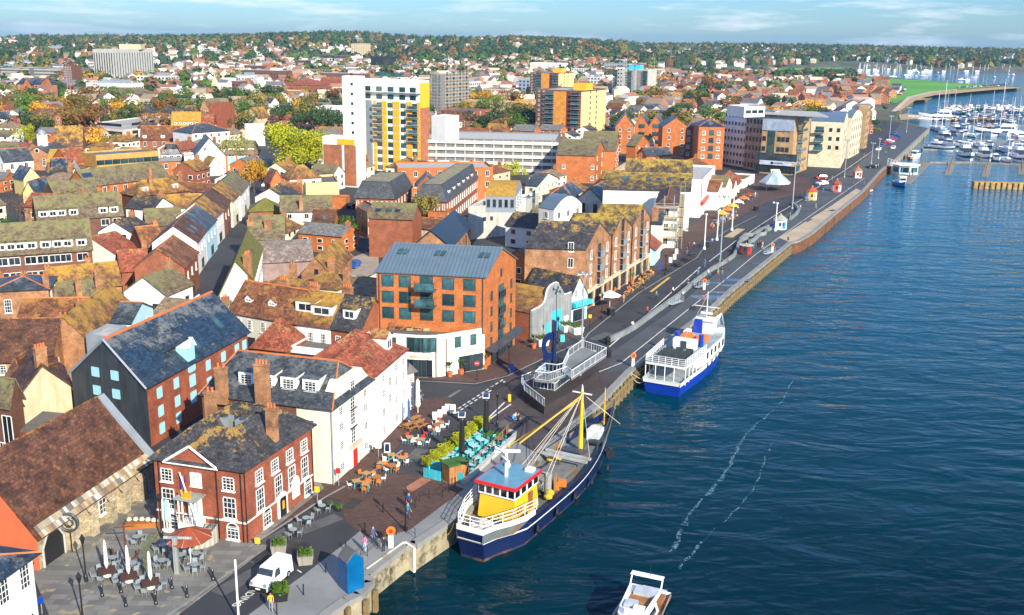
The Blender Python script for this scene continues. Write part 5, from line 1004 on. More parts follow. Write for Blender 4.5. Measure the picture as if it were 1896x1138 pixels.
hb('big plain white gable with slate roof facing the viewer in the middle of town','f6',(845,822),(1265,812),17,('b',1265,1055),'gb',('p',1062,580),white,slate,wa=[('sash',1.1,1.4,[4.,7.5],[.33])],wb_=None,cat='hall',nm='white_gable_hall')
hb('small white gable house with golden edged roof in front of the big white gable','f6',(1005,1008),(1250,992),6,('b',1250,1090),'gb',('p',1120,845),white,tilel,wa=None,wb_=None)
t_,(a,b,c,d,h)=hb('brick block with turquoise panels and solar panels on a brown mansard','f6',(1262,808),(1720,803),(1785,745),('b',1720,1035),'man',3.6,bricko,moss,inset=1.6,cat='flats',nm='turquoise_panel_block',wa=[('white',2.2,1.8,[1.2,4.6],[.2,.5,.8])],dorm=tuple(('a',s,.2,2.,1.4,'white','flat') for s in(.2,.5,.8)))
u=(b-a).normalized(); n1=V((u.y,-u.x,0)); L=(b-a).length
for s in(.2,.5,.8): bb=B(); bb.box(tuple(a+u*L*s+n1*.05+V((0,0,.4))),(L*.25,.1,h-.8),M('turquoise_panel',(.3,.62,.6)),math.atan2(u.y,u.x)); bb.obj('turquoise_panel',t_)
hb('house with solid golden lichened roof and six small dormers','f6',(510,402),(915,402),11,5,'ga',6.,M('pink_brick',(.52,.27,.15),kind='brick'),ochre,dorm=tuple(('a',s,.1,1.2,1.1,'white','flat') for s in(.15,.32,.45,.57,.7,.87)))
hb('long brown roofed building behind the round orange tree','f6',(70,592),(600,590),11,4,'ga',5.,brick,tile,dorm=(('a',.12,.1,1.5,1.2),('a',.6,.1,1.5,1.2)),cat='hall'); hb('white rendered office with long grey roof and a row of arched windows','f6',(800,505),(1330,470),14,8,'hip',3.,white,slate,cat='office',nm='white_office')
hb('plain tall red brick flytower block above the old town roofs','f6',(1030,98),(1205,95),12,14,'flat',1,M('plain_red_brick',(.34,.1,.05),kind='brick'),felt,wa=None,wb_=None,cat='building',nm='brick_flytower')
hb('white and brick end block with flat roof near the high street trees','f6',(1540,380),(1690,380),(1815,382),9,'flat',1,white,ochre,wa=None,wb_=None)
hb('broad red tiled roof in front of the plain red brick block','f6',(940,392),(1100,392),12,5,'ga',5.,brick,tiler,cat='hall'); hb('red tiled roof with dormer right of the broad red roof','f6',(1190,295),(1440,290),12,5,'ga',4.,brickd,tiler)
hb('tall pink brick gable left of the plain red brick block','f6',(915,172),(1040,168),14,9,'gb',5.,M('pink_brick',(.52,.27,.15),kind='brick'),moss); hb('slate roofed brick house with lichen patches and pale windows','f6',(325,225),(525,222),10,5,'hip',3.6,brickw,slatel); hb('slate roofed house beside the pinkish car park','f6',(20,225),(205,222),10,5,'hip',3.6,brickw,slatel)
hb('buff stone gable house with orange edged roof near the high street','f6',(1545,280),(1730,290),10,4.5,'gb',5.,buff,tilel); hb('brick house with lichened slate roof and white gable windows','f6',(640,215),(815,218),(900,190),6,'ga',3.5,brick,slatel)
hb('white stepped flat roofed shop block in the high street','r2',(400,628),(600,628),15,9,'flat',1,white,feltl,wa=(2,5,'mod'),cat='shop',nm='shop_block')
hb('long grey shopping centre block with a row of small windows','r2',(0,303),(300,298),20,('b',300,325),'flat',1,grey,feltl,wa=(2,18,'white'),cat='shopping centre',nm='shopping_centre')
hb('brown and white box of the shopping centre','r2',(235,357),(540,352),24,('b',540,392),'flat',1,M('brown_cladding',(.2,.13,.1)),feltl,wa=None,wb_=None,cat='shopping centre',nm='shopping_centre'); sp_=g('r1',1565,508); cs_=thing('church','small stone church spire among the shops below the skyline','church',sp_); b=B(); b.box(tuple(sp_),(6,6,zsolve(sp_.x,sp_.y,PX('r1',0,455)[1])),buff,.3); b.obj('tower',cs_); b=B(); b.lathe((sp_.x,sp_.y,zsolve(sp_.x,sp_.y,PX('r1',0,455)[1])),[(3.4,0),(.1,zsolve(sp_.x,sp_.y,PX('r1',0,382)[1])-zsolve(sp_.x,sp_.y,PX('r1',0,455)[1]))],buff,8); b.obj('spire',cs_)
hb('wide red tiled roof left of the white tower','r2',(195,465),(415,465),22,6,'hip',5.5,brick,tiler,wa=None,wb_=None,cat='hall'); hb('wide red tiled roof immediately left of the white tower','r2',(425,460),(600,458),22,6,'ga',6,brick,tiler,wa=None,wb_=None,cat='hall')
hb('dark red metal clad hall left of the brown tree','r2',(115,497),(250,500),14,('b',250,548),'flat',1,M('wine_cladding',(.2,.04,.04)),felt,wa=None,wb_=None,cat='hall'); hb('long white roofed brick school with orange base','r2',(0,500),(290,505),16,6,'flat',1,bricko,white,cat='school',nm='school')
hb('black glass office cube with white domed roof','r2',(810,250),(905,255),(985,248),('b',905,360),'flat',1,M('black_glass',(.03,.035,.035),rough=.1),feltl,wa=(6,8,'dark'),wb_=(6,7,'dark'),cat='office',nm='glass_cube'); hb('buff concrete hospital tower with flat roof on the skyline','r2',(668,155),(715,160),(808,156),('b',715,278),'flat',1,M('buff_concrete',(.58,.48,.3)),feltl,wa=(9,3,'dark'),wb_=(9,8,'dark'),cat='hospital',nm='hospital_tower')
hb('long cream hospital block below the buff tower','r2',(315,205),(500,203),30,('b',500,245),'flat',1,cream,feltl,wa=(4,16,'dark'),cat='hospital',nm='hospital_block'); hb('cream hospital wing with stepped roof','r2',(500,185),(575,183),26,('b',575,240),'flat',1,white,feltl,wa=(4,6,'dark'),cat='hospital',nm='hospital_block')
hb('brick offices with white edged zigzag gables','r2',(350,262),(635,262),16,('b',635,300),'ga',4,bricko,slateb,wa=(3,14,'white'),cat='office',nm='zigzag_office'); hb('white office block left of the black glass cube','r2',(615,340),(800,338),20,('b',800,380),'flat',1,white,feltl,wa=(3,10,'dark'),cat='office',nm='white_office')
hb('yellow brick slab flats with white balconies right of the scaffolded tower','r2',(1470,612),(1884,592),13,('b',1884,700),'flat',1,bricky,feltl,wa=(5,20,'white'),cat='flats',nm='yellow_slab_flats'); hb('brick flats with blue balcony bands beside the yellow slab','r2',(1318,592),(1535,655),(1675,648),('b',1535,750),'flat',1,brick,felt,wa=(4,6,'mod'),wb_=(4,3,'white'),cat='flats',nm='brick_flats')
hb('white and green netted building site block behind the orange towers','r3',(85,305),(310,303),22,('b',310,370),'flat',1,white,feltl,wa=None,wb_=None,cat='building'); hb('stepped red brick and blue glass flats on the far side of town','r3',(430,292),(505,292),18,('b',505,335),'flat',1,brick,tealp,wa=(4,4,'white'),cat='flats'); hb('orange cube topped brick flats on the far side of town','r3',(500,265),(538,265),14,('b',538,335),'flat',1,bricko,feltl,wa=(4,2,'white'),cat='flats')
hb('grey and white flats left of the red brick flats','r3',(385,350),(525,345),18,('b',525,400),'flat',1,M('pale_flats',(.6,.6,.58)),feltl,wa=(4,8,'dark'),cat='flats'); hb('red brick flats left of the grey tower block','r3',(560,348),(700,348),18,('b',700,400),'flat',1,brickd,felt,wa=(4,8,'white'),cat='flats')
hb('low yellow flats at the foot of the grey tower block','r3',(705,547),(932,547),10,('b',932,575),'flat',1,bricky,feltl,cat='flats',wa=(1,9,'white')); hb('yellow three storey flats right of the grey tower block','r3',(1080,537),(1380,532),12,('b',1380,600),'flat',1,bricky,feltl,wa=(3,12,'white'),cat='flats'); hb('yellow brick hall with pale metal roof among the trees','r3',(1118,565),(1228,570),14,('b',1228,605),'ga',1.5,bricky,feltl,cat='hall')
hb('tan brick gable flats beside the big olive tree','r3',(645,600),(770,600),10,('b',770,665),'ga',2,beige,moss,wa=(3,4,'white'),cat='flats'); hb('tan brick cube house with dark roof right of the orange tree','r3',(1278,650),(1340,665),(1400,650),('b',1340,705),'hip',1.6,beige,slate,cat='flats')
hb('low brick offices near the car park with white roof','r2',(1600,455),(1884,450),22,4,'flat',1,brick,white,cat='warehouse'); hb('cream modern block with dark base left of the brown gable flats','r3',(0,582),(88,580),14,('b',88,670),'flat',1,bricky,feltl,wa=(3,4,'white'),cat='flats')
# harbour apartments on the right
dq=[('west block of the harbour apartments with white attic and dark west side',(80,135),(308,302),(700,270),('b',330,905),M('pale_west_cladding',(.78,.76,.75),var=.08),(7,8,'white',1.3,1.5),None,'flat'),
 ('white top floor set back on the west block of the harbour apartments',(100,100),(290,235),(520,240),25.3,white,None,[('dark',2.2,1.,[1.],[.2,.5,.8])],'flat'),
 ('brown middle block of the harbour apartments with curved grey roof',(315,300),(500,355),(760,290),('b',500,945),M('brown_brick_apt',(.55,.4,.28),kind='brick'),(6,6,'mod'),None,'barrel'),
 ('corner block of the harbour apartments with beige brick, glass balconies and curved showroom',(500,365),(830,335),(1030,335),('b',800,985),beige,[('dark',1.3,1.6,[8.2,11.8,15.3],[.55,.68,.82]),('dark',1.3,1.6,[8.2,11.8,15.3,18.6],[.08]),('mod',2.8,14,[7.5],[.3]),('shop',15,2.7,[.5,4.8],[.5])],[('mod',7.,2.6,[.5,4.8,8,11.5,15,18.5],[.38])],'flat'),
 ('pale quay wing of the harbour apartments with curved grey roof and balconies',(1030,410),(1350,400),(1440,330),('b',1350,905),M('pale_beige_render',(.66,.56,.4)),[('mod',3.,1.8,[7.,10.3,13.6],[.28]),('dark',1.2,1.4,[7,10.3,13.6],[.62,.85])],[('mod',2.,1.6,[3.,6.,9.,12.],[.3,.7])],'barrel'),
 ('beige tower bay of the harbour apartments on the quay side',(1400,340),(1440,350),(1600,240),('b',1440,800),M('pale_beige_render',(.66,.56,.4)),None,(5,5,'mod'),'barrel'),
 ('far quay end of the harbour apartments with stacked glass balconies',(1560,235),(1605,230),(1690,225),('b',1610,690),beige,None,(6,2,'mod'),'flat')]
for i,(lb,A,Bq,Cq,ft,wm,wa,wb_,rt) in enumerate(dq):
 t_,(a,b,c,d,h)=hb(lb,'e5',A,Bq,Cq,ft,rt,2.6,wm,zinc if rt=='barrel' else feltl,wa=wa,wb_=wb_,cat='apartment block',nm='harbour_apartments',th=(-62,-62,-62,-30,-20,-27,-27)[i],z0=22.5 if i==1 else 0)
 if i==3:
  u=(b-a).normalized(); n1=V((u.y,-u.x,0)); v=(c-b).normalized(); n2=V((v.y,-v.x,0)); L=(b-a).length; rz=math.atan2(u.y,u.x)
  bb=B(); bb.hexa([p+V((0,0,z_)) for z_ in(3.3,4.8) for p in(a+n1*.5,b+n1*.5,b-n1*.1,a-n1*.1)],M('showroom_band',(.5,.56,.64))); bb.obj('showroom_fascia',t_)
  bb=B(); bb.hexa([p+V((0,0,z_)) for z_ in(h-5.2,h-.5) for p in(a+n1*.12,b+n1*.12,b,a)],M('blue_grey_panel',(.3,.36,.46))); bb.obj('upper_cladding',t_)
  bb=B(); q=a+u*L*.4+n1*.52+V((0,0,4.05)); bb.tube(q,q+n1*.06,.5,dblue,n=16); bb.obj('logo',t_)
  text('SUNSEEKER',a+u*L*.56+n1*.56+V((0,0,4.05)),.8,dblue,(math.pi/2,0,rz),'sign_lettering',t_)
  bb=B(); bb.hexa([p+V((0,0,z_)) for z_ in(h+.4,h+.8) for p in(a+n1*1.5-u*1.5,b+n1*1.5+u*12,c+n2*2,d-u*1.5)],feltl); bb.obj('oversailing_roof',t_)
 if i in(3,4): 
  for k_ in range(5): balcony(t_,b.lerp(c,.4)+V((0,0,4.6+k_*3.5)) if i==3 else a.lerp(b,.28)+V((0,0,6.6+k_*3.3)) ,(V(((c-b).y,-(c-b).x,0)).normalized() if i==3 else V(((b-a).y,-(b-a).x,0)).normalized()),((c-b) if i==3 else (b-a)).normalized(),7 if i==3 else 3.6,1.8,steel,glt) if k_<(5 if i==3 else 3) else None
# ---------------- trees ----------------
def leafmat(n,c,k=.35):
 m,t,b=_mat(n); b.inputs['Roughness'].default_value=.8; b.inputs['Specular IOR Level'].default_value=.15
 c1=mixc(t,ramp(t,noise(t,.55,4,.7),.35,.65),sc(c,1-k),sc(c,1+k))
 oi=nd(t,'ObjectInfo'); hs=nd(t,'HueSaturation'); mr=nd(t,'MapRange'); mr.inputs[3].default_value=.8; mr.inputs[4].default_value=1.25
 t.links.new(oi.outputs['Random'],mr.inputs[0]); t.links.new(mr.outputs[0],hs.inputs['Value']); t.links.new(c1,hs.inputs['Color']); t.links.new(hs.outputs[0],b.inputs['Base Color'])
 return m
LF=dict(green=leafmat('leaves_green',(.075,.14,.018)),dark=leafmat('leaves_dark',(.04,.08,.028)),yellow=leafmat('leaves_yellow_green',(.32,.34,.015)),orange=leafmat('leaves_orange',(.5,.26,.025)),olive=leafmat('leaves_olive',(.19,.16,.035)),brown=leafmat('leaves_brown',(.2,.1,.03)))
bark=M('bark',(.1,.07,.05),var=.3)
def crownmesh(n,lobes,leafs,size,m,seed,flat=.85):
 rg=np.random.RandomState(seed); P=[]
 L=[(V((rg.normal()*.34,rg.normal()*.34,.62+rg.uniform(-.22,.3))),rg.uniform(.2,.34)) for _ in range(lobes)]
 vs=[]; fs=[]
 for i in range(leafs):
  c,r=L[i%lobes]; d=rg.normal(size=3); d/=np.linalg.norm(d); rr=r*rg.uniform(.72,1.06)
  p=np.array(c)+d*rr*np.array([1,1,flat]); nrm=d+rg.normal(size=3)*.55; nrm/=np.linalg.norm(nrm)
  t=np.cross(nrm,rg.normal(size=3)); t/=np.linalg.norm(t); b=np.cross(nrm,t); s=size*rg.uniform(.6,1.3); k=len(vs)
  vs+= [tuple(p-t*s-b*s*.6),tuple(p+t*s-b*s*.5),tuple(p+t*s*.7+b*s*.7),tuple(p-t*s*.5+b*s*.8)]; fs.append((k,k+1,k+2,k+3))
 me=bpy.data.meshes.new(n); me.from_pydata(vs,[],fs); me.materials.append(m); me.update(); return me
def trunkmesh(n,seed,br=7):
 rg=random.Random(seed); b=B(); b.tube((0,0,-.02),(0,0,.3),.035,bark,.026); 
 for i in range(br):
  a=rg.uniform(0,6.28); q=V((math.cos(a)*rg.uniform(.12,.36),math.sin(a)*rg.uniform(.12,.36),rg.uniform(.55,.95))); s=V((0,0,rg.uniform(.22,.34))); m_=s.lerp(q,.5)+V((0,0,.04)); b.tube(s,m_,.018,bark,.012,5); b.tube(m_,q,.012,bark,.003,4)
 return b.mesh(n)
TP={}
for i,(c,l,n_,s_) in enumerate((('green',9,1500,.035),('dark',8,1300,.035),('yellow',10,1700,.032),('orange',8,1200,.04),('olive',9,1300,.038),('brown',8,900,.04))): TP[c]=[(crownmesh('crown',l,n_,s_,LF[c],i*7+j),trunkmesh('trunk',i*5+j)) for j in range(2)]
TPB={c:(crownmesh('crown',18,9000,.018,LF[c],77),trunkmesh('trunk',9,12)) for c in('yellow',)}
def baretree(seed,dens=5):
 rg=random.Random(seed); b=B()
 def grow(p,d,l,r,n):
  q=p+d*l; b.tube(p,q,r,bark,r*.6,4 if n<3 else 5)
  if n==0: return
  for _ in range(3 if n>1 else 4):
   e=(d+V((rg.uniform(-.7,.7),rg.uniform(-.7,.7),rg.uniform(-.1,.5)))).normalized(); grow(p.lerp(q,rg.uniform(.6,1)),e,l*rg.uniform(.6,.8),r*.55,n-1)
 grow(V((0,0,0)),V((0,0,1)),.3,.03,4); return b.mesh('trunk')
BT=[baretree(3),baretree(8)]; thin=[crownmesh('crown',9,260,.02,LF['brown'],91+i) for i in range(2)]
LBT=dict(green='green leafy tree',dark='dark evergreen tree',yellow='yellow green tree',orange='bright orange autumn tree',olive='olive coloured autumn tree',brown='thin brown autumn tree')
def tree(kind,p,h,label,group=None,w=1.,big=False,name=None):
 nm=name or {'dark':'evergreen_tree'}.get(kind,'bare_tree' if kind=='bare' else 'autumn_tree' if kind in('orange','brown','olive') else 'leafy_tree')
 r=thing(nm,label,'tree',p,group,rz=random.uniform(.1,6)); 
 if kind=='bare': ms=(thin[random.randrange(2)],BT[random.randrange(2)])
 else: ms=TPB[kind] if big else random.choice(TP[kind])
 for n_,me in(('crown',ms[0]),('trunk',ms[1])):
  o=bpy.data.objects.new(n_,me); C.objects.link(o); o.parent=r
 r.scale=(h*w,h*w,h); return r
def tpx(kind,k,x,y,ytop,label,w=1.,big=False,**kw):
 p=g(k,x,y); h=zsolve(p.x,p.y,PX(k,x,ytop)[1]); return tree(kind,p,h,label,w=w,big=big,**kw)
tpx('yellow','r2',235,1090,770,'large bright yellow green tree in the centre left below the white tower',1.15,True)
tpx('dark','r2',400,1060,850,'dark tree behind the large yellow green tree',.8)
tpx('bare','c5',140,430,190,'bare tree with drooping pale branches at the left',.75); tpx('bare','c5',575,480,175,'wide bare birch tree in front of the brick flats',.95)
tpx('olive','c5',410,450,345,'round olive tree in front of the brick flats',1.1); tpx('dark','c5',85,470,400,'low dark bush by the black flat roof',1.4); tpx('dark','c5',30,450,355,'small green tree at the left edge',.9)
tpx('yellow','c5',1025,310,200,'bright lime green tree behind the lichened house',1.); tpx('green','c5',1140,250,160,'small dark green bush between two roofs',1.)
tpx('orange','c6',465,200,0,'golden yellow tree standing in the high street',.6); tpx('green','c6',480,110,10,'green tree behind the golden street tree',.9)
tpx('olive','c7',425,440,215,'tall drooping olive brown tree beside the brick block',.65); tpx('bare','c7',330,560,400,'bare bushy tree behind the orange flats',1.2); tpx('green','c7',265,560,480,'small ivy green bush beside the bare bushy tree',.8)
tpx('olive','c7',895,100,20,'olive tree in front of the banded car park',1.); tpx('yellow','c7',1020,110,0,'yellow tree in front of the banded car park, right of the olive one',1.)
tpx('orange','r2',1480,1040,910,'tall orange green tree in front of the banded car park',.7); tpx('orange','r2',1565,1045,915,'orange tree touching the tall orange green tree on its right',.6)
tpx('green','c6',1085,490,360,'palm like green tree in the walled garden',.8); tpx('green','c6',935,510,425,'wide green shrub in the walled garden',1.5); tpx('green','c6',1030,480,385,'round green tree beside the palm in the walled garden',1.)
tpx('olive','f5',630,520,245,'tall olive tree behind the guildhall cupola',1.); tpx('yellow','f5',420,690,390,'yellow green tree left of the guildhall cupola',.8); tpx('olive','f5',960,440,140,'large olive tree above the pinkish car park',1.1); tpx('brown','f5',1150,400,100,'large brown tree beside the olive one at the pinkish car park',1.1)
tpx('yellow','f5',1350,310,200,'low golden tree behind the pinkish car park',1.5); tpx('orange','f5',1370,720,460,'wide golden tree in front of the pinkish car park',1.25); tpx('olive','f5',1560,730,520,'olive gold tree in front of the pinkish car park',1.); tpx('orange','f5',1790,700,530,'orange tree right of the golden trees by the car park',1.1)
tpx('orange','f6',310,670,550,'round bright orange tree behind the blue mansard house',1.5); tpx('green','f6',670,690,590,'low green tree right of the blue mansard house',1.6); tpx('orange','f6',1660,1130,900,'yellow orange tree by the turquoise panel block',.6); tpx('dark','f6',1740,1090,840,'dark green tree behind the yellow orange tree',.8)
tpx('green','f5',1670,970,790,'pointed green conifer in front of the long yellow building',.7)
for i,(x,y,yt,kd,wd) in enumerate(((30,300,160,'dark',1),(110,660,540,'brown',1.3),(240,660,530,'green',1.2),(330,660,520,'olive',1.2),(400,660,560,'olive',1.1),(490,640,555,'orange',1.1),(560,640,530,'olive',1.2),(620,640,540,'olive',1.),(700,640,560,'brown',1.),(800,670,560,'green',1.1),(865,670,575,'olive',1.),(450,530,430,'dark',1.2),(20,560,450,'green',1.2),(820,480,400,'dark',1.2),(1090,590,520,'brown',1.),(1135,600,550,'green',1.1),(985,610,560,'orange',1.),(1640,540,475,'green',1.),(1710,590,520,'green',1.),(240,500,430,'brown',1.2))): tpx(kd,'r1',x,y,yt,LBT[kd]+' in the belt below the fluted tower',wd,group='belt of trees below the fluted tower '+kd)
for i,(x,y,yt,kd,wd) in enumerate(((1600,590,500,'olive',1.3),(1580,800,740,'olive',1.3),(1860,810,680,'green',1.),(1240,710,600,'dark',1.),(530,590,480,'brown',1.1),(280,490,420,'olive',1.2),(1000,390,320,'green',1.3),(1770,420,350,'olive',1.2),(260,590,550,'green',1.2),(490,500,460,'green',1.1))): tpx(kd,'r2',x,y,yt,LBT[kd]+(' right of the white tower' if x>1200 else ' left of the white tower'),wd,group='middle distance trees '+kd+(' right' if x>1200 else ' left'))
for i,(x,y,yt,kd,wd) in enumerate(((1000,600,500,'olive',1.),(910,640,550,'olive',1.2),(1060,600,500,'brown',1.),(1200,520,450,'brown',1.1),(1270,600,540,'green',1.1),(1450,530,440,'dark',.9),(1390,500,400,'brown',1.),(1790,490,430,'dark',1.),(1220,690,625,'orange',1.2),(1440,700,620,'olive',1.2),(20,810,730,'yellow',1.),(30,760,640,'dark',1.),(700,690,640,'brown',1.),(1130,380,330,'dark',.8),(1390,380,325,'green',.8))): tpx(kd,'r3',x,y,yt,LBT[kd]+(' among the low yellow flats' if y>480 else ' among the far brick estate'),wd,group='trees among the flats '+kd+str(y>480))
for x,y,yt in((1148,378,340),(1195,372,325)): tpx('bare','r4',x,y,yt,'lone bare tree standing on the grassy point',1.,group='bare trees on the grassy point')
for x,y,yt,kd in((700,650,610,'green'),(690,690,655,'olive'),(750,550,520,'dark'),(660,470,430,'orange'),(580,400,345,'dark'),(360,320,285,'dark'),(150,420,385,'green'),(290,430,395,'green'),(85,300,255,'brown'),(410,350,300,'dark'),(440,330,300,'dark')): tpx(kd,'r4',x,y,yt,LBT[kd]+' by the brick estate near the marina',1.2,group='trees by the brick estate '+kd)
# ---------------- filler houses ----------------
WALLS=[brick,cream,brickw,white,cream,bricko,buff,white]; ROOFS=[tilel,moss,tile,bufft,tilel,slatel,tiler,greyt]
def fhouse(wm,rm,seed,L=10,Wd=8,h=5.4,r=2.6,chim=True,win=True,rt='ga'):
 rg=random.Random(seed); wl=B(); rb=B(); a,b,c,d=V((-L/2,-Wd/2,0)),V((L/2,-Wd/2,0)),V((L/2,Wd/2,0)),V((-L/2,Wd/2,0))
 wl.prism([tuple(p.xy) for p in(a,b,c,d)],-2,h,wm); roofgeo(rt,a,b,c,d,h,r,.3,wm,rm,wl,rb)
 if win:
  for p,q in((a,b),(b,c),(c,d),(d,a)):
   u=(q-p).normalized(); n=V((u.y,-u.x,0)); an=math.atan2(u.y,u.x); k=2 if (q-p).length<9 else 3
   for i in range(k):
    for z in(.9,3.5):
     x=p+u*((q-p).length*(i+.5)/k); wl.box((x.x+n.x*.03,x.y+n.y*.03,z),(1.35,.1,1.45),wht,an); wl.box((x.x+n.x*.05,x.y+n.y*.05,z+.15),(1.1,.12,1.15),gls,an)
 cm=None
 if chim: 
  cm=B(); cm.box((L/2-.6,0,h),(.9,1.1,r+1.4),brickw); cm.lathe((L/2-.6,-.25,h+r+1.4),[(.13,0),(.12,.5)],pot,6); cm.lathe((L/2-.6,.25,h+r+1.4),[(.13,0),(.12,.5)],pot,6)
 return wl.mesh('wall'),rb.mesh('roof'),cm.mesh('chimney') if cm else None
FV=[]
NMW={brick.name:'brick',bricko.name:'orange brick',brickw.name:'weathered brick',cream.name:'cream',white.name:'white',brickd.name:'dark brick',buff.name:'buff'}
NMR={tile.name:'brown tile',moss.name:'mossy',greyt.name:'pale grey',bufft.name:'buff tile',tilel.name:'orange lichened',slatel.name:'lichened slate',tiler.name:'red tile',slateb.name:'blue slate'}
for i in range(18):
 wm=WALLS[i%8]; rm=ROOFS[(i*3)%8]; L=[9,11,14,8][i%4]; FV.append((fhouse(wm,rm,i,L,[8,9,7.5][i%3],[5.2,5.8,6.4][i%3],2.8,rt='hip' if i%5==4 else 'ga'),(L,9),NMW[wm.name],NMR[rm.name]))
def sat(P,Q):
 for A_ in(P,Q):
  for i in range(len(A_)):
   x0,y0=A_[i]; x1,y1=A_[(i+1)%len(A_)]; nx,ny=y1-y0,x0-x1
   a=[x*nx+y*ny for x,y in P]; b=[x*nx+y*ny for x,y in Q]
   if max(a)<=min(b) or max(b)<=min(a): return False
 return True
class Hash:
 def __init__(s): s.d={}
 def key(s,P): 
  xs=[p[0] for p in P]; ys=[p[1] for p in P]
  return [(i,j) for i in range(int(min(xs)//30),int(max(xs)//30)+1) for j in range(int(min(ys)//30),int(max(ys)//30)+1)]
 def add(s,P):
  for k in s.key(P): s.d.setdefault(k,[]).append(P)
 def hit(s,P):
  for k in s.key(P):
   for Q in s.d.get(k,()):
    if sat(P,Q): return True
  return False
HH=Hash()
for P in GRID: HH.add(P)
def quad(x,y,L,W_,a,pad=0):
 c,s=math.cos(a),math.sin(a); l,w_=L/2+pad,W_/2+pad
 return [(x+c*i-s*j,y+s*i+c*j) for i,j in((-l,-w_),(l,-w_),(l,w_),(-l,w_))]
NOGO=[[(395,620),(440,620),(470,540),(415,470),(440,400),(500,310),(480,230),(500,190),(515,190),(530,300),(470,400),(430,450),(440,560)],
 [(0,1138),(330,880),(690,700),(700,640),(1000,560),(1230,440),(1330,300),(1330,130),(1896,130),(1896,1138)],[(640,455),(705,440),(710,570),(630,590)],
 [(180,450),(225,430),(225,520),(180,520)],[(490,250),(600,240),(600,330),(480,330)],[(130,120),(200,120),(200,175),(120,190)]]
rg=random.Random(11); NB=0
def area(x):
 return 'left of the high street' if x<400 else 'left of the white tower' if x<640 else 'behind the offices' if x<950 else 'behind the gabled flats'
for t_ in range(5000):
 px=rg.uniform(-60,1330); py=rg.uniform(170,700)
 if any(inpoly(px,py,P) for P in NOGO): continue
 p=G(px,py); v=rg.choice(FV); a=R(rg.choice([-14,76,-8,82,-20])+rg.uniform(-3,3)) if px<700 else R(rg.choice([-27,63])+rg.uniform(-3,3))
 Q=quad(p.x,p.y,v[1][0],v[1][1],a,.6)
 if p.y>640 or HH.hit(Q): continue
 # do not stand in front of anything measured: test the volume against the photo of hand built walls
 HH.add(Q); 
 r=thing('town_house','%s house with %s roof %s'%(v[2],v[3],area(px)),'house',p,'infill houses %s %s %s'%(v[2],v[3],area(px)),rz=a)
 for n_,me in zip(('wall','roof','chimney'),v[0]):
  if me: o=bpy.data.objects.new(n_,me); C.objects.link(o); o.parent=r
 r.scale.z=rg.uniform(.62,.95); NB+=1
 if NB>150: break
# brick estate near the marina
EST=[(1230,150),(1300,138),(1400,138),(1560,142),(1640,150),(1665,170),(1640,190),(1560,200),(1350,205),(1200,205),(1180,170)]
ev=[fhouse(bricko,[tile,greyt,tiler,bufft][i%4],i,9,8,4.6,3.2,False,True) for i in range(4)]+[fhouse(white,slate,5,9,8,4.6,2.6,False)]
n=0
for t_ in range(9000):
 px=rg.uniform(1170,1670); py=rg.uniform(134,208)
 if not inpoly(px,py,EST) or inpoly(px,py,WATER): continue
 p=G(px,py); a=R(rg.choice([-27,63,20,110])+rg.uniform(-8,8)); Q=quad(p.x,p.y,10,9,a,1.2)
 if HH.hit(Q): continue
 HH.add(Q); i=rg.randrange(4) if n%8 else 4
 r=thing('estate_house','%s house in the housing estate behind the marina'%('white rendered' if i==4 else 'orange brick %s roofed'%['brown','grey','red','buff'][i]),'house',p,'estate houses %d'%i,rz=a)
 for n_,me in zip(('wall','roof'),ev[i]): o=bpy.data.objects.new(n_,me); C.objects.link(o); o.parent=r
 n+=1
 if n>=210: break
# mid-rise blocks of the middle distance
bkm=[(white,'white'),(grey,'grey'),(brickd,'dark brick'),(bricko,'orange brick'),(buff,'buff'),(M('pale_flats',(.6,.6,.58)),'pale grey'),(M('blue_grey_panel',(.3,.36,.46)),'blue grey')]
for t_ in range(900):
 px=rg.uniform(-40,1250); py=rg.uniform(98,182); p=G(px,py); p.z=terr(p.x,p.y)-1; L,W_,h=rg.uniform(22,48),rg.uniform(12,20),rg.uniform(5,13); a=R(rg.choice([-14,76]) if px<700 else rg.choice([-27,63])); Q=quad(p.x,p.y,L,W_,a,2)
 if HH.hit(Q) or inpoly(px,py,WATER): continue
 HH.add(Q); i=rg.randrange(7); wm,nm_=bkm[i]; b=B(); b.prism(quad(0,0,L,W_,0),-3,h,wm); rb=B(); roofflat=n%2; rb.prism(quad(0,0,L-.8,W_-.8,0),h-.4,h+.25,[feltl,felt,feltl][i%3]); rb.box((L*.2,0,h+.25),(L*.22,W_*.4,2.2),[wht,lead][i%2]); rb.box((-L*.25,W_*.1,h+.25),(4,3,1.2),steel); ws=B(); k_=int(L/3.4)
 for f_ in range(max(1,int(h/3.2))):
  for j in range(k_): x=-L/2+L*(j+.5)/k_; ws.box((x,0,f_*3.1+1.1),(1.9,W_+.12,1.4),gls)
  for j in range(int(W_/3.4)): ws.box((0,-W_/2+W_*(j+.5)/int(W_/3.4),f_*3.1+1.1),(L+.12,1.8,1.4),gls)
 lb_t=nm_+' flat roofed block '+('far left' if px<250 else 'left of the white tower' if px<640 else 'between the towers' if px<960 else 'right of the orange towers')+(' beyond the trees' if py<135 else ' among the houses'); r=thing('town_block',lb_t,'building',p,'blocks: '+lb_t,rz=a)
 for n_,bb_ in(('wall',b),('roof',rb),('window_rows',ws)): o=bpy.data.objects.new(n_,bb_.mesh(n_)); C.objects.link(o); o.parent=r
 n+=1
 if n>255: break
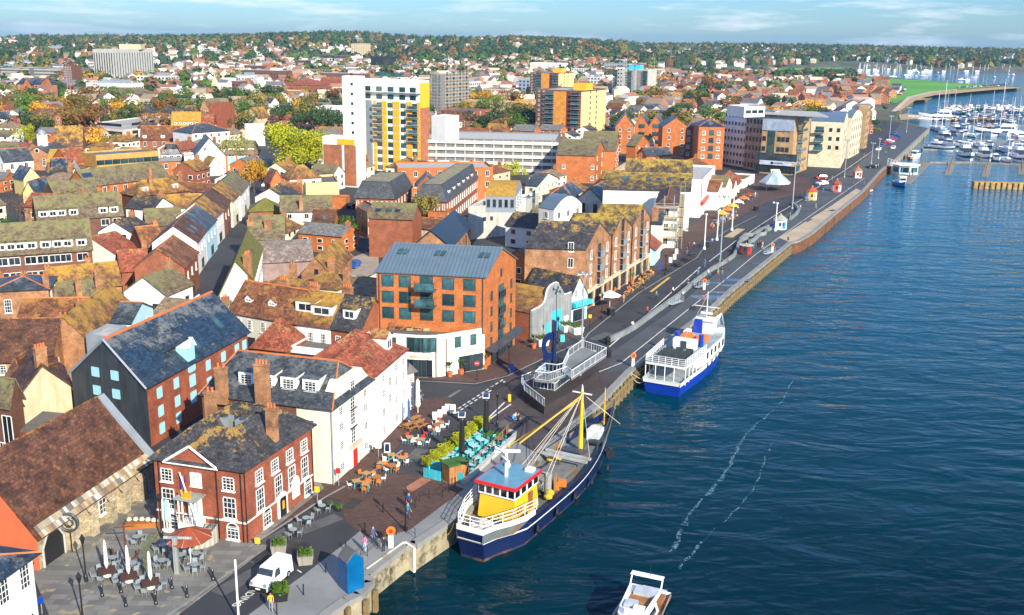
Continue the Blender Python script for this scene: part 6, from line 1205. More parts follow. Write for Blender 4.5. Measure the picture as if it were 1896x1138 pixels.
# merged far suburbs and woods
def far_ok(x,y):
 q=proj(V((x,y,terr(x,y))))
 if q[0]>1600 and q[1]>134: return False
 return not inpoly(q[0],q[1]-0,WATER) and not iswater(x,y)
GR=[(1577,139),(1711,146),(1799,154),(1893,160),(1770,170),(1680,185),(1640,190),(1640,165),(1590,160)]; GR2=[(1330,137),(1330,124),(1570,122),(1570,132)]
def merged(name,items,mats,kind='stuff'):
 vs=[];fs=[];mi=[]
 for v,f,m in items:
  k=len(vs); vs+=v; fs+=[tuple(k+i for i in q) for q in f]; mi+=m
 me=bpy.data.meshes.new(name); me.from_pydata(vs,[],fs); [me.materials.append(m) for m in mats]; me.polygons.foreach_set('material_index',mi); me.update()
 o=bpy.data.objects.new(name,me); C.objects.link(o); o['kind']=kind; return o
fm=[M('far_white',(.75,.73,.66)),M('far_brick',(.33,.14,.08)),M('far_cream',(.6,.52,.38)),M('far_tile',(.25,.12,.08)),M('far_slate',(.13,.13,.15)),M('far_brown_tile',(.3,.22,.15))]
items=[]; nh=0
indiv=[fhouse(w_,r_,i,11,9,5,3,False,i<3) for i,(w_,r_) in enumerate(((white,tile),(cream,greyt),(brick,bufft),(white,slateb)))]
cand=[]
for t_ in range(16000):
 d=rg.uniform(0,1); r=560*(4300/560)**(d); a=R(rg.uniform(-31,31)); x,y=r*math.sin(a),r*math.cos(a); px,py=proj(V((x,y,terr(x,y))))
 if inpoly(px,py,GR) or inpoly(px,py,GR2) or not far_ok(x,y): continue
 dens=.5+.5*math.sin(x/190+2)*math.cos(y/230); 
 if px>1250 and py<128: dens*=.45
 if r>2000 and px<1250: dens*=.8
 if px>560 and px<1250 and py<85: dens*=.25
 if rg.random()>dens*1.1: continue
 an=R(rg.uniform(0,180)); Q=quad(x,y,12,10,an,1)
 if HH.hit(Q): continue
 HH.add(Q); cand.append((r,x,y,an))
cand.sort()
for i,(r,x,y,an) in enumerate(cand):
 z=terr(x,y)-.5
 if i<85:
  q=rg.randrange(4); t_=thing('suburban_house',['white house with brown roof','cream house with grey roof','brick house with buff roof','white house with blue slate roof'][q]+' in the suburbs beyond the shopping centre','house',(x,y,z),'suburban houses %d'%q,rz=an); h_=indiv[q]
  for n_,me in zip(('wall','roof'),h_): o=bpy.data.objects.new(n_,me); C.objects.link(o); o.parent=t_
  continue
 L,W_,h,rr=rg.uniform(8,15),rg.uniform(7,10),rg.uniform(4.5,7),rg.uniform(2,3.4); c,s=math.cos(an),math.sin(an)
 f=lambda i_,j_,z_:(x+c*i_-s*j_,y+s*i_+c*j_,z+z_)
 v=[f(-L/2,-W_/2,-2),f(L/2,-W_/2,-2),f(L/2,W_/2,-2),f(-L/2,W_/2,-2),f(-L/2,-W_/2,h),f(L/2,-W_/2,h),f(L/2,W_/2,h),f(-L/2,W_/2,h),f(-L/2,0,h+rr),f(L/2,0,h+rr)]
 wm=rg.choice([0,0,0,1,1,2]) if x<600 or y<1500 else rg.choice([0,0,2]); rm=rg.choice([3,4,5,5,2+0*4,1])
 items.append((v,[(0,1,5,4),(2,3,7,6),(1,2,6,9,5),(3,0,4,8,7),(4,5,9,8),(6,7,8,9)],[wm,wm,wm,wm,rm,rm]))
FS=items
# far woods: blobs of leaf faces
rs_=np.random.RandomState(5); base=[]
for k in range(6):
 pts_=rs_.normal(size=(46,3)); pts_/=np.linalg.norm(pts_,axis=1)[:,None]; pts_[:,2]=np.abs(pts_[:,2]); base.append(pts_)
tm=[LF['dark'],LF['green'],LF['olive'],LF['brown'],LF['orange']]
items=[]; tc=[]
for t_ in range(30000):
 d=rg.uniform(0,1); r=520*(4600/520)**(d**.8); a=R(rg.uniform(-31,31)); x,y=r*math.sin(a),r*math.cos(a); px,py=proj(V((x,y,terr(x,y))))
 if inpoly(px,py,GR) or inpoly(px,py,GR2) or not far_ok(x,y): continue
 wod=math.sin(x/260+1.3)*math.cos(y/330+.5)+.5*math.sin(x/90)*math.sin(y/120)
 pr=.25 if wod<0 else .8
 if py<100: pr+=.35
 if px>1250 and py<125: pr=.95
 if r<1100: pr*=.42
 if rg.random()>pr: continue
 if HH.hit(quad(x,y,3,3,0)): continue
 tc.append((r,x,y))
 if len(tc)>7500: break
for t_ in range(2600):
 px,py=rg.uniform(1230,1990),125-19*rg.random()**1.6; p=G(px,py); 
 if inpoly(px,py,GR2) or inpoly(px,py,WATER): continue
 if rg.random()<.3: 
  an=R(rg.uniform(0,180)); c,s=math.cos(an),math.sin(an); z=terr(p.x,p.y)-.5; L,W_,h,rr=rg.uniform(10,20),9,rg.uniform(6,10),3
  f=lambda i_,j_,z_:(p.x+c*i_-s*j_,p.y+s*i_+c*j_,z+z_)
  FS.append(([f(-L/2,-W_/2,-2),f(L/2,-W_/2,-2),f(L/2,W_/2,-2),f(-L/2,W_/2,-2),f(-L/2,-W_/2,h),f(L/2,-W_/2,h),f(L/2,W_/2,h),f(-L/2,W_/2,h),f(-L/2,0,h+rr),f(L/2,0,h+rr)],[(0,1,5,4),(2,3,7,6),(1,2,6,9,5),(3,0,4,8,7),(4,5,9,8),(6,7,8,9)],[0,0,0,0,rg.choice([3,4]),4]))
 else: tc.append((math.hypot(p.x,p.y),p.x,p.y))
merged('distant_suburb',FS,fm)
tc.sort()
for i,(r,x,y) in enumerate(tc):
 z=terr(x,y)-1; kd=rg.choice([0,0,0,0,1,1,1,2,2,2,3,0,0,1,2,4]) if r<1300 else rg.choice([0,0,0,0,0,0,0,1,2,2,3])
 if i<150:
  tree(['dark','green','olive','brown','orange'][kd],(x,y,z),rg.uniform(8,13),LBT[['dark','green','olive','brown','orange'][kd]]+' among houses beyond the shopping centre',group='distant town trees %d'%kd,w=1.1); continue
 R_=rg.uniform(4,8)*(1 if r<1800 else 1.45); H_=R_*rg.uniform(1.3,2.); pt=base[i%6]; v=[];f=[]
 for q in pt:
  s=R_*.42; cx,cy,cz=x+q[0]*R_*rg.uniform(.7,1.05),y+q[1]*R_*rg.uniform(.7,1.05),z+q[2]*H_*rg.uniform(.75,1.05)+.3
  t1=np.array((-q[1],q[0],.3*rg.uniform(-1,1))); t2=np.cross(q,t1)+.25*rg.uniform(-1,1); k=len(v)
  v+= [(cx-t1[0]*s,cy-t1[1]*s,cz-t1[2]*s),(cx+t2[0]*s,cy+t2[1]*s,cz+t2[2]*s),(cx+t1[0]*s,cy+t1[1]*s,cz+t1[2]*s),(cx-t2[0]*s,cy-t2[1]*s,cz-t2[2]*s)]; f.append((k,k+1,k+2,k+3))
 items.append((v,f,[kd]*len(f)))
merged('distant_woods',items,tm)
# ---------------- people ----------------
skin=M('skin',(.5,.27,.18),var=.05); hairm=[M('hair_dark',(.03,.02,.015)),M('hair_brown',(.12,.06,.03)),M('hair_grey',(.35,.33,.3))]
def bodymesh(pose):
 """one continuous skinned figure, 1.72 m; faces coloured by region: 0 skin 1 hair 2 top 3 trousers 4 shoes"""
 vt=[];ed=[];rad=[];tag=[]
 def add(p,r,par,tg): vt.append(p); rad.append(r); tag.append(tg); i=len(vt)-1; (ed.append((par,i)) if par is not None else None); return i
 sit=pose=='sit'; hz=.48 if sit else .92
 pel=add((0,0,hz),.13,None,3); bel=add((0,.0,hz+.17),.12,pel,2); ch=add((0,.0,hz+.38),.145,bel,2); nk=add((0,0,hz+.54),.06,ch,0); hd=add((0,-.015,hz+.64),.085,nk,0); cr=add((0,.0,hz+.75),.088,hd,1); ns=add((0,-.105,hz+.66),.018,hd,0)
 for s in(-1,1):
  add((s*.095,.0,hz+.66),.016,hd,0)
  sh=add((s*.17,0,hz+.48),.06,ch,2)
  el,wr={'stand':((s*.23,.02,hz+.2),(s*.24,-.06,hz-.04)),'walk':((s*.22,.08*s,hz+.2),(s*.23,-.12-.08*s,hz+.0)),'sit':((s*.23,-.04,hz+.22),(s*.16,-.27,hz+.14)),'talk':((s*.24,-.02,hz+.2),(s*.16,-.25,hz+.3))}[pose]
  e=add(el,.046,sh,2); w_=add(wr,.032,e,0 if s>0 else 2); d=(V(wr)-V(el)).normalized(); hnd=add(tuple(V(wr)+d*.07),.034,w_,0)
  side=V((1,0,0))
  for k in range(4): b1=add(tuple(V(wr)+d*.13+side*(k-1.5)*.021),.0095,hnd,0); add(tuple(V(wr)+d*(.175-.008*abs(k-1.4))+side*(k-1.5)*.023+V((0,-.015,0))),.008,b1,0)
  t1=add(tuple(V(wr)+d*.09-side*s*.042),.01,hnd,0)
  hp=add((s*.09,0,hz-.06),.095,pel,3)
  if sit: kn=add((s*.11,-.43,hz+.0),.065,hp,3); an=add((s*.11,-.44,.08),.042,kn,3); 
  else:
   k_={'walk':.16*s}.get(pose,0); kn=add((s*.1,-abs(k_)*.8 if s>0 else -.03,.5),.065,hp,3); an=add((s*.1,-k_*1.6,.08),.042,kn,3)
  ap=vt[an]; add((ap[0]+s*.01,ap[1]-.17,.035),.035,an,4)
 me=bpy.data.meshes.new('person'); me.from_pydata(vt,ed,[]); o=bpy.data.objects.new('t',me); C.objects.link(o)
 m=o.modifiers.new('s','SKIN'); 
 for i,r in enumerate(rad): me.skin_vertices[0].data[i].radius=(r,r*(.8 if i in(1,2) else 1)); me.skin_vertices[0].data[i].use_root=(i==0)
 m.use_smooth_shade=True; m2=o.modifiers.new('u','SUBSURF'); m2.levels=1; m2.render_levels=1
 out=bpy.data.meshes.new_from_object(o.evaluated_get(bpy.context.evaluated_depsgraph_get())); bpy.data.objects.remove(o)
 out.materials.clear(); [out.materials.append(x) for x in(skin,hairm[0],blk,blk,blk)]
 pts=np.array(vt); tg=np.array(tag); 
 for p in out.polygons:
  c=np.array(p.center); d=np.linalg.norm(pts-c,axis=1)-np.array(rad)*.5; t_=int(tg[d.argmin()])
  if t_==0 and c[2]>hz+.6 and (c[1]>.03 or c[2]>hz+.76): t_=1
  if t_==1 and c[1]<-.05 and c[2]<hz+.76: t_=0
  p.material_index=t_
 return out
PM={p:bodymesh(p) for p in('stand','walk','sit','talk')}
CL={}
def cloth(c):
 if c not in CL: CL[c]=M('cloth_%02x%02x%02x'%tuple(int(x*255) for x in c),c,rough=.85,var=.1)
 return CL[c]
def person(p,pose,top,bot,label,rz=0,hair=0,group=None,z=0):
 o=bpy.data.objects.new('person',PM[pose]); C.objects.link(o); o.location=(p.x,p.y,z if not isinstance(p,tuple) else 0); o.rotation_euler.z=rz; s=random.uniform(.96,1.05); o.scale=(s,s,s)
 for i,m in((1,hairm[hair]),(2,cloth(top)),(3,cloth(bot)),(4,blk)): o.material_slots[i].link='OBJECT'; o.material_slots[i].material=m
 return tagm(o,label,'person',group)
PK=(.75,.2,.4);NV=(.03,.05,.15);BK=(.02,.02,.025);JN=(.12,.2,.35);TL=(.02,.2,.3);YL=(.8,.45,.0);RD=(.6,.03,.03);WH=(.7,.7,.68);GN=(.02,.4,.2);GY=(.25,.26,.28)
person(g('d8',1136,506),'stand',PK,(.45,.55,.65),'person in pink top and pale jeans standing by the quay steps railing',2.6)
person(g('d8',1200,430),'walk',(.06,.09,.2),(.06,.09,.2),'person in navy tracksuit with white shoes beside the quay bench',.6)
person(g('d8',1280,500),'stand',BK,BK,'person in black clothes standing at the railing by the orange lifebuoy',-2.4)
person(g('d8',420,955),'walk',YL,GY,'person in yellow jacket and grey trousers walking behind the white van',3.4,1)
person(g('d8',1472,170),'stand',NV,BK,'bald person in dark jacket and blue shirt walking by the black lamp',.2,2)
person(g('d8',1465,250),'walk',TL,NV,'person in teal coat walking past the black lamp post',.5)
person(g('e1',365,560),'stand',BK,BK,'person in black standing on the quay beyond the fishing boat',1.)
person(g('d7',375,110),'walk',BK,JN,'person in dark clothes walking by the closed cream parasol',1.2)
for i,(x,y,c,lb) in enumerate(((55,1060,WH,'person in pale top seated on the low wall with others by the fishing boat'),(40,1075,(.05,.3,.6),'person in blue jacket seated on the low wall by the fishing boat'),(75,1070,BK,'person in black seated right of the blue jacket on the low wall'))): person(g('d6',x,y),'sit',c,BK,lb,.9,i)
for k,x,y,ps,c,b_,lb in (('c8',685,820,'stand',RD,BK,'person in red top outside the shop front with plants'),('c8',650,870,'walk',(.55,.3,.2),(.5,.3,.25),'person in pinkish brown clothes outside the shop front'),('c8',775,800,'stand',BK,NV,'person in black near the wooden chairs of the cafe'),('c8',1020,835,'sit',WH,JN,'person seated on the curved bench wall facing the white ferry'),('c8',1175,700,'sit',WH,JN,'person in white seated alone on the curved wall'),('c8',1235,700,'walk',GN,(.5,.2,.15),'person in green top and red shorts walking on the quay'),('c8',1262,698,'walk',BK,GY,'person in dark jacket beside the one in green'),('c8',1303,625,'sit',(.6,.25,.2),BK,'person in red brown seated on the curved wall near the tall mast'),
 ('e4',315,745,'stand',BK,JN,'person in black and jeans outside the scaffolded building'),('e4',330,705,'stand',RD,BK,'person in red outside the scaffolded building'),('e4',370,700,'stand',(.2,.4,.5),BK,'person in light blue outside the scaffolded building'),('e4',518,655,'sit',(.4,.5,.7),JN,'person in blue seated at the end of the pub terrace'),('e4',905,690,'stand',RD,BK,'person in red shirt behind the brown kiosk'),('e4',925,695,'walk',WH,WH,'person in white trousers walking behind the brown kiosk'),('e4',888,700,'stand',BK,BK,'person in black behind the brown kiosk'),('e4',1358,380,'walk',JN,GY,'person in blue walking between the yellow kiosk and the water'),('e4',1133,640,'sit',BK,BK,'person in black sitting on the quay edge bollard'),('e4',865,300,'stand',WH,GY,'person in white among the brick square tables'),('e7',1128,450,'stand',(.05,.3,.6),NV,'person in blue near the quay edge bridge of boards'),('e7',1430,190,'walk',WH,BK,'person in white walking by the marina gate'),('e7',1475,185,'stand',BK,BK,'person in black waiting by the marina gate'),('e7',1455,185,'stand',(.5,.3,.1),BK,'person in tan coat waiting by the marina gate')): person(g(k,x,y),ps,c,b_,lb,rg.uniform(0,6),rg.randrange(3))
tpn=0
for k,x0,x1,y0,y1,nn,gp_,lb in (('f4',600,960,720,860,26,'pub terrace crowd','person seated at the crowded pub terrace tables'),('f4',920,1230,420,530,14,'square tables crowd','person seated at the brick square tables')):
 for i in range(nn):
  t_=(i+.5)/nn; x=x0+(x1-x0)*t_; y=(y1+(y0-y1)*t_+rg.uniform(-30,30)) if k=='f4' and x0==600 else rg.uniform(y0,y1)
  c=rg.choice([RD,WH,BK,NV,JN,YL,GY]); person(g(k,x,y),'sit',c,rg.choice([BK,NV,JN]),lb,rg.uniform(0,6),rg.randrange(3),gp_)
# ---------------- lamps ----------------
def lampmast(h,heads,m=steel):
 b=B(); b.tube((0,0,0),(0,0,h),.16,m,.1,8); b.lathe((0,0,0),[(.35,0),(.3,.5),(.18,.6)],m,8); p=b.mesh('mast'); hs=[]
 b=B(); b.tube((0,0,h-.1),(0,0,h+.25),.3,m,n=8)
 for i in range(heads):
  a=2*math.pi*i/heads+.4; d=V((math.cos(a),math.sin(a),0)); b.tube(V((0,0,h+.1)),d*.8+V((0,0,h+.1)),.06,m); b.lathe(tuple(d*.95+V((0,0,h-.05))),[(.12,0),(.28,.08),(.26,.3),(.08,.45)],m,10)
 return p,b.mesh('lamp_head')
MS={}
def mast(k,x,y,ytop,label,heads=4,m=None,group=None):
 p=g(k,x,y); h=round(zsolve(p.x,p.y,PX(k,x,ytop)[1]),0); key=(h,heads,m and m.name)
 if key not in MS: MS[key]=lampmast(h,heads,m or steel)
 r=thing('lamp_mast',label,'lamp mast',p,group,rz=rg.uniform(.5,3))
 for n_,me in zip(('mast','lamp_head'),MS[key]): o=bpy.data.objects.new(n_,me); C.objects.link(o); o.parent=r
mast('c8',392,1125,690,'tall grey lamp mast with four round heads beside the viewing platform')
mast('c8',1250,615,215,'tall grey lamp mast standing on the road island opposite the scaffolding'); mast('e4',1168,378,0,'tall grey lamp mast between the blue kiosk and the yellow kiosk'); mast('r4',493,965,740,'tall mast beside the red and white kiosk near the marina'); mast('r4',660,880,750,'pale mast in front of the harbour apartments, nearer of two',2); mast('r4',703,848,730,'pale mast in front of the harbour apartments, farther of two',2); mast('r4',768,758,588,'tall thin mast by the parked cars near the marina'); mast('r4',878,685,535,'tall mast at the seaward end of the quay')
mast('d2',160,1180,790,'grey lamp with four globe heads in front of the cream house'); mast('r1',497,550,305,'tall light pole left of the flyover'); mast('e4',455,705,430,'white flag mast by the scaffolding corner',1,wht); mast('e4',557,632,410,'white flag mast beside the pub terrace, second from the scaffolding',1,wht); mast('e4',679,552,250,'white flag mast beside the pub terrace, third from the scaffolding',1,wht); mast('e4',1030,558,335,'thick white pole beside the blue and white kiosk',1,wht)
fp=thing('white_flagpole','white wooden flagpole leaning at the bottom edge beside the van','flagpole',g('d2',1750,1200)); b=B(); q=G(442,1150); t_=V((q.x,q.y,zsolve(q.x,q.y,1036))); b.tube((q.x,q.y,0),t_,.09,wht); b.obj('pole',fp)
def vlamp():
 b=B(); b.lathe((0,0,0),[(.18,0),(.16,.6),(.08,.8),(.06,3.6),(.07,3.7)],blk,8); p=b.mesh('post'); b=B(); b.lathe((0,0,3.7),[(.1,0),(.22,.45),(.26,.5),(.12,.72),(.04,.9)],blk,6); return p,b.mesh('lantern')
VL=vlamp()
for k,x,y,lb in(('d2',612,910,'black lantern lamp post in the middle of the stone square'),('d2',1145,595,'black lantern lamp post by the curved stair'),('d2',590,1200,'black lantern lamp post at the bottom edge'),('d8',1450,340,'black lantern lamp post with two people beside the quay ramp'),('d7',1045,330,'black lamp post beside the blue table terrace'),('c8',515,970,'black lamp post outside the triple gabled block'),('e4',137,915,'black lamp post outside the small blue quay cottage'),('d5',1065,1020,'black lamp post outside the orange flats'),('d6',350,520,'black lamp post before the turquoise door')):
 r=thing('lantern_lamp',lb,'street lamp',g(k,x,y)); 
 for n_,me in zip(('post','lantern'),VL): o=bpy.data.objects.new(n_,me); C.objects.link(o); o.parent=r
# ---------------- bollards, planters, small street things ----------------
def small(nm,label,cat,k,x,y,parts,group=None,rz=0,z=0):
 p=g(k,x,y); p=V((p.x,p.y,z)); r=thing(nm,label,cat,p,group,rz=rz or .001)
 for n_,me in parts: o=bpy.data.objects.new(n_,me); C.objects.link(o); o.parent=r
 return r
b=B(); b.lathe((0,0,0),[(.17,0),(.15,.15),(.1,.25),(.09,.85),(.13,.95),(.05,1.1)],blk,8); bol=b.mesh('bollard')
bl_=[('d2',725,1015),('d2',858,990),('d2',892,1085),('d2',1105,1070),('d2',1325,1020),('d2',1218,960),('d2',1508,900),('d2',790,740)]
for i,(k,x,y) in enumerate(bl_): o=bpy.data.objects.new('bollard',bol); C.objects.link(o); o.location=g(k,x,y)+V((0,0,.11)); tagm(o,'black iron bollard on the grey stone square, %s from the left'%['first','third','fourth','fifth','seventh','sixth','eighth','second'][i],'bollard','black bollards on the stone square')
b=B(); b.lathe((0,0,0),[(.06,0),(.06,.9),(.08,1.)],blk,6); pst=b.mesh('post')
pl=[('d8',1275,200),('d8',1137,345),('d8',990,500),('d8',838,660),('d8',668,830),('d8',465,980)]
for i,(k,x,y) in enumerate(pl): o=bpy.data.objects.new('kerb_post',pst); C.objects.link(o); o.location=g(k,x,y); tagm(o,'thin black post along the kerb, %s from the blue hut side'%['sixth','fifth','fourth','third','second','first'][i],'post','thin black kerb posts')
def planter(m,s=1.2):
 b=B(); b.hexa([(-.5*s,-.5*s,0),(.5*s,-.5*s,0),(.5*s,.5*s,0),(-.5*s,.5*s,0),(-.6*s,-.6*s,.75*s),(.6*s,-.6*s,.75*s),(.6*s,.6*s,.75*s),(-.6*s,.6*s,.75*s)],m); bx=b.mesh('box')
 r_=np.random.RandomState(3); vs=[];fs=[]
 for i in range(260):
  p=r_.uniform(-.5*s,.5*s,3); p[2]=.72*s+r_.uniform(0,.35*s); t=r_.normal(size=3)*.07; u_=r_.normal(size=3)*.07; k=len(vs); vs+=[tuple(p-t),tuple(p+u_),tuple(p+t),tuple(p-u_)]; fs.append((k,k+1,k+2,k+3))
 me=bpy.data.meshes.new('flowers'); me.from_pydata(vs,[],fs); me.materials.append(LF['green']); return (('box',bx),('plants',me))
PW=planter(M('grey_planter_wood',(.33,.31,.27),kind='plank')); small('planter_box','square wooden planter with green plants, nearer the brick wall','planter','d8',480,500,PW,rz=.2); small('planter_box','square wooden planter with green plants, in the middle of the road','planter','d8',683,580,PW,rz=.2)
PS=planter(blk,.5)
for x,y,lb in((867,160,'small black pot with a bush by the customs house kerb, left of two'),(935,185,'small black pot with a bush by the customs house kerb, right of two'),(490,860,'tall tiered black planter of flowers in front of the van')): small('plant_pot',lb,'plant pot','d8',x,y,PS,rz=.3).scale=(1,1,1) if y<500 else (2.2,2.2,2.4)
PP=planter(pot,.8)
def palm(k,x,y,lb):
 p=g(k,x,y); r=thing('potted_palm',lb,'potted plant',p); b=B(); b.lathe(tuple(p),[(.3,0),(.42,.8),(.46,.82)],pot,10); b.obj('pot',r)
 b=B(); b.tube(p+V((0,0,.8)),p+V((0,0,1.7)),.06,bark); 
 for i in range(26): a=i*2.4; e=rg.uniform(-.2,1.2); q=p+V((0,0,1.7)); d=V((math.cos(a)*math.cos(e),math.sin(a)*math.cos(e),math.sin(e)))*.85; b.face([q,q+d*.6+V((.06,.05,.05)),q+d,q+d*.6-V((.06,.05,-.05))],LF['green'])
 b.obj('palm',r)
for x,y,lb in((622,1050,'small palm in a terracotta pot by the lounge door'),(708,1030,'small palm in a terracotta pot right of the lounge door'),(885,990,'olive bush in a terracotta pot at the corner of the orange flats'),(1253,835,'olive bush in a terracotta pot beside the timber front')): palm('d5',x,y,lb)
for k,x,y,lb in(('c8',590,800,'green potted bush by the brick gables shop front'),('c8',705,755,'green potted bush right of the shop front windows'),('c8',780,710,'green potted bush near the last brick gable')): palm(k,x,y,lb)
wp_=planter(wht,1.6)
for x,y,lb in((410,430,'white planter trough with grasses by the timber front, left'),(480,445,'white planter trough with yellow flowers by the blue shop'),(235,530,'white planter trough at the foot of the timber front')): small('white_trough',lb,'planter','d6',x,y,wp_,rz=.5)
# ---------------- furniture sets ----------------
def chairm(m,legm=steel):
 b=B(); b.box((0,0,.42),(.44,.44,.05),m); b.hexa([(-.22,.2,.45),(.22,.2,.45),(.22,.24,.45),(-.22,.24,.45),(-.19,.27,.85),(.19,.27,.85),(.19,.31,.85),(-.19,.31,.85)],m); s_=b.mesh('seat'); 
 b=B(); [b.tube((i*.19,j*.19,0),(i*.17,j*.17,.42),.018,legm,n=4) for i in(-1,1) for j in(-1,1)]; return (('seat',s_),('legs',b.mesh('legs')))
def tablem(m,w_=.8,legm=steel,rd=False):
 b=B(); (b.lathe((0,0,.71),[(w_*.55,0),(w_*.55,.04)],m,14) if rd else b.box((0,0,.71),(w_,w_,.04),m)); t=b.mesh('table_top'); b=B(); [b.tube((i*w_*.38,j*w_*.38,0),(i*w_*.33,j*w_*.33,.71),.03,legm,n=4) for i in(-1,1) for j in(-1,1)]; return (('table_top',t),('legs',b.mesh('legs')))
def picnicm(m):
 b=B(); b.box((0,0,.72),(1.8,.75,.05),m); t=b.mesh('table_top'); b=B(); b.box((0,.75,.42),(1.8,.28,.05),m); b.box((0,-.75,.42),(1.8,.28,.05),m); be=b.mesh('benches'); b=B()
 for x in(-.6,.6): b.box((x,0,.36),(.08,1.7,.07),m); b.tube((x,-.65,0),(x,-.25,.72),.04,m,n=4); b.tube((x,.65,0),(x,.25,.72),.04,m,n=4)
 return (('table_top',t),('benches',be),('legs',b.mesh('legs')))
def put(nm,label,cat,p,parts,rz,group=None,z=0):
 r=thing(nm,label,cat,V((p.x,p.y,z)),group,rz=rz or .001)
 for n_,me in parts: o=bpy.data.objects.new(n_,me); C.objects.link(o); o.parent=r
 return r
OCH=chairm(org); WCH=chairm(wht); TCH=chairm(M('aqua_metal',(.12,.55,.62),rough=.4),M('aqua_metal',(.12,.55,.62))); BCH=chairm(M('bistro_steel',(.25,.3,.33),rough=.4)); RCH=chairm(red)
TBW=tablem(M('table_wood',(.4,.24,.1)),.85,TCH[0][1].materials[0]); TBR=tablem(M('table_brown',(.35,.13,.03)),1.,steel,True); TBA=tablem(M('aqua_table_top',(.35,.55,.62)),.95,TCH[0][1].materials[0]); TBB=tablem(M('bistro_steel',(.25,.3,.33)),.7,blk,True); TBD=tablem(M('dark_table',(.07,.03,.02)),1.4,blk); PCT=picnicm(M('picnic_wood',(.32,.15,.05))); PCD=picnicm(M('dark_picnic_wood',(.05,.035,.03)))
def setof(k,x,y,tb,chs,rad,lb,g1,g2,rz=.3,z=0,cz=None):
 p=g(k,x,y); put('table',lb,'table',p,tb,rz,g1,z)
 for i,(cm,nm) in enumerate(chs):
  a=rz+math.pi*2*i/len(chs); q=p+V((math.cos(a)*rad,math.sin(a)*rad,0)); put('chair',nm,'chair',q,cm,a-math.pi/2,g2,z)
f7=lambda x,y:PX('o',600+x/10.34,820+y/10.34)
for i,(x,y,tb,cs) in enumerate(((620,840,TBW,'ow'),(800,900,TBW,'oo'),(810,690,TBW,'ow'),(1000,760,TBR,'oowo'),(1100,490,TBW,'ow'),(1295,540,TBR,'owow'),(1290,330,TBW,'ow'),(1500,390,TBW,'oww'))):
 q=f7(x,y); setof('o',q[0],q[1],tb,[((OCH,'orange cafe chair beside the cream inn') if c=='o' else (WCH,'white cafe chair beside the cream inn')) for c in cs],.75,'cafe table with pale blue legs in front of the cream inn' if tb is TBW else 'round brown cafe table in front of the cream inn','cafe tables of the cream inn','cafe chairs of the cream inn '+'ow'[0],rz=.5+i)
for x,y in((280,470),(380,490),(470,405),(550,340),(520,360)): setof('d7',x,y,TBW if y!=360 else TBR,[(WCH,'white bucket chair on the road by the white inn')]*3+[(RCH,'red stool by the white inn')],.75,'brown table with white bucket chairs by the white inn','brown tables by the white inn','white and red seats by the white inn',rz=x)
for x,y,lb in((275,345,'brown picnic table with a closed blue parasol by the inn arch'),(325,290,'brown picnic table nearest the closed cream parasol'),(350,330,'brown picnic bench set between the inn and white chairs')): put('picnic_table',lb,'picnic table',g('d7',x,y+15),PCT,1.,z=.12)
for i,(x,y) in enumerate(((590,650),(655,590),(790,590),(845,535),(905,480),(790,480),(850,425),(785,700),(860,640),(925,585),(995,525),(1060,470),(620,610))): setof('d7',x,y+12,TBA if i!=11 else TBR,[(TCH,'aqua metal chair on the green terrace')]*4,.72,'aqua metal table on the green terrace','aqua tables on the green terrace','aqua chairs on the green terrace',rz=.6)
for i,(x,y) in enumerate(((590,380),(690,290),(810,195))): setof('d8',x,y,TBB,[(BCH,'small steel bistro chair by the customs house road side')]*3,.62,['steel bistro table nearest the wooden planter','steel bistro table in the middle by the customs house','steel bistro table farthest from the planter'][i],'bistro tables by the customs house','bistro chairs by the customs house',rz=i)
def parasol(k,x,y,h,m,lb,open_=0,polem=wht,z=0,r0=.16):
 p=g(k,x,y); p=V((p.x,p.y,z)); r=thing('parasol',lb,'parasol',p); b=B(); b.lathe(tuple(p),[(.35,0),(.35,.08),(.05,.1),(.04,h)],polem,8); b.obj('pole',r); b=B()
 if open_: b.lathe(tuple(p+V((0,0,h-1.))),[(open_,0),(open_*.98,.06),(.12,.95),(.04,1.)],m,8); b.lathe(tuple(p+V((0,0,h-1.02))),[(open_*.97,0),(.1,.9)],m,8); [b.tube(p+V((math.cos(a)*open_*1.0,math.sin(a)*open_*1.0,h-.97)),p+V((0,0,h-.02)),.02,canvas,n=4) for a in [i*math.pi/4 for i in range(8)]]
 else: b.lathe(tuple(p+V((0,0,.9))),[(r0*.7,0),(r0*1.15,.3),(r0,1.),(r0*.8,h-1.2),(.04,h-.85)],m,8)
 b.obj('canopy',r); return r
for i,(x,y) in enumerate(((760,870),(915,910),(1070,955))):
 lb=['left','middle','right'][i]; parasol('d2',x,y,3.4,canvas,'closed white parasol above the %s dark table of the stone square'%lb,z=.11); setof('d2',x,y+14,TBD,[(BCH,'steel chair at the dark square tables')]*6,1.05,'dark square table under the %s closed white parasol'%lb,'dark tables on the stone square','steel chairs on the stone square',rz=.4,z=.11)
parasol('d2',1352,790,3.7,brolly,'large open rust brown parasol by the curved stair',2.1,z=.11)
for i,(x,y) in enumerate(((970,640),(1150,810),(1160,700),(1280,770),(1390,760),(1380,840),(800,790),(940,830))): setof('d2',x,y,TBB,[(BCH,'steel bistro chair on the stone square')]*4,.65,'round steel bistro table on the stone square','bistro tables on the stone square','bistro chairs on the stone square',rz=i,z=.11)
for i,(x,y,m_) in enumerate(((1165,540,canvas),(1185,550,lblue),(1205,555,canvas))): parasol('d2',x,y,3.2,m_,['closed white parasol left of the blue one by the railing','closed light blue parasol between two white ones','closed white parasol right of the blue one by the railing'][i],z=.11)
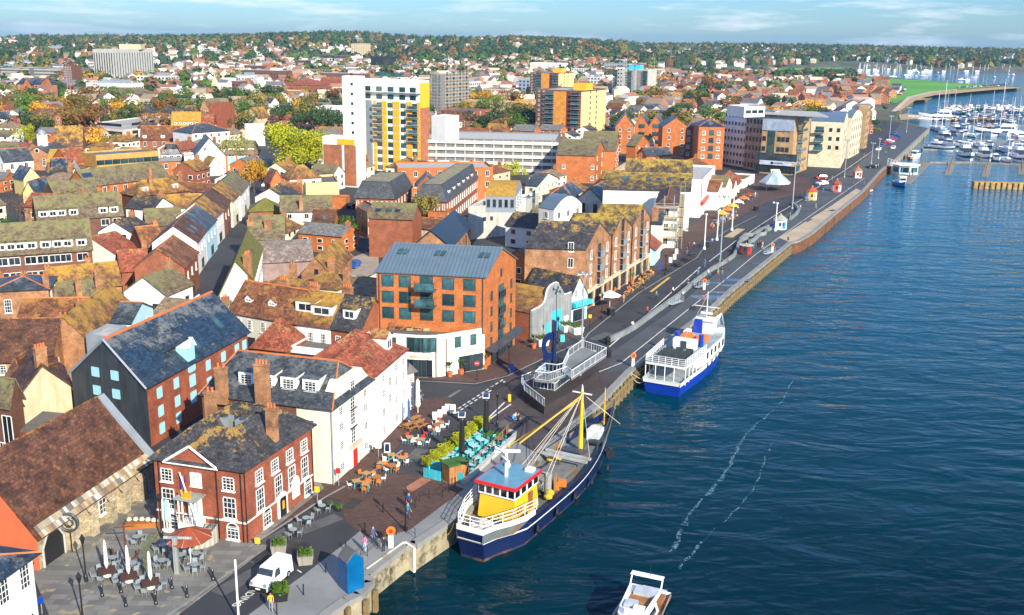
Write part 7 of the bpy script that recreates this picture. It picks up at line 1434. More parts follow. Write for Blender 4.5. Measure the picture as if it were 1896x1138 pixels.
for x,y,hh,lb in((735,625,5.2,'tall closed black parasol with solar panel, left end of green terrace'),(945,440,5.2,'tall closed black parasol with solar panel, right end of green terrace')):
 r=parasol('d7',x,y,hh,blk,lb,polem=blk,r0=.34); p=g('d7',x,y)+V((0,0,hh)); b=B(); b.slab([p+V((-.4,-.4,.05)),p+V((.4,-.4,.05)),p+V((.4,.4,.4)),p+V((-.4,.4,.4))],.06,wht); b.slab([p+V((-.33,-.33,.14)),p+V((.33,-.33,.14)),p+V((.33,.33,.44)),p+V((-.33,.33,.44))],.03,slp); b.obj('solar_panel',r)
parasol('d7',350,215,4.6,canvas,'tall closed cream parasol at the corner of the white inn',r0=.3); parasol('d7',272,330,3.6,M('blue_canvas',(.03,.09,.25)),'closed blue parasol by the white inn wall'); parasol('c8',565,900,3.2,canvas,'open square white parasol outside the brick gables',2.0)
# green terrace: hedge, turf, planks, hut
turf=M('artificial_turf',(.04,.12,.02),rough=1); sheet('terrace_turf',[(470,790),(470,680),(915,350),(1100,390),(1125,440),(830,790),(745,835)],.03,turf,'d7')
P=[g('d7',x,y) for x,y in((465,700),(600,600),(740,490),(915,345))]
for i in range(15):
 t_=i/14; q=P[0].lerp(P[-1],t_)
 r=thing('hedge_planter','yellow green bush in a planter edging the green terrace','hedge',q,'bushes edging the green terrace'); o=bpy.data.objects.new('leaves',TP['yellow'][i%2][0]); C.objects.link(o); o.parent=r; o.scale=(1.5,1.5,1.5); b=B(); b.box(tuple(q),(.9,.5,.5),tealp,.6); b.obj('trough',r)
def fence(nm,label,cat,pts,h,m,step=1.6,rails=2,panel=None,r=.035,z=0,bars=0):
 rt=thing(nm,label,cat,pts[0]+V((0,0,z))); b=B(); c=B(); ps=along(pts,step)+[(pts[-1],V((1,0,0)))]
 for p,d in ps: b.tube(p+V((0,0,z)),p+V((0,0,z+h)),r,m,n=5)
 for a,e in zip(pts,pts[1:]):
  for k in range(rails): c.tube(a+V((0,0,z+h*(k+1)/rails)),e+V((0,0,z+h*(k+1)/rails)),r*.8,m,n=4)
  if panel: c.face([a+V((0,0,z+.1)),e+V((0,0,z+.1)),e+V((0,0,z+h-.1)),a+V((0,0,z+h-.1))],panel)
  if bars:
   for p,d in along([a,e],bars): c.tube(p+V((0,0,z+.1)),p+V((0,0,z+h)),.016,m,n=3)
 b.obj('posts',rt); c.obj('rails',rt); return rt
PF=[g('d7',x,y) for x,y in((745,800),(840,700),(905,640),(970,580),(1040,520),(1100,450),(1140,400))]; fence('terrace_fence','timber post fence with glass along the quay side of the green terrace','fence',PF,1.3,MT['weathered_wood'],1.7,1,r=.08)
P=[g('d7',x,y) for x,y in((745,835),(800,790),(1190,440),(1200,400),(1150,390))]; b=B(); b.ribbon(P,.45,0,.5,conc); tagm(b.obj('terrace_kerb_wall'),'low curved concrete kerb wall round the green terrace','wall')
hu=g('d7',670,790); r=thing('timber_bar_hut','small timber bar hut with a turf roof at the near end of the green terrace','hut',hu); b=B(); b.box(tuple(hu),(2.2,1.6,1.9),M('hut_wood',(.45,.2,.06),kind='plank'),.6); b.obj('wall',r); b=B(); b.box(tuple(hu+V((0,0,1.9))),(2.5,1.9,.2),turf,.6); b.obj('roof',r)
for i,(x,y,w_) in enumerate(((475,790,2.2),(505,715,1.4),(720,820,.8))): q=g('d7',x,y); b=B(); b.box(tuple(q),(w_,.1,1.1),M('aqua_board',(.05,.5,.62),kind='plank'),-.5); o=b.obj('aqua_board',None,tuple(q)); tagm(o,['wide aqua blue timber board at the near end of the green terrace','narrow aqua blue board behind the bushes','small aqua blue board beside the timber bar hut'][i],'board')
# railings on the quay steps, blue hut, lifebuoys
fence('quay_steps_railing','black steel railing beside the white walled quay steps','railing',[g('d8',x,y) for x,y in((1110,665),(1105,575),(1270,450),(1425,340),(1520,400))],1.05,blk,1.6,2)
fence('ramp_railing','black railing with bike hoops at the ramp by the bar hut','railing',[g('d7',x,y) for x,y in((290,1100),(385,960),(560,960),(680,850))],1.05,blk,1.5,2)
b=B(); P=[g('d8',x,y,-.5) for x,y in((1150,680),(1440,455),(1520,480))]; P=[V((p.x,p.y,0)) for p in(g('d8',1150,640),g('d8',1440,430),g('d8',1515,480))]
for a_,e_ in zip(P,P[1:]): n=V(((e_-a_).y,-(e_-a_).x,0)).normalized(); b.hexa([x+V((0,0,z_)) for z_ in(-2.4,.14) for x in(a_+n*.12,e_+n*.12,e_-n*.1,a_-n*.1)],M('white_stained_wall',(.75,.72,.55),kind='rust',c2=(.4,.3,.1)))
tagm(b.obj('white_steps_wall'),'white painted quay wall with yellow stains beside the steps','wall')
p=g('d8',1035,775); p.z=0; r=thing('blue_hut','tall bright blue box hut with dark pitched roof at the quay edge','hut',p); b=B(); q=quad(p.x,p.y,1.6,1.6,.65); b.prism(q,0,2.9,M('hut_blue',(.0,.1,.27),rough=.35)); b.obj('wall',r); b=B(); A_=[V((x,y,2.9)) for x,y in q]; m1=(A_[0]+A_[1])/2+V((0,0,.8)); m2=(A_[2]+A_[3])/2+V((0,0,.8)); b.slab([A_[1],m1,m2,A_[2]],.08,felt); b.slab([A_[0],A_[3],m2,m1],.08,felt); b.face([A_[0],A_[1],m1],MT['hut_blue']); b.face([A_[2],A_[3],m2],MT['hut_blue']); b.obj('roof',r)
def lifebuoy(k,x,y,lb,s=1.):
 p=g(k,x,y); p.z=0; r=thing('lifebuoy_stand',lb,'lifebuoy',p,rz=.001); b=B(); b.box((0,0,0),(.45*s,.1,1.3*s),wht); b.obj('stand',r,(0,0,0)); b=B(); b.lathe((0,0,0),[(.42*s,0),(.45*s,.08),(.42*s,.16)],org,14); b.lathe((0,0,.17),[(.2*s,0),(.2*s,.02)],red,10); o=b.obj('lifebuoy_case',r,(0,0,0)); o.rotation_euler.x=math.pi/2; o.location=(0,.05,1.75*s); r.rotation_euler.z=.2
lifebuoy('d8',1335,470,'orange lifebuoy case on a white stand by the quay steps'); lifebuoy('d6',880,680,'orange and white lifebuoy post behind the blue and white ferry stern'); lifebuoy('c8',1150,790,'orange lifebuoy post beside the gangways by the ferry bow'); lifebuoy('e4',1005,730,'orange lifebuoy post beside the gangways near the brown kiosk')
# stone square: anchor, ring sign, gibbet post, A-board, steps sign
p=g('d2',895,760); p.z=.11; r=thing('anchor_monument','rusty iron anchor standing upright in the stone square','monument',p); b=B(); b.tube(p,p+V((0,0,3.8)),.1,M('rust_iron',(.12,.035,.02)),.06); b.tube(p+V((-.9,0,3.2)),p+V((.9,0,3.4)),.06,MT['rust_iron']); b.obj('shank',r); b=B(); b.path([p+V((math.cos(a)*1.2,0,1.1+math.sin(a)*1.1)) for a in [math.pi+i*math.pi/8 for i in range(9)]],.09,MT['rust_iron']); b.obj('arms',r)
p=g('d2',512,700); r=thing('ring_sign','dark ring shaped sign on a post against the stone cellar wall','sign',p); b=B(); b.tube(p,p+V((0,0,2.2)),.06,blk); b.obj('post',r); b=B(); q=p+V((0,-.1,3.1)); b.path([q+V((math.cos(a)*.85,0,math.sin(a)*.85)) for a in [i*math.pi/8 for i in range(17)]],.12,dkf,n=6); b.path([q+V((math.cos(a)*.4,0,math.sin(a)*.4)) for a in [i*math.pi/5 for i in range(11)]],.07,dkf); b.obj('ring',r)
p=g('d2',1255,850); r=thing('grey_timber_post','grey weathered timber post with crossbeam beside the rust brown parasol','post',p); b=B(); b.box(tuple(p),(.4,.4,3.6),woodg); b.tube(p+V((-1.,0,3.5)),p+V((1.4,.3,3.3)),.16,woodg,n=4); b.obj('post',r)
b=B(); p=g('d2',1040,840); P=[g('d2',x,y)+V((0,0,0)) for x,y in((1095,565),(1045,660),(1030,770),(1045,880))]; b.ribbon(P,.9,.112,.02,M('cobble_moss',(.1,.14,.04),kind='moss',c2=(.2,.2,.15))); setk(b.obj('cobbled_channel'))
p=g('d2',1050,520); p.z=.11; b=B(); b.box(tuple(p),(4.2,.7,.5),M('corten',(.35,.12,.02)),.2); r=thing('rust_planter_trough','rusty steel trough planter with white flowers near the parasols','planter',p); b.obj('trough',r); b=B(); [b.lathe((p.x-1.8+i*.6,p.y+.1*math.sin(i),p.z+.5),[(.1,0),(.28,.15),(.2,.38),(.05,.45)],M('pale_flowers',(.5,.55,.45)),7) for i in range(7)]; b.obj('flowers',r)
def aboard(k,x,y,lb,m=wht,z=.0,m2=None):
 p=g(k,x,y); p.z=z; r=thing('notice_board',lb,'sign',p); b=B(); b.hexa([p+V(q) for q in((-.35,-.25,0),(.35,-.25,0),(.35,.25,0),(-.35,.25,0),(-.32,-.04,1.1),(.32,-.04,1.1),(.32,.04,1.1),(-.32,.04,1.1))],m); b.obj('board',r)
 if m2: b=B(); b.hexa([p+V(q) for q in((-.26,-.24,.15),(.26,-.24,.15),(.26,-.2,.15),(-.26,-.2,.15),(-.24,-.08,1.),(.24,-.08,1.),(.24,-.04,1.),(-.24,-.04,1.))],m2); b.obj('poster',r)
aboard('d7',657,215,'white folding notice board at the end of the brick pavement',wht,.12,mint); aboard('d7',82,560,'blue and white folding board by the cream inn',wht,.12,dblue); aboard('d5',1085,1010,'blue folding board outside the orange flats',blue,.12); aboard('d6',385,505,'turquoise folding board outside the timber front',tealp,.12); aboard('d6',22,715,'blue folding board near the orange flats awning',blue,.12); aboard('e4',213,790,'white folding board outside the scaffolding, middle',wht,.12); aboard('e4',180,815,'white folding board outside the scaffolding, left',wht,.12); aboard('e4',229,745,'white folding board outside the scaffolding, right',wht,.12)
for i,(x,y) in enumerate(((500,255),(545,235),(583,205),(612,185))): 
 p=g('d7',x,y+15); r=thing('white_tub','white square tub planter on the pavement end, %s from the left'%['first','second','third','fourth'][i],'planter',p,'white tubs on the pavement end'); b=B(); b.hexa([p+V(q) for q in((-.25,-.25,.1),(.25,-.25,.1),(.25,.25,.1),(-.25,.25,.1),(-.34,-.34,.95),(.34,-.34,.95),(.34,.34,.95),(-.34,.34,.95))],wht); b.obj('tub',r)
def signpost(k,x,y,ytop,lb,pm,hm,w_=.5,hh=.6,rd=False):
 p=g(k,x,y); p.z=0; h=zsolve(p.x,p.y,PX(k,x,ytop)[1]); r=thing('sign_post',lb,'sign',p); b=B(); b.tube(p,p+V((0,0,h)),.05,pm); b.obj('post',r); b=B()
 if rd: b.tube(p+V((0,-.06,h-.35)),p+V((0,-.1,h-.35)),.36,hm,n=16); b.box(tuple(p+V((0,-.11,h-.41))),(.46,.02,.12),wht)
 else: b.box(tuple(p+V((0,-.08,h-hh))),(w_,.06,hh),hm)
 b.obj('sign_face',r)
signpost('d5',825,1080,925,'round red no entry sign with white bar by the lounge',blk,red,rd=True); signpost('d2',298,1130,1010,'small blue one way sign at the cream house corner',steel,blue); signpost('d4',845,1140,1030,'small red sign on a grey pole at the corner of the cream inn',steel,red); signpost('d4',1078,975,875,'grey pole with a pale notice in front of the cream inn',steel,wht,.7,.8); signpost('d8',775,130,0,'grey pole with yellow notice at the customs house corner',steel,yel); signpost('d6',575,430,310,'yellow bus stop sign on a pole by the kerb',blk,yel); signpost('c8',870,735,620,'blue information sign pole by the small quay cottage',blue,blue,.4,1.4); signpost('d8',320,460,390,'yellow and white notice leaning at the customs house wall',steel,yel,.5,.6); signpost('d7',1155,110,50,'yellow and white traffic bollard on the road island',wht,yel,.35,.9); signpost('d6',12,925,870,'yellow traffic bollard beside the black railing',wht,yel,.35,.9)
# ---------------- viewing platform, sculpture, kiosks ----------------
def polyslab(b,P,z0,z1,m): b.prism([tuple(p.xy) for p in P],z0,z1,m)
ZP=3.3; vp=thing('viewing_platform','galvanised steel raised viewing platform with barred railings beside the blue sculpture','platform',g('d6',325,860)); D1=[g('d6',x,y,ZP) for x,y in((430,610),(520,545),(692,600),(450,762),(385,712))]; D2=[g('d6',x,y,ZP) for x,y in((192,770),(262,712),(345,722),(385,712),(415,735),(290,782))]
pdk=M('platform_deck',(.16,.17,.17),kind='road'); b=B(); polyslab(b,D1,ZP-.25,ZP,pdk); polyslab(b,D2,ZP-.25,ZP-.003,pdk); b.obj('deck',vp)
wrail=M('pale_steel_rail',(.62,.68,.7),rough=.4)
def rail(root,pts,z,h,bars=.45,m=wrail,nm='railing'):
 b=B(); P=[V((p.x,p.y,z if not callable(z) else z(i))) for i,p in enumerate(pts)]
 for a,e in zip(P,P[1:]):
  b.tube(a+V((0,0,h)),e+V((0,0,h)),.07,m,n=4); b.tube(a+V((0,0,.12)),e+V((0,0,.12)),.03,m,n=4)
  n_=max(1,int((e-a).length/bars))
  for i in range(n_+1): q=a.lerp(e,i/n_); b.tube(q,q+V((0,0,h)),.024 if i%4 else .05,m,n=3)
 return b.obj(nm,root)
rail(vp,D1[1:]+[D1[0]]+[D1[1]],ZP,1.15); rail(vp,[D2[3],D2[2],D2[1],D2[0],D2[5],D2[4]],ZP,1.15)
for x,y in((325,870),(508,790),(603,705),(522,610),(245,800)):
 p=g('d6',x,y); b=B(); b.tube((p.x,p.y,0),(p.x,p.y,ZP-.2),.2,steel,n=8); b.obj('column',vp)
rw=[g('d6',x,y) for x,y in((98,850),(120,905),(255,1015),(410,930),(640,760),(632,690),(420,835),(330,905),(180,880),(240,790))]; b=B(); polyslab(b,rw[:6]+rw[6:9],0,1.1,M('dark_brick_wall',(.05,.04,.04),kind='brick')); o=b.obj('ramp_base',vp)
rail(vp,[rw[9],rw[0],rw[1],rw[2]],1.1,1.1); rail(vp,[rw[8],rw[7],rw[6],rw[5]],1.1,1.1)
p=g('d6',285,840); hz_=zsolve(p.x,p.y,PX('d6',295,338)[1]); sc2=thing('blue_sculpture','tall dark blue steel sculpture with a crescent disc beside the viewing platform','sculpture',p); sbm=M('sculpture_blue',(.006,.02,.09),rough=.25)
b=B(); b.box((p.x+.6,p.y,0),(.35,1.,hz_*.97),sbm,.3); b.box((p.x-.5,p.y+.2,0),(.5,.8,hz_*.55),sbm,.1); b.obj('blades',sc2); b=B()
for i in range(12):
 a0,a1=math.pi*(.35+i*.11),math.pi*(.35+(i+1)*.11); r1,r2=1.25,.65; c_=p+V((.2,-.3,hz_*.62))
 q=[c_+V((math.cos(a)*r,0,math.sin(a)*r*1.5)) for a,r in((a0,r1),(a1,r1),(a1,r2),(a0,r2))]; b.hexa(q+[x+V((0,.5,0)) for x in q],sbm)
b.obj('crescent',sc2); b=B(); b.box((p.x-.9,p.y-.3,hz_*.3),(1.,.6,.3),lblue); b.obj('tray',sc2)
def oct_(k,x,y,ytop,wd,wm,rm,lb,stripe=None,nm='kiosk',roof=.35):
 p=g(k,x,y); p.z=0; h=zsolve(p.x,p.y,PX(k,x,ytop)[1]); r=thing(nm,lb,'kiosk',p); hw=h*(1-roof); b=B(); b.lathe(tuple(p),[(wd/2,0),(wd/2,hw)],wm,8)
 if stripe:
  for i in range(0,8,2): a=i*math.pi/4+math.pi/8; q=p+V((math.cos(a),math.sin(a),0))*(wd/2*.93); b.box((q.x,q.y,.3),(.12,wd*.3,hw*.7),stripe,a)
 b.obj('wall',r); b=B(); b.lathe(tuple(p+V((0,0,hw))),[(wd/2*1.15,0),(wd/2*1.12,.1),(.08,h-hw)],rm,8); b.lathe(tuple(p+V((0,0,h))),[(.1,-.1),(.16,.1),(.05,.3)],yel,8); b.obj('roof',r); b=B(); q=p+V((0,-wd/2*.95,0)); b.box((q.x,q.y,1.),(wd*.34,.1,hw*.35),gls); b.obj('hatch',r); return r
oct_('e7',725,530,385,3.2,yel,M('kiosk_red_roof',(.42,.07,.04)),'octagonal yellow and white kiosk with red pyramid roof',wht); oct_('e7',997,440,305,3.2,M('kiosk_red',(.65,.1,.04)),tiler,'octagonal red and white kiosk with orange roof behind the yellow kiosk',wht); oct_('e7',1227,288,168,3.2,wht,M('kiosk_brown_roof',(.35,.15,.08)),'white and red kiosk with brown pointed roof nearest the marina',M('kiosk_red',(.65,.1,.04)))
oct_('e7',378,850,690,3.4,wht,M('kiosk_grey_roof',(.3,.32,.27)),'white and blue striped kiosk with grey pointed roof beside the tall white pole',M('kiosk_blue',(.02,.2,.6))); oct_('e4',790,745,662,3.0,M('kiosk_black',(.05,.04,.035)),M('kiosk_cap',(.4,.42,.38)),'low brown octagonal kiosk with flat pale roof inside the curved wall',red,roof=.12)
p=g('e7',315,430); p.z=0; cn=thing('canopy','pale blue grey octagonal canopy on slim posts in the brick square','canopy',p); hc=zsolve(p.x,p.y,PX('e7',315,345)[1]); ht=zsolve(p.x,p.y,PX('e7',315,215)[1]); b=B(); b.lathe(tuple(p+V((0,0,hc))),[(5.2,0),(5.1,.3),(1.6,(ht-hc)*.85),(1.4,ht-hc)],M('canopy_blue_grey',(.33,.42,.46),rough=.5),8); b.obj('roof',cn); b=B(); b.slab([p+V((-1.6,-.6,ht-.6)),p+V((1.6,-.6,ht-.6)),p+V((1.4,1.,ht+.2)),p+V((-1.4,1.,ht+.2))],.3,M('cream_cap',(.62,.6,.42))); b.obj('roof_light',cn)
for i in range(8): a=i*math.pi/4; b=B(); b.tube(p+V((math.cos(a)*4.6,math.sin(a)*4.6,0)),p+V((math.cos(a)*4.6,math.sin(a)*4.6,hc)),.1,dkf); b.obj('post',cn)
# curved quay wall bench
def wallrib(lb,k,pts,wd=.55,h=.85,m=None,nm='bench_wall'): P=[g(k,x,y) for x,y in pts]; b=B(); b.ribbon(P,wd,0,h,m or M('bench_concrete',(.2,.225,.23))); tagm(b.obj(nm),lb,'wall')
wallrib('long curved grey bench wall dividing the road from the promenade','c8',((560,1115),(640,1080),(720,1035),(870,925),(1000,832),(1100,745),(1200,672),(1290,622),(1335,590),(1355,550),(1362,515),(1385,490),(1420,475)),.5)
wallrib('low sinuous grey wall curling round the brown kiosk','e4',((745,640),(790,600),(850,600),(900,570),(960,540),(1010,520))); wallrib('low s shaped wall on the promenade beside the blue kiosk','e4',((820,660),(860,640),(900,600),(950,590),(960,560),(1000,550))); wallrib('low curved dark wall at the foot of the tall mast between the kiosks','e4',((1150,470),(1200,430),(1220,400),(1205,370),(1170,345)))
fence('road_barrier','dark low railing along the road towards the yellow kiosk','railing',[g('e4',x,y) for x,y in((960,465),(1060,400),(1150,340),(1230,290))],1.,blk,2.,2)
fence('black_road_railing','black street railing between the junction and the ramp','railing',[g('d6',x,y) for x,y in((5,910),(90,840),(165,790))],1.1,blk,1.4,2)
# puddles
pud=M('puddle_water',(.02,.05,.08),rough=.02,var=.1,spec=1.)
for i,(x,y,w_,d_) in enumerate(((715,955,8,3),(500,1097,8,4),(600,1056,5,2),(672,1000,5,2),(1055,690,3,1.5),(870,822,3,1.),(520,978,6,1.5))):
 p=g('e4',x,y); b=B(); b.face([(p.x+w_/2.5*math.cos(a)*(1+.2*math.sin(3*a)),p.y+d_/2*math.sin(a)*(1+.25*math.cos(2*a)),.026) for a in [j*math.pi/9 for j in range(18)]],pud); setk(b.obj('puddle'))
# ---------------- boats ----------------
class Frame:
 def __init__(s,a,b): s.o=a; d=(b-a); d.z=0; s.L=d.length; s.d=d.normalized(); s.rz=math.atan2(d.y,d.x); s.n=V((-s.d.y,s.d.x,0))
def hull(L,W,fs,fm_,fb,bands,deck,bul=.8,tr=.72,dz=-1.,full=1.9,n=20,draft=-1.,sg=.35):
 """lofted hull along +x from the stern, waterline z=0; bands: [(height fraction, material)] from the waterline up"""
 hb_=B(); db=B(); st=[]
 for i in range(n+1):
  t=i/n; w=W/2*(tr+(1-tr)*smooth(t/sg))*(1-max(0,(t-.45)/.55)**full); z=fm_+(fs-fm_)*(1-min(1,t/.4))**2+(fb-fm_)*max(0,(t-.4)/.6)**2; x=L*t; w=max(w,.03)
  rk=lambda q:x+(L*.07*q*t**4)-L*.05*t**4+(-.6*q*(1-t)**6)
  st.append([(rk(q),w*k_,zz) for q,k_,zz in [(0,.55,draft),(.0,.86,0)]+[(f,.86+.14*f**.8,z*f) for f,_ in bands]])
 nb=len(bands)+1
 for s in(1,-1):
  for i in range(n):
   for j in range(nb):
    a,b_,c,d=st[i][j],st[i+1][j],st[i+1][j+1],st[i][j+1]; q=[(p[0],p[1]*s,p[2]) for p in(a,b_,c,d)]; q=q if s<0 else q[::-1]
    hb_.face(q,bands[max(0,j-1)][1] if j else bands[0][1])
 for j in range(nb): a,b_=st[0][j],st[0][j+1]; hb_.face([a,(a[0],-a[1],a[2]),(b_[0],-b_[1],b_[2]),b_],bands[max(0,j-1)][1])
 for i in range(n):
  a,b_=st[i][-1],st[i+1][-1]; za,zb=a[2]-bul,b_[2]-bul; k_=.95
  db.face([(a[0],a[1]*k_,za),(a[0],-a[1]*k_,za),(b_[0],-b_[1]*k_,zb),(b_[0],b_[1]*k_,zb)],deck)
  for s in(1,-1): hb_.face([(a[0],a[1]*k_*s,za),(b_[0],b_[1]*k_*s,zb),(b_[0],b_[1]*s,b_[2]),(a[0],a[1]*s,a[2])],deck if bul>.5 else bands[-1][1])
 return hb_,db,st
def bput(fr,name,b,root): o=bpy.data.objects.new(name,b.mesh(name)); C.objects.link(o); o.parent=root; return o
def brail(b,pts,h,m,r=.03,step=1.3,rails=3):
 for a,e in zip(pts,pts[1:]):
  a,e=V(a),V(e)
  for k_ in range(1,rails+1): b.tube(a+V((0,0,h*k_/rails)),e+V((0,0,h*k_/rails)),r,m,n=4)
  n_=max(1,int((e-a).length/step))
  for i in range(n_+1): q=a.lerp(e,i/n_); b.tube(q,q+V((0,0,h)),r,m,n=4)
dsteel=M('deck_steel',(.12,.15,.16),kind='rust',c2=(.2,.1,.04),rough=.6); hulb=M('hull_navy',(.008,.018,.08),kind='rust',c2=(.012,.022,.07),rough=.25); rsty=M('hull_rust',(.03,.03,.06),kind='rust',c2=(.22,.08,.02))
a=g('e1',185,880,1.5); b_=g('e1',1050,150,3.0); a.z=b_.z=WZ; FT=Frame(a,b_); L=FT.L; W=L*.21
tr=thing('fishing_trawler','dark blue fishing trawler with yellow wheelhouse and red roof edge moored at the quay','fishing boat',a,rz=FT.rz); tr.location=a
hb1,db1,st=hull(L,W,3.1,2.7,5.0,[(.1,rsty),(.66,hulb),(.72,wht),(1.,hulb)],dsteel,.95,tr=.42,sg=.16); bput(FT,'hull',hb1,tr); bput(FT,'deck',db1,tr)
zd=2.2; b=B(); x0,x1=L*.135,L*.29; w_=W*.3
b.hexa([(x0,-w_,zd),(x1,-w_,zd),(x1,w_,zd),(x0,w_,zd),(x0+.25,-w_+.15,zd+2.5),(x1-.2,-w_+.15,zd+2.5),(x1-.2,w_-.15,zd+2.5),(x0+.25,w_-.15,zd+2.5)],yel); bput(FT,'wheelhouse',b,tr)
b=B(); b.box(((x0+x1)/2,0,zd+2.5),(x1-x0-.1,w_*2-.1,1.1),wht)
for i in range(5): 
 y=-w_+w_*2*(i+.5)/5; b.box((x0+.12,y,zd+2.68),(.16,w_*.3,.75),gls); b.box((x1-.12,y,zd+2.68),(.16,w_*.3,.75),gls)
for i in range(4):
 x=x0+(x1-x0)*(i+.5)/4
 for s in(-1,1): b.box((x,s*(w_-.1),zd+2.68),((x1-x0)*.17,.18,.75),gls)
bput(FT,'window_band',b,tr); b=B(); b.box(((x0+x1)/2,0,zd+3.6),(x1-x0+.5,w_*2+.5,.32),red); b.box(((x0+x1)/2,0,zd+3.8),(x1-x0+.2,w_*2+.2,.16),M('wheelhouse_roof_blue',(.1,.24,.33),rough=.35)); bput(FT,'wheelhouse_roof',b,tr)
b=B(); mx_=(x0+x1)/2-.6; zt=zd+3.9; b.tube((mx_,0,zt),(mx_,0,zt+2.6),.22,wht,.15); b.box((mx_+.2,0,zt+2.6),(.3,2.6,.22),wht,.5); b.box((mx_-.2,0,zt+1.9),(.28,1.8,.2),wht,-.7); b.tube((mx_,0,zt+2.5),(mx_-.9,.8,zt+3.4),.07,wht); b.lathe((x1-1.,w_*.5,zt),[(.3,0),(.35,.3),(.1,.5)],wht,8); b.box((x1-.8,-w_*.7,zt),(.8,.8,.4),wht); bput(FT,'radar_mast',b,tr)
b=B(); b.box(((x0+x1)/2+.8,-w_-.0,zd+.2),(.8,.12,2.0),M('door_brown',(.25,.09,.03))); bput(FT,'door',b,tr)
b=B(); b.lathe((0,0,0),[(.38,0),(.42,.06),(.38,.12)],org,12); o=bput(FT,'lifebuoy',b,tr); o.rotation_euler.x=math.pi/2; o.location=(x0+.9,-w_-.1,zd+1.2)
b=B()
S_=[st[i][-1] for i in range(5)]; 
for s in(1,-1):
 q=[(S_[i][0],S_[i][1]*s*.97,S_[i][2]) for i in range(5)]
 for u_,v_ in zip(q,q[1:]): b.hexa([u_,v_,(v_[0],v_[1]*.96,v_[2]),(u_[0],u_[1]*.96,u_[2])]+[(x,y,z+.55) for x,y,z in(u_,v_,(v_[0],v_[1]*.96,v_[2]),(u_[0],u_[1]*.96,u_[2]))],wht)
b.hexa([(S_[0][0],-S_[0][1],S_[0][2]),(S_[0][0],S_[0][1],S_[0][2]),(S_[0][0]+.1,S_[0][1],S_[0][2]),(S_[0][0]+.1,-S_[0][1],S_[0][2])]+[(S_[0][0]+d,s*S_[0][1],S_[0][2]+.55) for d,s in((0,-1),(0,1),(.1,1),(.1,-1))],wht); bput(FT,'stern_bulwark',b,tr)
b=B(); q=[(S_[4][0],S_[4][1],S_[4][2]+.55),(S_[2][0],S_[2][1]*.95,S_[2][2]+.55),(S_[0][0]+.1,S_[0][1]*.9,S_[0][2]+.55),(S_[0][0]+.1,-S_[0][1]*.9,S_[0][2]+.55),(S_[2][0],-S_[2][1]*.95,S_[2][2]+.55),(S_[4][0],-S_[4][1],S_[4][2]+.55)]; brail(b,q,1.1,wht,.045,1.2); bput(FT,'stern_rail',b,tr)
b=B(); b.hexa([(1.3,-.7,zd),(2.6,-.7,zd),(2.6,.9,zd),(1.3,.9,zd),(1.2,-.9,zd+.7),(2.8,-.9,zd+.7),(2.8,1.1,zd+.7),(1.2,1.1,zd+.7)],wht); b.lathe((2,.1,zd+.7),[(.6,0),(.65,.3),(.2,.55)],rope,8); bput(FT,'net_bin',b,tr)
b=B(); b.box((L*.5,0,zd-.1),(L*.2,W*.42,.5),dsteel); b.box((L*.5,0,zd+.42),(L*.18,W*.38,.05),concd); bput(FT,'fish_hold',b,tr)
b=B(); b.box((L*.37,.3,zd),(1.6,2.2,.8),dkf); b.tube((L*.37,-1.4,zd+.9),(L*.37,2.,zd+.9),.55,M('winch_grey',(.2,.2,.18)),n=10); b.box((L*.4,-.9,zd),(1.,1.3,1.8),M('gear_box',(.3,.32,.3))); b.path([(L*.35,-1.8,zd),(L*.35,-1.8,zd+2.6),(L*.35,1.8,zd+2.6),(L*.35,1.8,zd)],.09,dkf); b.box((L*.42,-1.9,zd),(1.,.2,1.6),M('rusty_door',(.3,.17,.06)),.3); bput(FT,'winch',b,tr)
b=B()
for x in(.6,.63): b.box((L*x,0,zd+.9),(.35,W*.8,.25),M('beam_grey',(.35,.38,.38)))
b.box((L*.68,0,zd+.9),(1.2,W*.42,.12),dkf); bput(FT,'gantry_beams',b,tr)
mb=g('e1',795,410,zd+WZ); mxp=L*.73; b=B(); p=FT.o+FT.d*mxp; ht=zsolve(p.x,p.y,PX('e1',785,40)[1])-WZ; b.tube((mxp,0,zd),(mxp,0,ht*.93),.3,yel,.16,8); b.tube((mxp,0,ht*.93),(mxp,0,ht),.14,wht,.05); b.box((mxp,0,ht*.9),(.15,2.4,.12),wht); bput(FT,'foremast',b,tr)
b=B(); 
for s,e in(((mxp,.0,ht*.88),(L*.36,1.5,zd+5.2)),((mxp,0,ht*.85),(L*.38,3.2,zd+4.2))): b.tube(s,e,.1,M('boom_ochre',(.6,.36,.05)),n=6)
for y,x_ in((2.4,.4),(-1.,.44),(2.,.5),(3.,.56),(-2.8,.62),(3.,.88),(-2.5,.9),(0,.97),(1.4,.34),(-1.6,.34)): b.tube((mxp,0,ht*.9),(L*x_,y,zd+ (1.4 if x_<.9 else 2.2)),.03,rope,n=3)
bput(FT,'rigging',b,tr)
b=B(); b.box((L*.84,-.2,zd+.6),(1.7,1.5,1.3),M('bow_winch_white',(.6,.66,.68))); b.lathe((L*.9,.6,zd+1.),[(.7,0),(.75,.3),(.2,.5)],M('yellow_net',(.6,.4,.03)),10); b.lathe((L*.8,-.8,zd+.6),[(.8,0),(.85,.2),(.4,.3)],blk,12); b.tube((L*.93,0,zd+1.2),(L*.93,0,zd+6.),.1,yel,.05); bput(FT,'foredeck_gear',b,tr)
b=B(); q=[(p[-1][0],p[-1][1]*s*.9,p[-1][2]) for s,idx in((1,range(14,21)),(-1,range(20,13,-1))) for p in [st[i] for i in idx]]; brail(b,q,.8,dkf,.035,1.6,2); bput(FT,'bow_rail',b,tr)
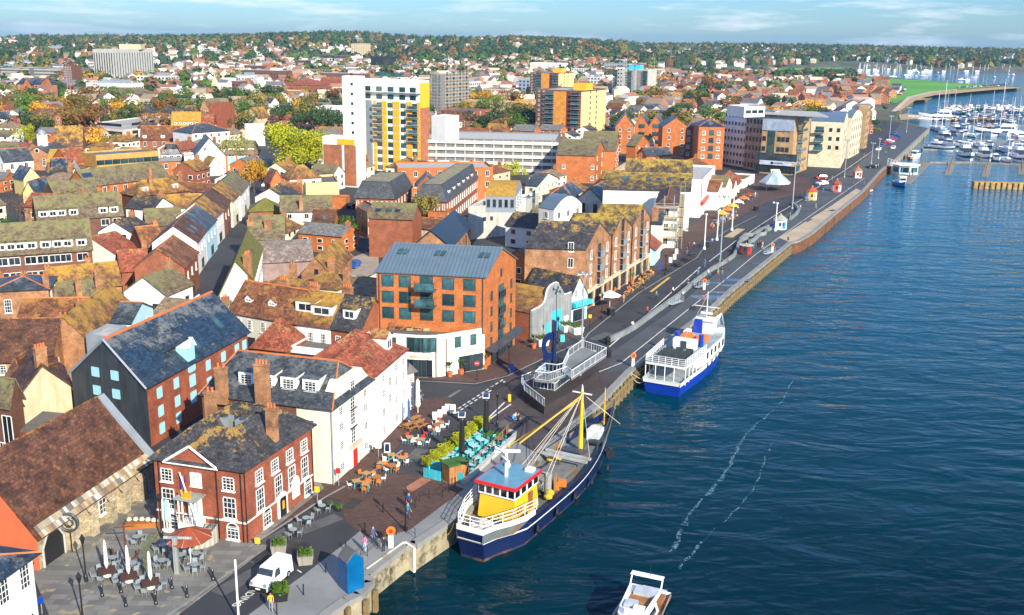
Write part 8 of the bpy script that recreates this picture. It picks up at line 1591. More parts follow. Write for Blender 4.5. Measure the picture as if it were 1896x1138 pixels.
for i in range(16):
 b=B(); x,y=L*(.34+.5*((i*.618)%1)),W*.3*math.sin(i*2.3); (b.lathe((x,y,zd-.1),[(.45,0),(.5,.25),(.15,.5)],[rope,MT['yellow_net'],dkf,M('net_green',(.03,.12,.08))][i%4],8) if i%2 else b.box((x,y,zd-.1),(.9,.6,.5+.1*(i%3)),[dkf,MT['gear_box'],org,MT['weathered_wood']][i%4],i)); bput(FT,'deck_gear',b,tr)
for i in range(5): b=B(); b.tube((L*(.2+i*.13),-W*.5,1.2),(L*(.2+i*.13)+.1,-W*.53,1.2),.5,blk,n=12); bput(FT,'fender',b,tr)
b=B(); b.tube((L*.79,-W*.42,2.),(L*.8,-W*.36,2.),.6,blk,n=12); bput(FT,'tyre_fender',b,tr)
for i,(k,x,y,u_) in enumerate((('d8',1700,260,(0,W*.3,3.2)),)):
 q=g(k,x,y); r=thing('mooring_rope','yellow mooring rope from the quay to the trawler stern','rope',q); e=FT.o+FT.d*u_[0]+FT.n*u_[1]+V((0,0,u_[2])); b=B(); b.path([q.lerp(e,t/8)-V((0,0,1.4*math.sin(math.pi*t/8))) for t in range(9)],.06,yel); b.obj('strand',r)
# ferry
a=g('e2',300,800,1.2); b_=g('e2',768,352,2.6); a.z=b_.z=WZ; FF=Frame(a,b_); L=FF.L; W=L*.24
fe=thing('passenger_ferry','blue and white passenger ferry moored at the quay with open upper deck','ferry',a,rz=FF.rz); fe.location=a
bh=M('ferry_blue',(.008,.045,.4),rough=.25,var=.05); hb1,db1,st=hull(L,W,2.3,2.4,5.2,[(.7,bh),(1.,wht)],M('ferry_deck',(.28,.33,.36)),.6,tr=.82,full=2.3); bput(FF,'hull',hb1,fe); bput(FF,'deck',db1,fe)
zd=1.8; z2=4.3; b=B(); P=[(L*.3,-W*.46),(L*.3,W*.46),(L*.62,W*.46),(L*.78,W*.36),(L*.88,W*.2),(L*.88,-W*.2),(L*.78,-W*.36),(L*.62,-W*.46)]; b.prism(P,zd,z2,wht,M('ferry_roof_grey',(.25,.32,.36)))
bput(FF,'saloon',b,fe)
for s in(-1,1):
 for i in range(5):
  b=B(); b.box((L*(.37+i*.07),s*W*.465,zd+1.1),(.9,.1,1.),gls); b.box((L*(.37+i*.07),s*W*.462,zd+1.),(1.1,.08,1.2),wht); bput(FF,'window',b,fe)
 for i in range(4): b=B(); b.box((L*(.36+i*.075),s*W*.492,1.55),(.5,.1,.8),gls); bput(FF,'hull_window',b,fe)
b=B(); b.prism([(L*.02,-W*.42),(L*.3,-W*.48),(L*.3,W*.48),(L*.02,W*.42)],z2-.3,z2,wht,M('ferry_deck',(.28,.33,.36))); bput(FF,'upper_deck',b,fe)
b=B(); brail(b,[(L*.33,W*.48,z2),(L*.02,W*.42,z2),(L*.02,-W*.42,z2),(L*.33,-W*.48,z2)],1.1,wht,.04,.9,4); bput(FF,'upper_rail',b,fe)
b=B(); 
for i in range(5):
 for s in(-1,1): b.tube((L*(.03+i*.06),s*W*.43,zd-.2),(L*(.03+i*.06),s*W*.43,z2-.2),.07,wht)
for y in(-W*.2,0,W*.2): b.tube((L*.02,y,zd-.2),(L*.02,y,z2-.2),.07,wht)
bput(FF,'stanchions',b,fe)
b=B(); 
for i in range(5): 
 for y in(-W*.22,0,W*.22): b.box((L*(.06+i*.045),y,z2),(.35,W*.16,.45),dkf); b.box((L*(.06+i*.045)+.16,y,z2+.45),(.06,W*.16,.4),dkf)
bput(FF,'seats',b,fe)
for s in(-1,1): b=B(); b.tube((L*.4,s*W*.27,z2),(L*.4,s*W*.27,z2+1.9),.36,bh,n=10); bput(FF,'funnel',b,fe)
b=B(); b.box((L*.335,0,z2),(1.2,W*.5,1.5),wht); b.box((L*.31,0,z2+.1),(.1,.8,1.2),dkf); bput(FF,'stair_house',b,fe)
for i,(x,y) in enumerate(((.5,-.16),(.54,-.16),(.5,.2),(.54,.2))): b=B(); b.hexa([(L*x-.7,W*y-.8,z2+.1),(L*x+.7,W*y-.8,z2+.1),(L*x+.7,W*y+.8,z2+.1),(L*x-.7,W*y+.8,z2+.1),(L*x-.5,W*y-.7,z2+.75),(L*x+.5,W*y-.7,z2+.75),(L*x+.5,W*y+.7,z2+.75),(L*x-.5,W*y+.7,z2+.75)],org); bput(FF,'life_raft',b,fe)
b=B(); b.box((L*.7,0,z2),(2.2,W*.42,2.),wht); b.box((L*.7-1.25,W*.13,z2),(.4,W*.2,2.2),bh); 
for y in(-W*.13,0,W*.13): b.box((L*.7+1.1,y,z2+.9),(.1,W*.1,.8),gls)
b.box((L*.7,0,z2+2.),(2.8,W*.5,.15),wht); bput(FF,'wheelhouse',b,fe)
b=B(); b.tube((L*.7,0,z2+2.1),(L*.7,0,z2+6.5),.1,wht,.05); b.box((L*.7,0,z2+4.),(.1,4.,.1),wht); b.box((L*.7,0,z2+2.9),(.5,1.8,.25),wht); b.tube((L*.7,0,z2+6),(L*.95,0,4.9),.02,rope,n=3); b.tube((L*.7,0,z2+6),(L*.3,0,z2+1.5),.02,rope,n=3); bput(FF,'mast',b,fe)
b=B(); b.box((L*.6,W*.3,z2),(1.8,.8,.7),wht); b.box((L*.74,-W*.3,z2-.1),(1.6,.9,.6),wht); bput(FF,'deck_locker',b,fe)
q=g('e2',25,825); r=thing('mooring_rope','pale mooring rope from the quay to the ferry stern','rope',q); b=B()
for yy in(-.38,.38): e=FF.o+FF.n*W*yy+V((0,0,1.6)); b.path([q.lerp(e,t/8)-V((0,0,.9*math.sin(math.pi*t/8))) for t in range(9)],.05,rope)
b.obj('strands',r)
# motor yacht
a=g('e3',1050,400,1.); b_=g('e3',670,1060,1.); a.z=b_.z=WZ; FY=Frame(a,b_); L=16.; W=5.; mull=G(1231.6,1054.6)
yt=thing('motor_yacht','white motor yacht with teak cockpit heading out at the bottom edge','yacht',a,rz=FY.rz); yt.location=a; yt.scale=(.78,.78,.78); gel=M('gelcoat',(.8,.82,.84),rough=.15,var=.02); teak=M('teak',(.36,.17,.06),kind='plank')
hb1,db1,st=hull(L,W,1.5,1.7,2.5,[(.25,dblue),(.7,gel),(.8,M('hull_window_blue',(.02,.08,.14),rough=.1)),(1.,gel)],teak,.35,tr=.9,full=2.4); bput(FY,'hull',hb1,yt); bput(FY,'deck',db1,yt)
b=B(); b.hexa([(3.6,-W*.38,1.4),(10.8,-W*.33,1.5),(10.8,W*.33,1.5),(3.6,W*.38,1.4),(4.2,-W*.33,2.9),(8.6,-W*.27,2.9),(8.6,W*.27,2.9),(4.2,W*.33,2.9)],gel); b.hexa([(4.6,-W*.375,1.9),(9.,-W*.35,1.9),(9.,W*.35,1.9),(4.6,W*.375,1.9),(4.8,-W*.345,2.6),(8.8,-W*.3,2.6),(8.8,W*.3,2.6),(4.8,W*.345,2.6)],gls); bput(FY,'cabin',b,yt)
b=B(); b.prism([(1.8,-W*.36),(8.3,-W*.3),(8.9,-W*.16),(8.9,W*.16),(8.3,W*.3),(1.8,W*.36)],2.9,3.05,gel); 
for s in(-1,1): b.hexa([(2.4,s*W*.36,3.05),(8.,s*W*.3,3.05),(8.,s*W*.27,3.05),(2.4,s*W*.33,3.05),(3.,s*W*.35,3.55),(7.8,s*W*.29,3.6),(7.8,s*W*.27,3.6),(3.,s*W*.33,3.55)],gel)
b.hexa([(8.,-W*.29,3.05),(8.7,-W*.15,3.05),(8.7,W*.15,3.05),(8.,W*.29,3.05),(7.9,-W*.28,3.6),(8.4,-W*.14,3.7),(8.4,W*.14,3.7),(7.9,W*.28,3.6)],gel); bput(FY,'flybridge',b,yt)
b=B(); b.box((5.4,0,3.06),(5.,W*.5,.02),teak); b.box((3.4,.3,3.08),(1.5,W*.5,.45),M('seat_grey',(.4,.45,.5))); b.box((6.6,-.5,3.08),(1.3,1.3,.5),M('seat_grey',(.4,.45,.5))); b.box((7.3,.6,3.08),(.6,1.2,.6),gel); bput(FY,'seating',b,yt)
b=B(); b.box((1.9,0,4.4),(.8,W*.74,.12),gel); 
for s in(-1,1): b.tube((2.8,s*W*.35,3.2),(1.9,s*W*.35,4.4),.09,gel)
b.tube((1.9,.3,4.5),(1.9,.3,6.),.03,blk,n=4); bput(FY,'radar_arch',b,yt)
b=B(); b.box((-.9,0,.35),(1.8,W*.82,.14),teak); b.hexa([(-1.7,-1.5,.5),(-.2,-1.5,.5),(-.2,1.7,.5),(-1.7,1.7,.5),(-1.5,-1.3,1.2),(-.4,-1.3,1.2),(-.4,1.5,1.2),(-1.5,1.5,1.2)],M('tender_cover',(.45,.45,.55))); bput(FY,'bathing_platform',b,yt)
b=B(); b.box((1.2,W*.28,1.25),(1.6,.9,.5),teak); b.box((.5,0,1.25),(.6,W*.6,.45),gel); bput(FY,'cockpit_seat',b,yt)
for s in(-.9,.9): b=B(); b.box((9.8,s,2.3),(.9,.9,.1),gls); bput(FY,'deck_hatch',b,yt)
# wake of foam: patches lying on the water
m,t,bb_=_mat('foam'); bb_.inputs['Base Color'].default_value=(.35,.62,.72,1); tr_=nd(t,'BsdfTransparent'); ms=nd(t,'MixShader'); geo=nd(t,'NewGeometry')
f_=ramp(t,noise(t,2.,8,.8,geo.outputs['Position'],1.5),.48,.7); t.links.new(f_,ms.inputs[0]); t.links.new(tr_.outputs[0],ms.inputs[1]); t.links.new(bb_.outputs[0],ms.inputs[2]); t.links.new(ms.outputs[0],t.nodes['Material Output'].inputs['Surface']); foam=m
_w=random.Random(2)
for pts,w0 in (((1238,1030),(1262,1000),(1290,940),(1330,880),(1385,810),(1425,760),(1472,705)),.3),(((1258,1052),(1300,1015),(1350,960),(1385,905),(1420,850),(1452,800)),.16):
 P=[G(x,y,WZ+.03) for x,y in pts]; Q=[p for p,d in along(P,.9)]; b=B(); w_=0
 for i in range(len(Q)-1):
  a,e=Q[i],Q[i+1]; n=V((-(e-a).y,(e-a).x,0)).normalized(); o1=n*.5*math.sin(i*.2)+n*.1*math.sin(i*1.3); o2=n*.5*math.sin((i+1)*.2)+n*.1*math.sin((i+1)*1.3); f_=w0*(1.3-i/len(Q))*_w.uniform(.1,1.1)
  if _w.random()<.94: b.face([a+o1-n*f_,e+o2-n*f_*.8,e+o2+n*f_*.8,a+o1+n*f_],foam)
 setk(b.obj('wake_foam'),'stuff')
# ---------------- marina ----------------
def boatkit(kind,seed):
 rg_=random.Random(seed); out=[]
 if kind=='cruiser': L,W=11,3.6; hm=[gel,gel,M('hull_dark_blue',(.02,.04,.12),rough=.2)][seed%3]; h_,d_,_=hull(L,W,1.3,1.4,2.2,[(.3,hm),(1.,gel)],gel,.15,tr=.85,full=2.2,n=8); c=B(); c.hexa([(2.5,-1.3,1.2),(8,-1.1,1.4),(8,1.1,1.4),(2.5,1.3,1.2),(3,-1.15,2.7),(6.3,-.95,2.7),(6.3,.95,2.7),(3,1.15,2.7)],gel); w_=B(); w_.hexa([(6.2,-1.1,2.),(7.9,-1.05,1.5),(7.9,1.05,1.5),(6.2,1.1,2.),(5.9,-1.0,2.62),(6.6,-.95,2.6),(6.6,.95,2.6),(5.9,1.,2.62)],gls); w_.hexa([(3.,-1.32,1.8),(6.,-1.22,1.8),(6.,1.22,1.8),(3.,1.32,1.8),(3.2,-1.22,2.4),(6.,-1.12,2.4),(6.,1.12,2.4),(3.2,1.22,2.4)],gls); c.box((4.4,0,2.7),(2.4,1.8,.1),gel); out=[('hull',h_),('deck',d_),('cabin',c),('windows',w_)]; r_=B(); brail(r_,[(7,1.4,1.9),(10.6,.2,2.2),(10.6,-.2,2.2),(7,-1.4,1.9)],.6,steel,.025,1.5,1); out.append(('rail',r_))
 elif kind=='sail': L,W=10,3.1; h_,d_,_=hull(L,W,1.1,1.,1.4,[(.25,[dblue,red,dblue][seed%3]),(1.,gel)],teak,.12,tr=.6,full=1.8,n=8); c=B(); c.hexa([(3,-.9,1.),(7.5,-.6,1.2),(7.5,.6,1.2),(3,.9,1.),(3.2,-.75,1.6),(7,-.5,1.6),(7,.5,1.6),(3.2,.75,1.6)],gel); m_=B(); m_.tube((5.6,0,1.4),(5.6,0,14.5),.09,M('mast_white',(.7,.7,.7)),.06); m_.tube((5.6,0,2.6),(1.6,0,2.6),.12,[dblue,canvas,blue][seed%3]); m_.box((5.6,0,8.5),(.05,1.8,.06),steel); m_.tube((5.6,0,14.4),(9.9,0,1.4),.02,steel,n=3); m_.tube((5.6,0,14.4),(.1,0,1.2),.02,steel,n=3); out=[('hull',h_),('deck',d_),('cabin',c),('mast',m_)]
 elif kind=='fish': L,W=9,3.2; hm=[M('fish_blue',(.02,.2,.5)),wht,M('fish_orange',(.6,.2,.03)),M('fish_green',(.03,.2,.12))][seed%4]; h_,d_,_=hull(L,W,1.1,1.1,2.,[(.3,dblue),(1.,hm)],concd,.4,tr=.8,full=2.,n=8); c=B(); c.box((5.8,0,.9),(1.8,1.9,2.2),wht); c.box((6.6,0,2.),(.3,1.7,.7),gls); c.box((5.8,0,3.1),(2.2,2.2,.12),[wht,org,blue][seed%3]); m_=B(); m_.tube((5,0,3.1),(5,0,6.),.06,steel); m_.tube((2,0,1),(2,0,3.4),.06,org); c2=B(); [c2.box((1.+i*.8,.6*((-1)**i),.8),(.7,.7,.5),[org,blue,yel][(i+seed)%3]) for i in range(3)]; out=[('hull',h_),('deck',d_),('wheelhouse',c),('mast',m_),('crates',c2)]
 elif kind=='big': L,W=19,5.2; h_,d_,_=hull(L,W,2.,2.2,3.6,[(.3,gel),(.62,M('hull_glass',(.03,.05,.08),rough=.1)),(1.,gel)],gel,.2,tr=.9,full=2.4,n=12); c=B(); c.hexa([(3,-2.,2.),(13.5,-1.6,2.4),(13.5,1.6,2.4),(3,2.,2.),(3.6,-1.8,4.2),(9.8,-1.4,4.2),(9.8,1.4,4.2),(3.6,1.8,4.2)],gel); w_=B(); w_.hexa([(9.5,-1.7,3.1),(13.3,-1.6,2.6),(13.3,1.6,2.6),(9.5,1.7,3.1),(9.4,-1.45,4.1),(10.2,-1.4,4.1),(10.2,1.4,4.1),(9.4,1.45,4.1)],gls); w_.hexa([(4,-2.03,2.9),(9.4,-1.85,2.9),(9.4,1.85,2.9),(4,2.03,2.9),(4.2,-1.88,3.8),(9.2,-1.7,3.8),(9.2,1.7,3.8),(4.2,1.88,3.8)],gls); fb=B(); fb.hexa([(3,-1.7,4.2),(9,-1.3,4.2),(9,1.3,4.2),(3,1.7,4.2),(3.4,-1.7,4.9),(8.6,-1.2,5.),(8.6,1.2,5.),(3.4,1.7,4.9)],gel); fb.box((5,0,5.9),(2.6,3.,.15),gel); [fb.tube((4.,s*1.4,4.8),(4.4,s*1.4,5.9),.09,gel) for s in(-1,1)]; out=[('hull',h_),('deck',d_),('cabin',c),('windows',w_),('flybridge',fb)]
 return [(n_,b.mesh(n_)) for n_,b in out]
KT={k:[boatkit(k,i) for i in range(n_)] for k,n_ in(('cruiser',3),('sail',3),('fish',4),('big',1))}
NMK=dict(cruiser='motor_cruiser',sail='sailing_yacht',fish='small_fishing_boat',big='motor_yacht'); LK_=dict(cruiser='white motor cruiser',sail='white sailing yacht with bare mast',fish='small working fishing boat',big='large white motor yacht')
def boat(kind,k,x,y,ang,lb=None,group=None,s=1.,v=None):
 p=g(k,x,y,WZ); r=thing(NMK[kind],lb or LK_[kind],'boat',p,group,rz=R(ang)); kt=KT[kind][v if v is not None else rg.randrange(len(KT[kind]))]; r.scale=(s*1.18,)*3
 for n_,me in kt: o=bpy.data.objects.new(n_,me); C.objects.link(o); o.parent=r
 return r
DN=-100   # bows towards the viewer
boat('big','e6',800,620,DN-4,'large white motor yacht with dark windscreen, leftmost of three big yachts in the front row'); boat('big','e6',990,630,DN-2,'large white motor yacht in the middle of three big front row yachts',s=.85); boat('big','e6',1340,640,DN,'large white motor yacht, rightmost of three big front row yachts'); boat('big','e6',1440,410,172,'long white motor yacht lying broadside in the middle of the marina',s=1.15); boat('big','e6',560,450,-95,'white three deck motor yacht beyond the cruisers at the quay side of the marina',s=.9); boat('big','e6',690,370,-95,'white flybridge yacht behind the three deck one',s=.85); boat('big','e6',740,235,175,'long white motor yacht lying broadside at the back of the marina',s=1.1); boat('big','e6',430,540,-60,'white motor yacht nearest the quay wall in the marina',s=.7)
boat('cruiser','e6',1115,650,DN,'navy covered cruiser beside the second big front row yacht',v=2,s=.9); boat('cruiser','e6',325,625,-120,'white cruiser with dark windows moored by the pontoon office',v=0); boat('sail','e6',1235,660,DN,'sailing yacht with red cover beside the rightmost big yacht',v=1); boat('fish','e6',110,915,-95,'bright blue fishing boat with orange gear moored below the pontoon office',v=0); boat('fish','e7',1370,440,-150,'small white open boat tied at the quay edge near the boards',v=1,s=.55); boat('fish','e6',255,640,-110,'small red and white boat beside the cruiser at the pontoon office',v=2,s=.7)
for kinds,y,xs,gp_ in((('cruiser',),525,(500,610,730,860,1060,1290,1420,1520),'second row'),(('cruiser','sail'),430,(650,760,820,890,1040,1165,1250,1350,1500),'third row'),(('cruiser','fish'),350,(780,860,960,1040,1110),'fourth row'),(('fish','cruiser','fish'),275,(590,700,800,905,990,1090,1200,1295,1370,1460,1540),'fifth row'),(('fish','cruiser','sail'),222,(520,600,860,930,1000,1070,1140,1220,1300,1380,1460),'sixth row')):
 for x in xs: kd=rg.choice(kinds); boat(kd,'e6',x+rg.uniform(-12,12),y+rg.uniform(-8,8)-30,DN+rg.uniform(-8,8),LK_[kd]+' moored in the %s of the marina'%gp_,'marina boats %s %s'%(gp_,kd),s=rg.uniform(.8,1.1))
for i in range(70):
 x=rg.uniform(520,1560); y=175-35*math.sin((x-500)/1000*2.6)+rg.uniform(-22,26); kd=rg.choice(['fish','fish','cruiser','sail' if i%5==0 else 'fish']); boat(kd,'e6',x,y,rg.choice([DN,80])+rg.uniform(-10,10),LK_[kd]+' in the crowded back rows of the marina','crowded back row boats '+kd,s=rg.uniform(.8,1.15))
for x,y,s in((540,345,1.7),(490,330,1.35),(950,505,1.25),(1140,340,1.75),(1228,560,1.5)): boat('sail','e6',x,y,DN,'tall masted sailing yacht, mast at %s of the marina'%{540:'the left',490:'the far left',950:'the centre',1140:'the right back',1228:'the right'}[x],s=s)
for i in range(26):
 x,y=rg.uniform(1600,1890),rg.uniform(133,150); 
 if inpoly(x,y,WATER): kd=rg.choice(['cruiser','sail']); boat(kd,'o',x,y,rg.uniform(0,360),LK_[kd]+' anchored far out in the bay','boats at anchor in the bay '+kd)
# pontoons, breakwater, office
ponm=M('pontoon_deck',(.25,.23,.2),kind='plank')
def pontoon(lb,k,pts,wd=2.4):
 P=[g(k,x,y,WZ) for x,y in pts]; r=thing('pontoon',lb,'pontoon',P[0]); b=B(); b.ribbon(P,wd,WZ-.2,.75,ponm); b.obj('deck',r); b=B()
 for p,d in along(P,12): b.tube(p+V((0,0,-1)),p+V((0,0,3.2)),.22,M('pontoon_pile',(.2,.15,.08)),n=6)
 b.obj('piles',r)
pontoon('front marina pontoon running behind the big yachts','e6',((420,690),(900,690),(1700,730))); pontoon('pontoon leading from the glazed office to the front pontoon','e6',((205,910),(330,790),(430,690)),3.4); pontoon('short finger pontoon left of the leftmost big yacht','e6',((700,700),(655,820))); pontoon('short finger pontoon between the middle and right big yachts','e6',((1085,715),(1045,840))); pontoon('finger pontoon at the right edge','e6',((1430,730),(1430,815))); pontoon('second marina pontoon from the front','e6',((380,555),(1000,560),(1700,575)),2); pontoon('third marina pontoon from the front','e6',((600,465),(1100,462),(1700,478)),2); pontoon('fourth marina pontoon from the front','e6',((750,305),(1200,300),(1700,300)),2.5); pontoon('fifth marina pontoon from the front','e6',((500,245),(1200,245),(1700,250)),2.5)
P=[g('e6',912,955,WZ),g('e6',1700,975,WZ)]; r=thing('timber_breakwater','rust and ochre timber breakwater wall at the right edge of the marina','breakwater',P[0]); b=B(); b.ribbon(P,2.6,WZ-2,4.4,M('breakwater_top',(.4,.26,.08),kind='rust',c2=(.2,.1,.03))); b.obj('wall',r)
for i,(p,d) in enumerate(along(P,1.9)[:60]): b=B(); q=p+V((d.y,-d.x,0))*1.5; b.tube((q.x,q.y,WZ-1),(q.x,q.y,WZ+2.2),.35,timb,n=6); b.obj('pile',r)
p=g('e6',200,815,WZ); r=thing('pontoon_office','white and blue glazed marina office floating beside the quay','office',p); b=B(); b.lathe(tuple(p+V((0,0,.6))),[(5,0),(5,3.3)],M('office_pale_blue',(.5,.68,.78)),8); b.obj('wall',r); b=B(); b.lathe(tuple(p+V((0,0,3.9))),[(5.6,0),(5.6,.25)],wht,8); b.obj('roof',r)
for i in range(8): a_=i*math.pi/4+math.pi/8; q=p+V((math.cos(a_)*4.66,math.sin(a_)*4.66,1.4)); b=B(); b.box(tuple(q),(.1,3.,1.9),glt,a_); b.obj('window',r)
P=[g('e6',20,700,0),g('e6',110,760,WZ+1)]; r=thing('gangway_bridge','white arched gangway bridge from the quay down to the marina office','bridge',P[0]); b=B(); b.ribbon(P,3,-.6,.3,wht); b.obj('deck',r); b=B(); brail(b,[P[0]+V((0,0,0)),P[1]+V((0,0,1.))],2.2,wht,.12,1.5,2); b.obj('truss',r)
b=B(); P=[g('e6',235,215,0.4),g('e6',480,225,-.6)]; b.ribbon(P,2.5,-.4,.3,wht); brail(b,[P[0],P[1]],1.5,wht,.1,4,2); r=b.obj('white_footbridge'); tagm(r,'white footbridge from the shore to the back of the marina','bridge')
items=[]; 
for i in range(230):
 x=rg.uniform(1590,2050); y=rg.uniform(123.5,131.5); p=G(x,y,0); h=rg.uniform(6,12) if rg.random()<.6 else .6; L_=rg.uniform(.35,.45) if h>3 else rg.uniform(4,9); v=[(p.x-L_/2,p.y-.3,-2.4),(p.x+L_/2,p.y-.3,-2.4),(p.x+L_/2,p.y+.3,-2.4),(p.x-L_/2,p.y+.3,-2.4),(p.x-L_/2,p.y-.3,h),(p.x+L_/2,p.y-.3,h),(p.x+L_/2,p.y+.3,h),(p.x-L_/2,p.y+.3,h)]; items.append((v,[(0,1,5,4),(1,2,6,5),(2,3,7,6),(3,0,4,7),(4,5,6,7)],[0]*5))
merged('distant_marina_boats',items,[wht])
# ---------------- cars ----------------
def car(mats,L=4.3,W=1.78,H=1.46,van=False):
 b=B(); pr=[(0,.25),(0,.75),(.12,.88),(1.05,.98),(1.6,H),(3.3,H-.02),(4.0,.98),(L,.9),(L,.25)] if not van else [(0,.3),(0,.85),(.25,1.02),(1.0,1.2),(1.55,1.86),(L-.1,1.92),(L,1.8),(L,.3)]
 for (x0,z0),(x1,z1) in zip(pr,pr[1:]+pr[:1]):
  i0=.0 if z0<1.05 else .16; i1=.0 if z1<1.05 else .16; b.face([(x0,-W/2+i0,z0),(x1,-W/2+i1,z1),(x1,W/2-i1,z1),(x0,W/2-i0,z0)],mats)
 for s in(-1,1): b.face([(x,s*(W/2-(.0 if z<1.05 else .16)),z) for x,z in pr][::s],mats)
 body=b.mesh('body'); b=B(); x0,x1=(1.08,1.56) if not van else (1.06,1.5); zt=H if not van else 1.8
 b.face([(x0+.02,-W/2+.1,1.02 if not van else 1.26),(x1-.04,-W/2+.22,zt-.06),(x1-.04,W/2-.22,zt-.06),(x0+.02,W/2-.1,1.02 if not van else 1.26)],gls); b.v=[(x-.03,y,z+.025) for x,y,z in b.v]
 for s in(-1,1): b.face([(1.3,s*(W/2-.03),1.04),(3.6 if not van else 2.3,s*(W/2-.03),1.04),(3.2 if not van else 2.3,s*(W/2-.13),zt-.12),(1.7,s*(W/2-.13),zt-.12)],gls)
 if not van: b.face([(3.97,-W/2+.12,1.03),(3.36,-W/2+.22,H-.04),(3.36,W/2-.22,H-.04),(3.97,W/2-.12,1.03)],gls)
 gl=b.mesh('windows'); ws=B()
 for x in(.8,L-.85):
  for s in(-1,1): ws.tube((x,s*(W/2-.2),.33),(x,s*(W/2+.02),.33),.33,blk,n=12); ws.tube((x,s*(W/2+.02),.33),(x,s*(W/2+.03),.33),.2,steel,n=10)
 return (('body',body),('windows',gl),('wheels',ws.mesh('wheels')))
CMT=[M('car_white',(.75,.76,.78),rough=.2,var=.02),M('car_black',(.015,.016,.02),rough=.2),M('car_blue',(.01,.08,.35),rough=.2),M('car_silver',(.38,.42,.45),rough=.25,met=.3),M('car_red',(.4,.02,.02),rough=.2),M('car_grey',(.1,.11,.12),rough=.2)]; CN=['white','black','blue','silver','red','dark grey']; CK=[car(m) for m in CMT]
vk=car(CMT[0],4.4,1.85,1.9,True); f_=g('d8',428,802); r_=g('d8',553,694); d_=(r_-f_).normalized(); n_=V((-d_.y,d_.x,0))
vn=put('white_van','small white panel van parked on the quay road facing the bottom left','van',f_-d_*.75+n_*.85,vk,math.atan2(d_.y,d_.x)); vn.scale=(.94,.94,.94); b=B(); b.box((-.03,0,.3),(.1,1.7,.35),blk); b.box((-.1,0,.45),(.02,.5,.13),wht); b.obj('front_bumper',vn,(0,0,0)); b=B(); [b.box((.05,s*.7,.78),(.2,.3,.22),steel) for s in(-1,1)]; b.obj('headlights',vn,(0,0,0))
def pc(k,x,y,c,rz,lb,group=None): p=g(k,x,y); put('parked_car',lb,'car',p,CK[c],R(rz),group)
for i,(x,y,c,lb) in enumerate(((720,520,3,'silver car nearest the brick flats gable, first of the parked row'),(705,565,2,'bright blue car second in the row beside the brick flats'),(698,600,2,'blue car third in the row beside the brick flats'),(688,628,1,'dark blue black car last in the row beside the brick flats'))): pc('c5',x,y,c,170,lb)
pc('c6',1228,595,1,60,'black car parked alone by the yellow wall of the gravel yard'); pc('c6',1100,705,2,80,'dark blue car beside the cream gable house wall'); pc('c6',1085,815,3,80,'silver grey car beside the orange gable house'); pc('c6',1190,855,1,20,'black car with open boot at the near end of the gravel yard'); pc('c6',1020,300,3,30,'silver car by the orange garage'); pc('c6',1080,305,1,30,'black car by the orange garage'); pc('c6',530,165,0,80,'white van like car in the high street behind the golden tree'); pc('c6',530,250,3,80,'silver car in the high street near the green hipped roof')
pc('e5',1075,1022,4,5,'dark red car on the road before the apartment showroom'); pc('e7',790,370,0,30,'white car turning on the road behind the yellow kiosk'); pc('e7',1335,185,1,20,'black car parked beyond the white and red kiosk'); pc('r4',793,790,0,65,'white car parked on the quay near the marina gangway')
for i in range(8): pc('r4',785+i*9,762-i*7,rg.randrange(6),150,'car in the parked row by the tall thin mast','row of cars by the thin mast')
for i in range(40): x=1195+i*8.2; pc('r4',x,412-i*.55+rg.uniform(-4,4),rg.randrange(6),rg.uniform(60,110),'car parked along the grassy point beside the beach','cars parked along the point')
for i in range(9): pc('r4',820+i*5,455-i*5,rg.randrange(6),20,'car in the car park at the edge of the green field','cars by the green field')
for i in range(24): pc('r1',930+(i%12)*26,468+(i//12)*10,rg.randrange(6),rg.uniform(70,90),'car on the shopping centre roof car park','cars on the shopping centre roof')
for i in range(7): pc('r1',600+i*14,480+rg.uniform(0,50),rg.randrange(6),80,'car on the flyover at the left','cars on the flyover')
# gangways on the quay
for k,x,y,lb in(('c8',975,880,'steel boarding gangway lying beside the curved wall'),('c8',1135,775,'steel boarding gangways stacked by the lifebuoy post near the ferry'),('e4',980,745,'steel boarding gangway near the brown kiosk'),('e7',700,545,'steel gangway in front of the yellow kiosk')):
 p=g(k,x,y); r=thing('boarding_gangway',lb,'gangway',p,rz=R(50)); b=B(); b.box((0,0,.25),(4,.9,.08),steel); brail(b,[(-2,.45,.3),(2,.45,.3)],.9,steel,.03,.6,2); brail(b,[(-2,-.45,.3),(2,-.45,.3)],.9,steel,.03,.6,2); b.obj('frame',r,(0,0,0))
p=g('c8',1175,0+870); 
for k,x,y,lb in(('d6',703,520,'black stacked mooring drum beside the platform, far one'),('d6',706,610,'black stacked mooring drum beside the platform, near one')): p=g(k,x,y); b=B(); b.lathe(tuple(p),[(.45,0),(.45,.5),(.3,.55),(.45,.6),(.45,1.1),(.25,1.3)],blk,10); tagm(b.obj('mooring_drum'),lb,'drum')
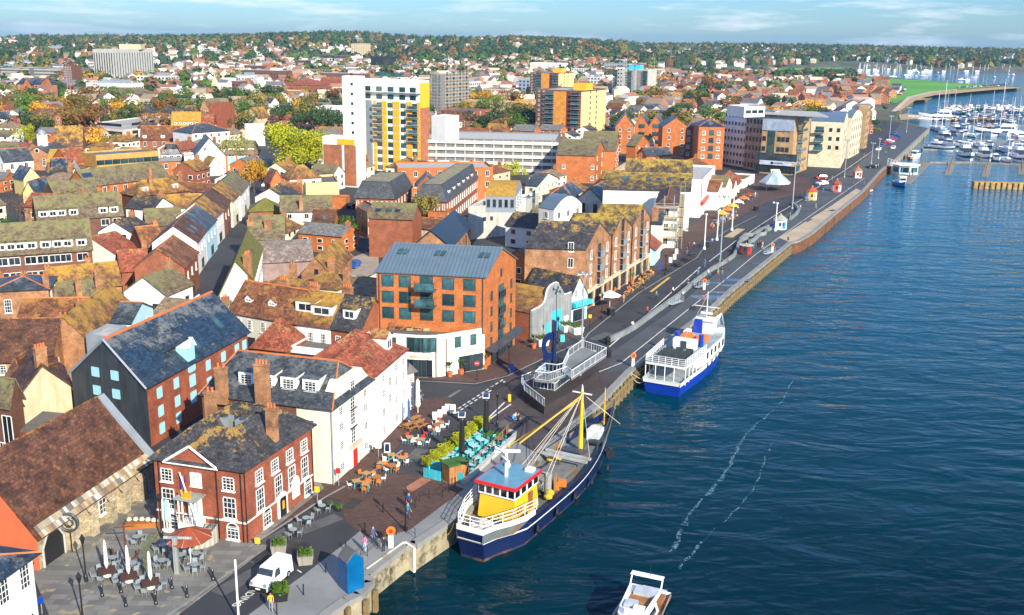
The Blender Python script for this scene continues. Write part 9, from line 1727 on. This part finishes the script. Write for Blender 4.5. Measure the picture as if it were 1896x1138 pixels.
# litter bins and benches, picnic tables along the pubs
for k,x,y,lb in(('c8',572,950,'black litter bin outside the triple gabled block'),('e4',470,690,'black bin beside the white flag mast at the scaffolding'),('e7',115,650,'black bin in the brick square')): p=g(k,x,y); r=thing('litter_bin',lb,'bin',p); b=B(); b.box(tuple(p),(1.1,.9,1.3),blk,.5); b.obj('body',r); b=B(); b.box(tuple(p+V((0,0,1.3))),(1.2,1.,.12),dkf,.5); b.obj('lid',r)
for k,x,y in(('c8',990,650),('c8',935,680),('c8',1055,620),('e4',245,845),('e4',310,800),('e4',360,770)): put('picnic_table','dark picnic table in front of the scaffolded building','picnic table',g(k,x,y),PCD,.6,'dark picnic tables by the scaffolding',.12)
for i in range(16): setof('f4',700+(i%8)*32+rg.uniform(-8,8),800-(i%8)*16+(i//8)*40,TBB,[(BCH,'chair on the busy pub terrace')]*2,.7,'small table on the busy pub terrace','busy pub terrace tables','busy pub terrace chairs',rz=i,z=.12)
for i in range(9): setof('c8',650+i*22,845-i*18,tablem(M('cane',(.5,.27,.06)),.7) if i==0 else CT_,[(CC_,'cane chair outside the triple gabled block')]*2,.65,'cane cafe table outside the triple gabled block','cane cafe tables','cane cafe chairs',rz=i,z=.12) if i else globals().update(CT_=tablem(M('cane',(.5,.27,.06)),.7),CC_=chairm(M('cane',(.5,.27,.06)),M('cane',(.5,.27,.06))))
for i in range(6): parasol('f4',760+i*70,760-i*52,2.6,[yel,org,yel,canvas,org,brolly][i],'small %s parasol on the pub terrace'%['yellow','orange','second yellow','white','second orange','rust'][i],1.5,z=.12)
for i in range(22):
 t_=i/22; x=1180+t_*500+_q.uniform(-14,14); y=600-t_*345+_q.uniform(-16,14); c=_q.choice([RD,WH,BK,NV,JN,GY,TL]); person(G(x,y),_q.choice(['walk','stand']),c,_q.choice([BK,NV,JN,GY]),'person strolling along the far promenade',_q.uniform(0,6),i%3,'promenade walkers')
for i in range(10): pc('r4',700+i*11,800-i*11,_q.randrange(6),62,'car parked in the line beside the harbour apartments','cars beside the apartments')
# ---------------- haze ----------------
m=bpy.data.materials.new('haze_air'); m.use_nodes=True; t=m.node_tree; t.nodes.remove(t.nodes['Principled BSDF']); v_=t.nodes.new('ShaderNodeVolumePrincipled'); v_.inputs['Color'].default_value=(.42,.72,1,1); v_.inputs['Density'].default_value=.00007; v_.inputs['Anisotropy'].default_value=.2
t.links.new(v_.outputs[0],t.nodes['Material Output'].inputs['Volume'])
b=B(); b.prism([(-8200,-300),(9400,-300),(9400,9400),(-8200,9400)],-9,92,m); setk(b.obj('haze'),'stuff')
S.cycles.volume_bounces=0
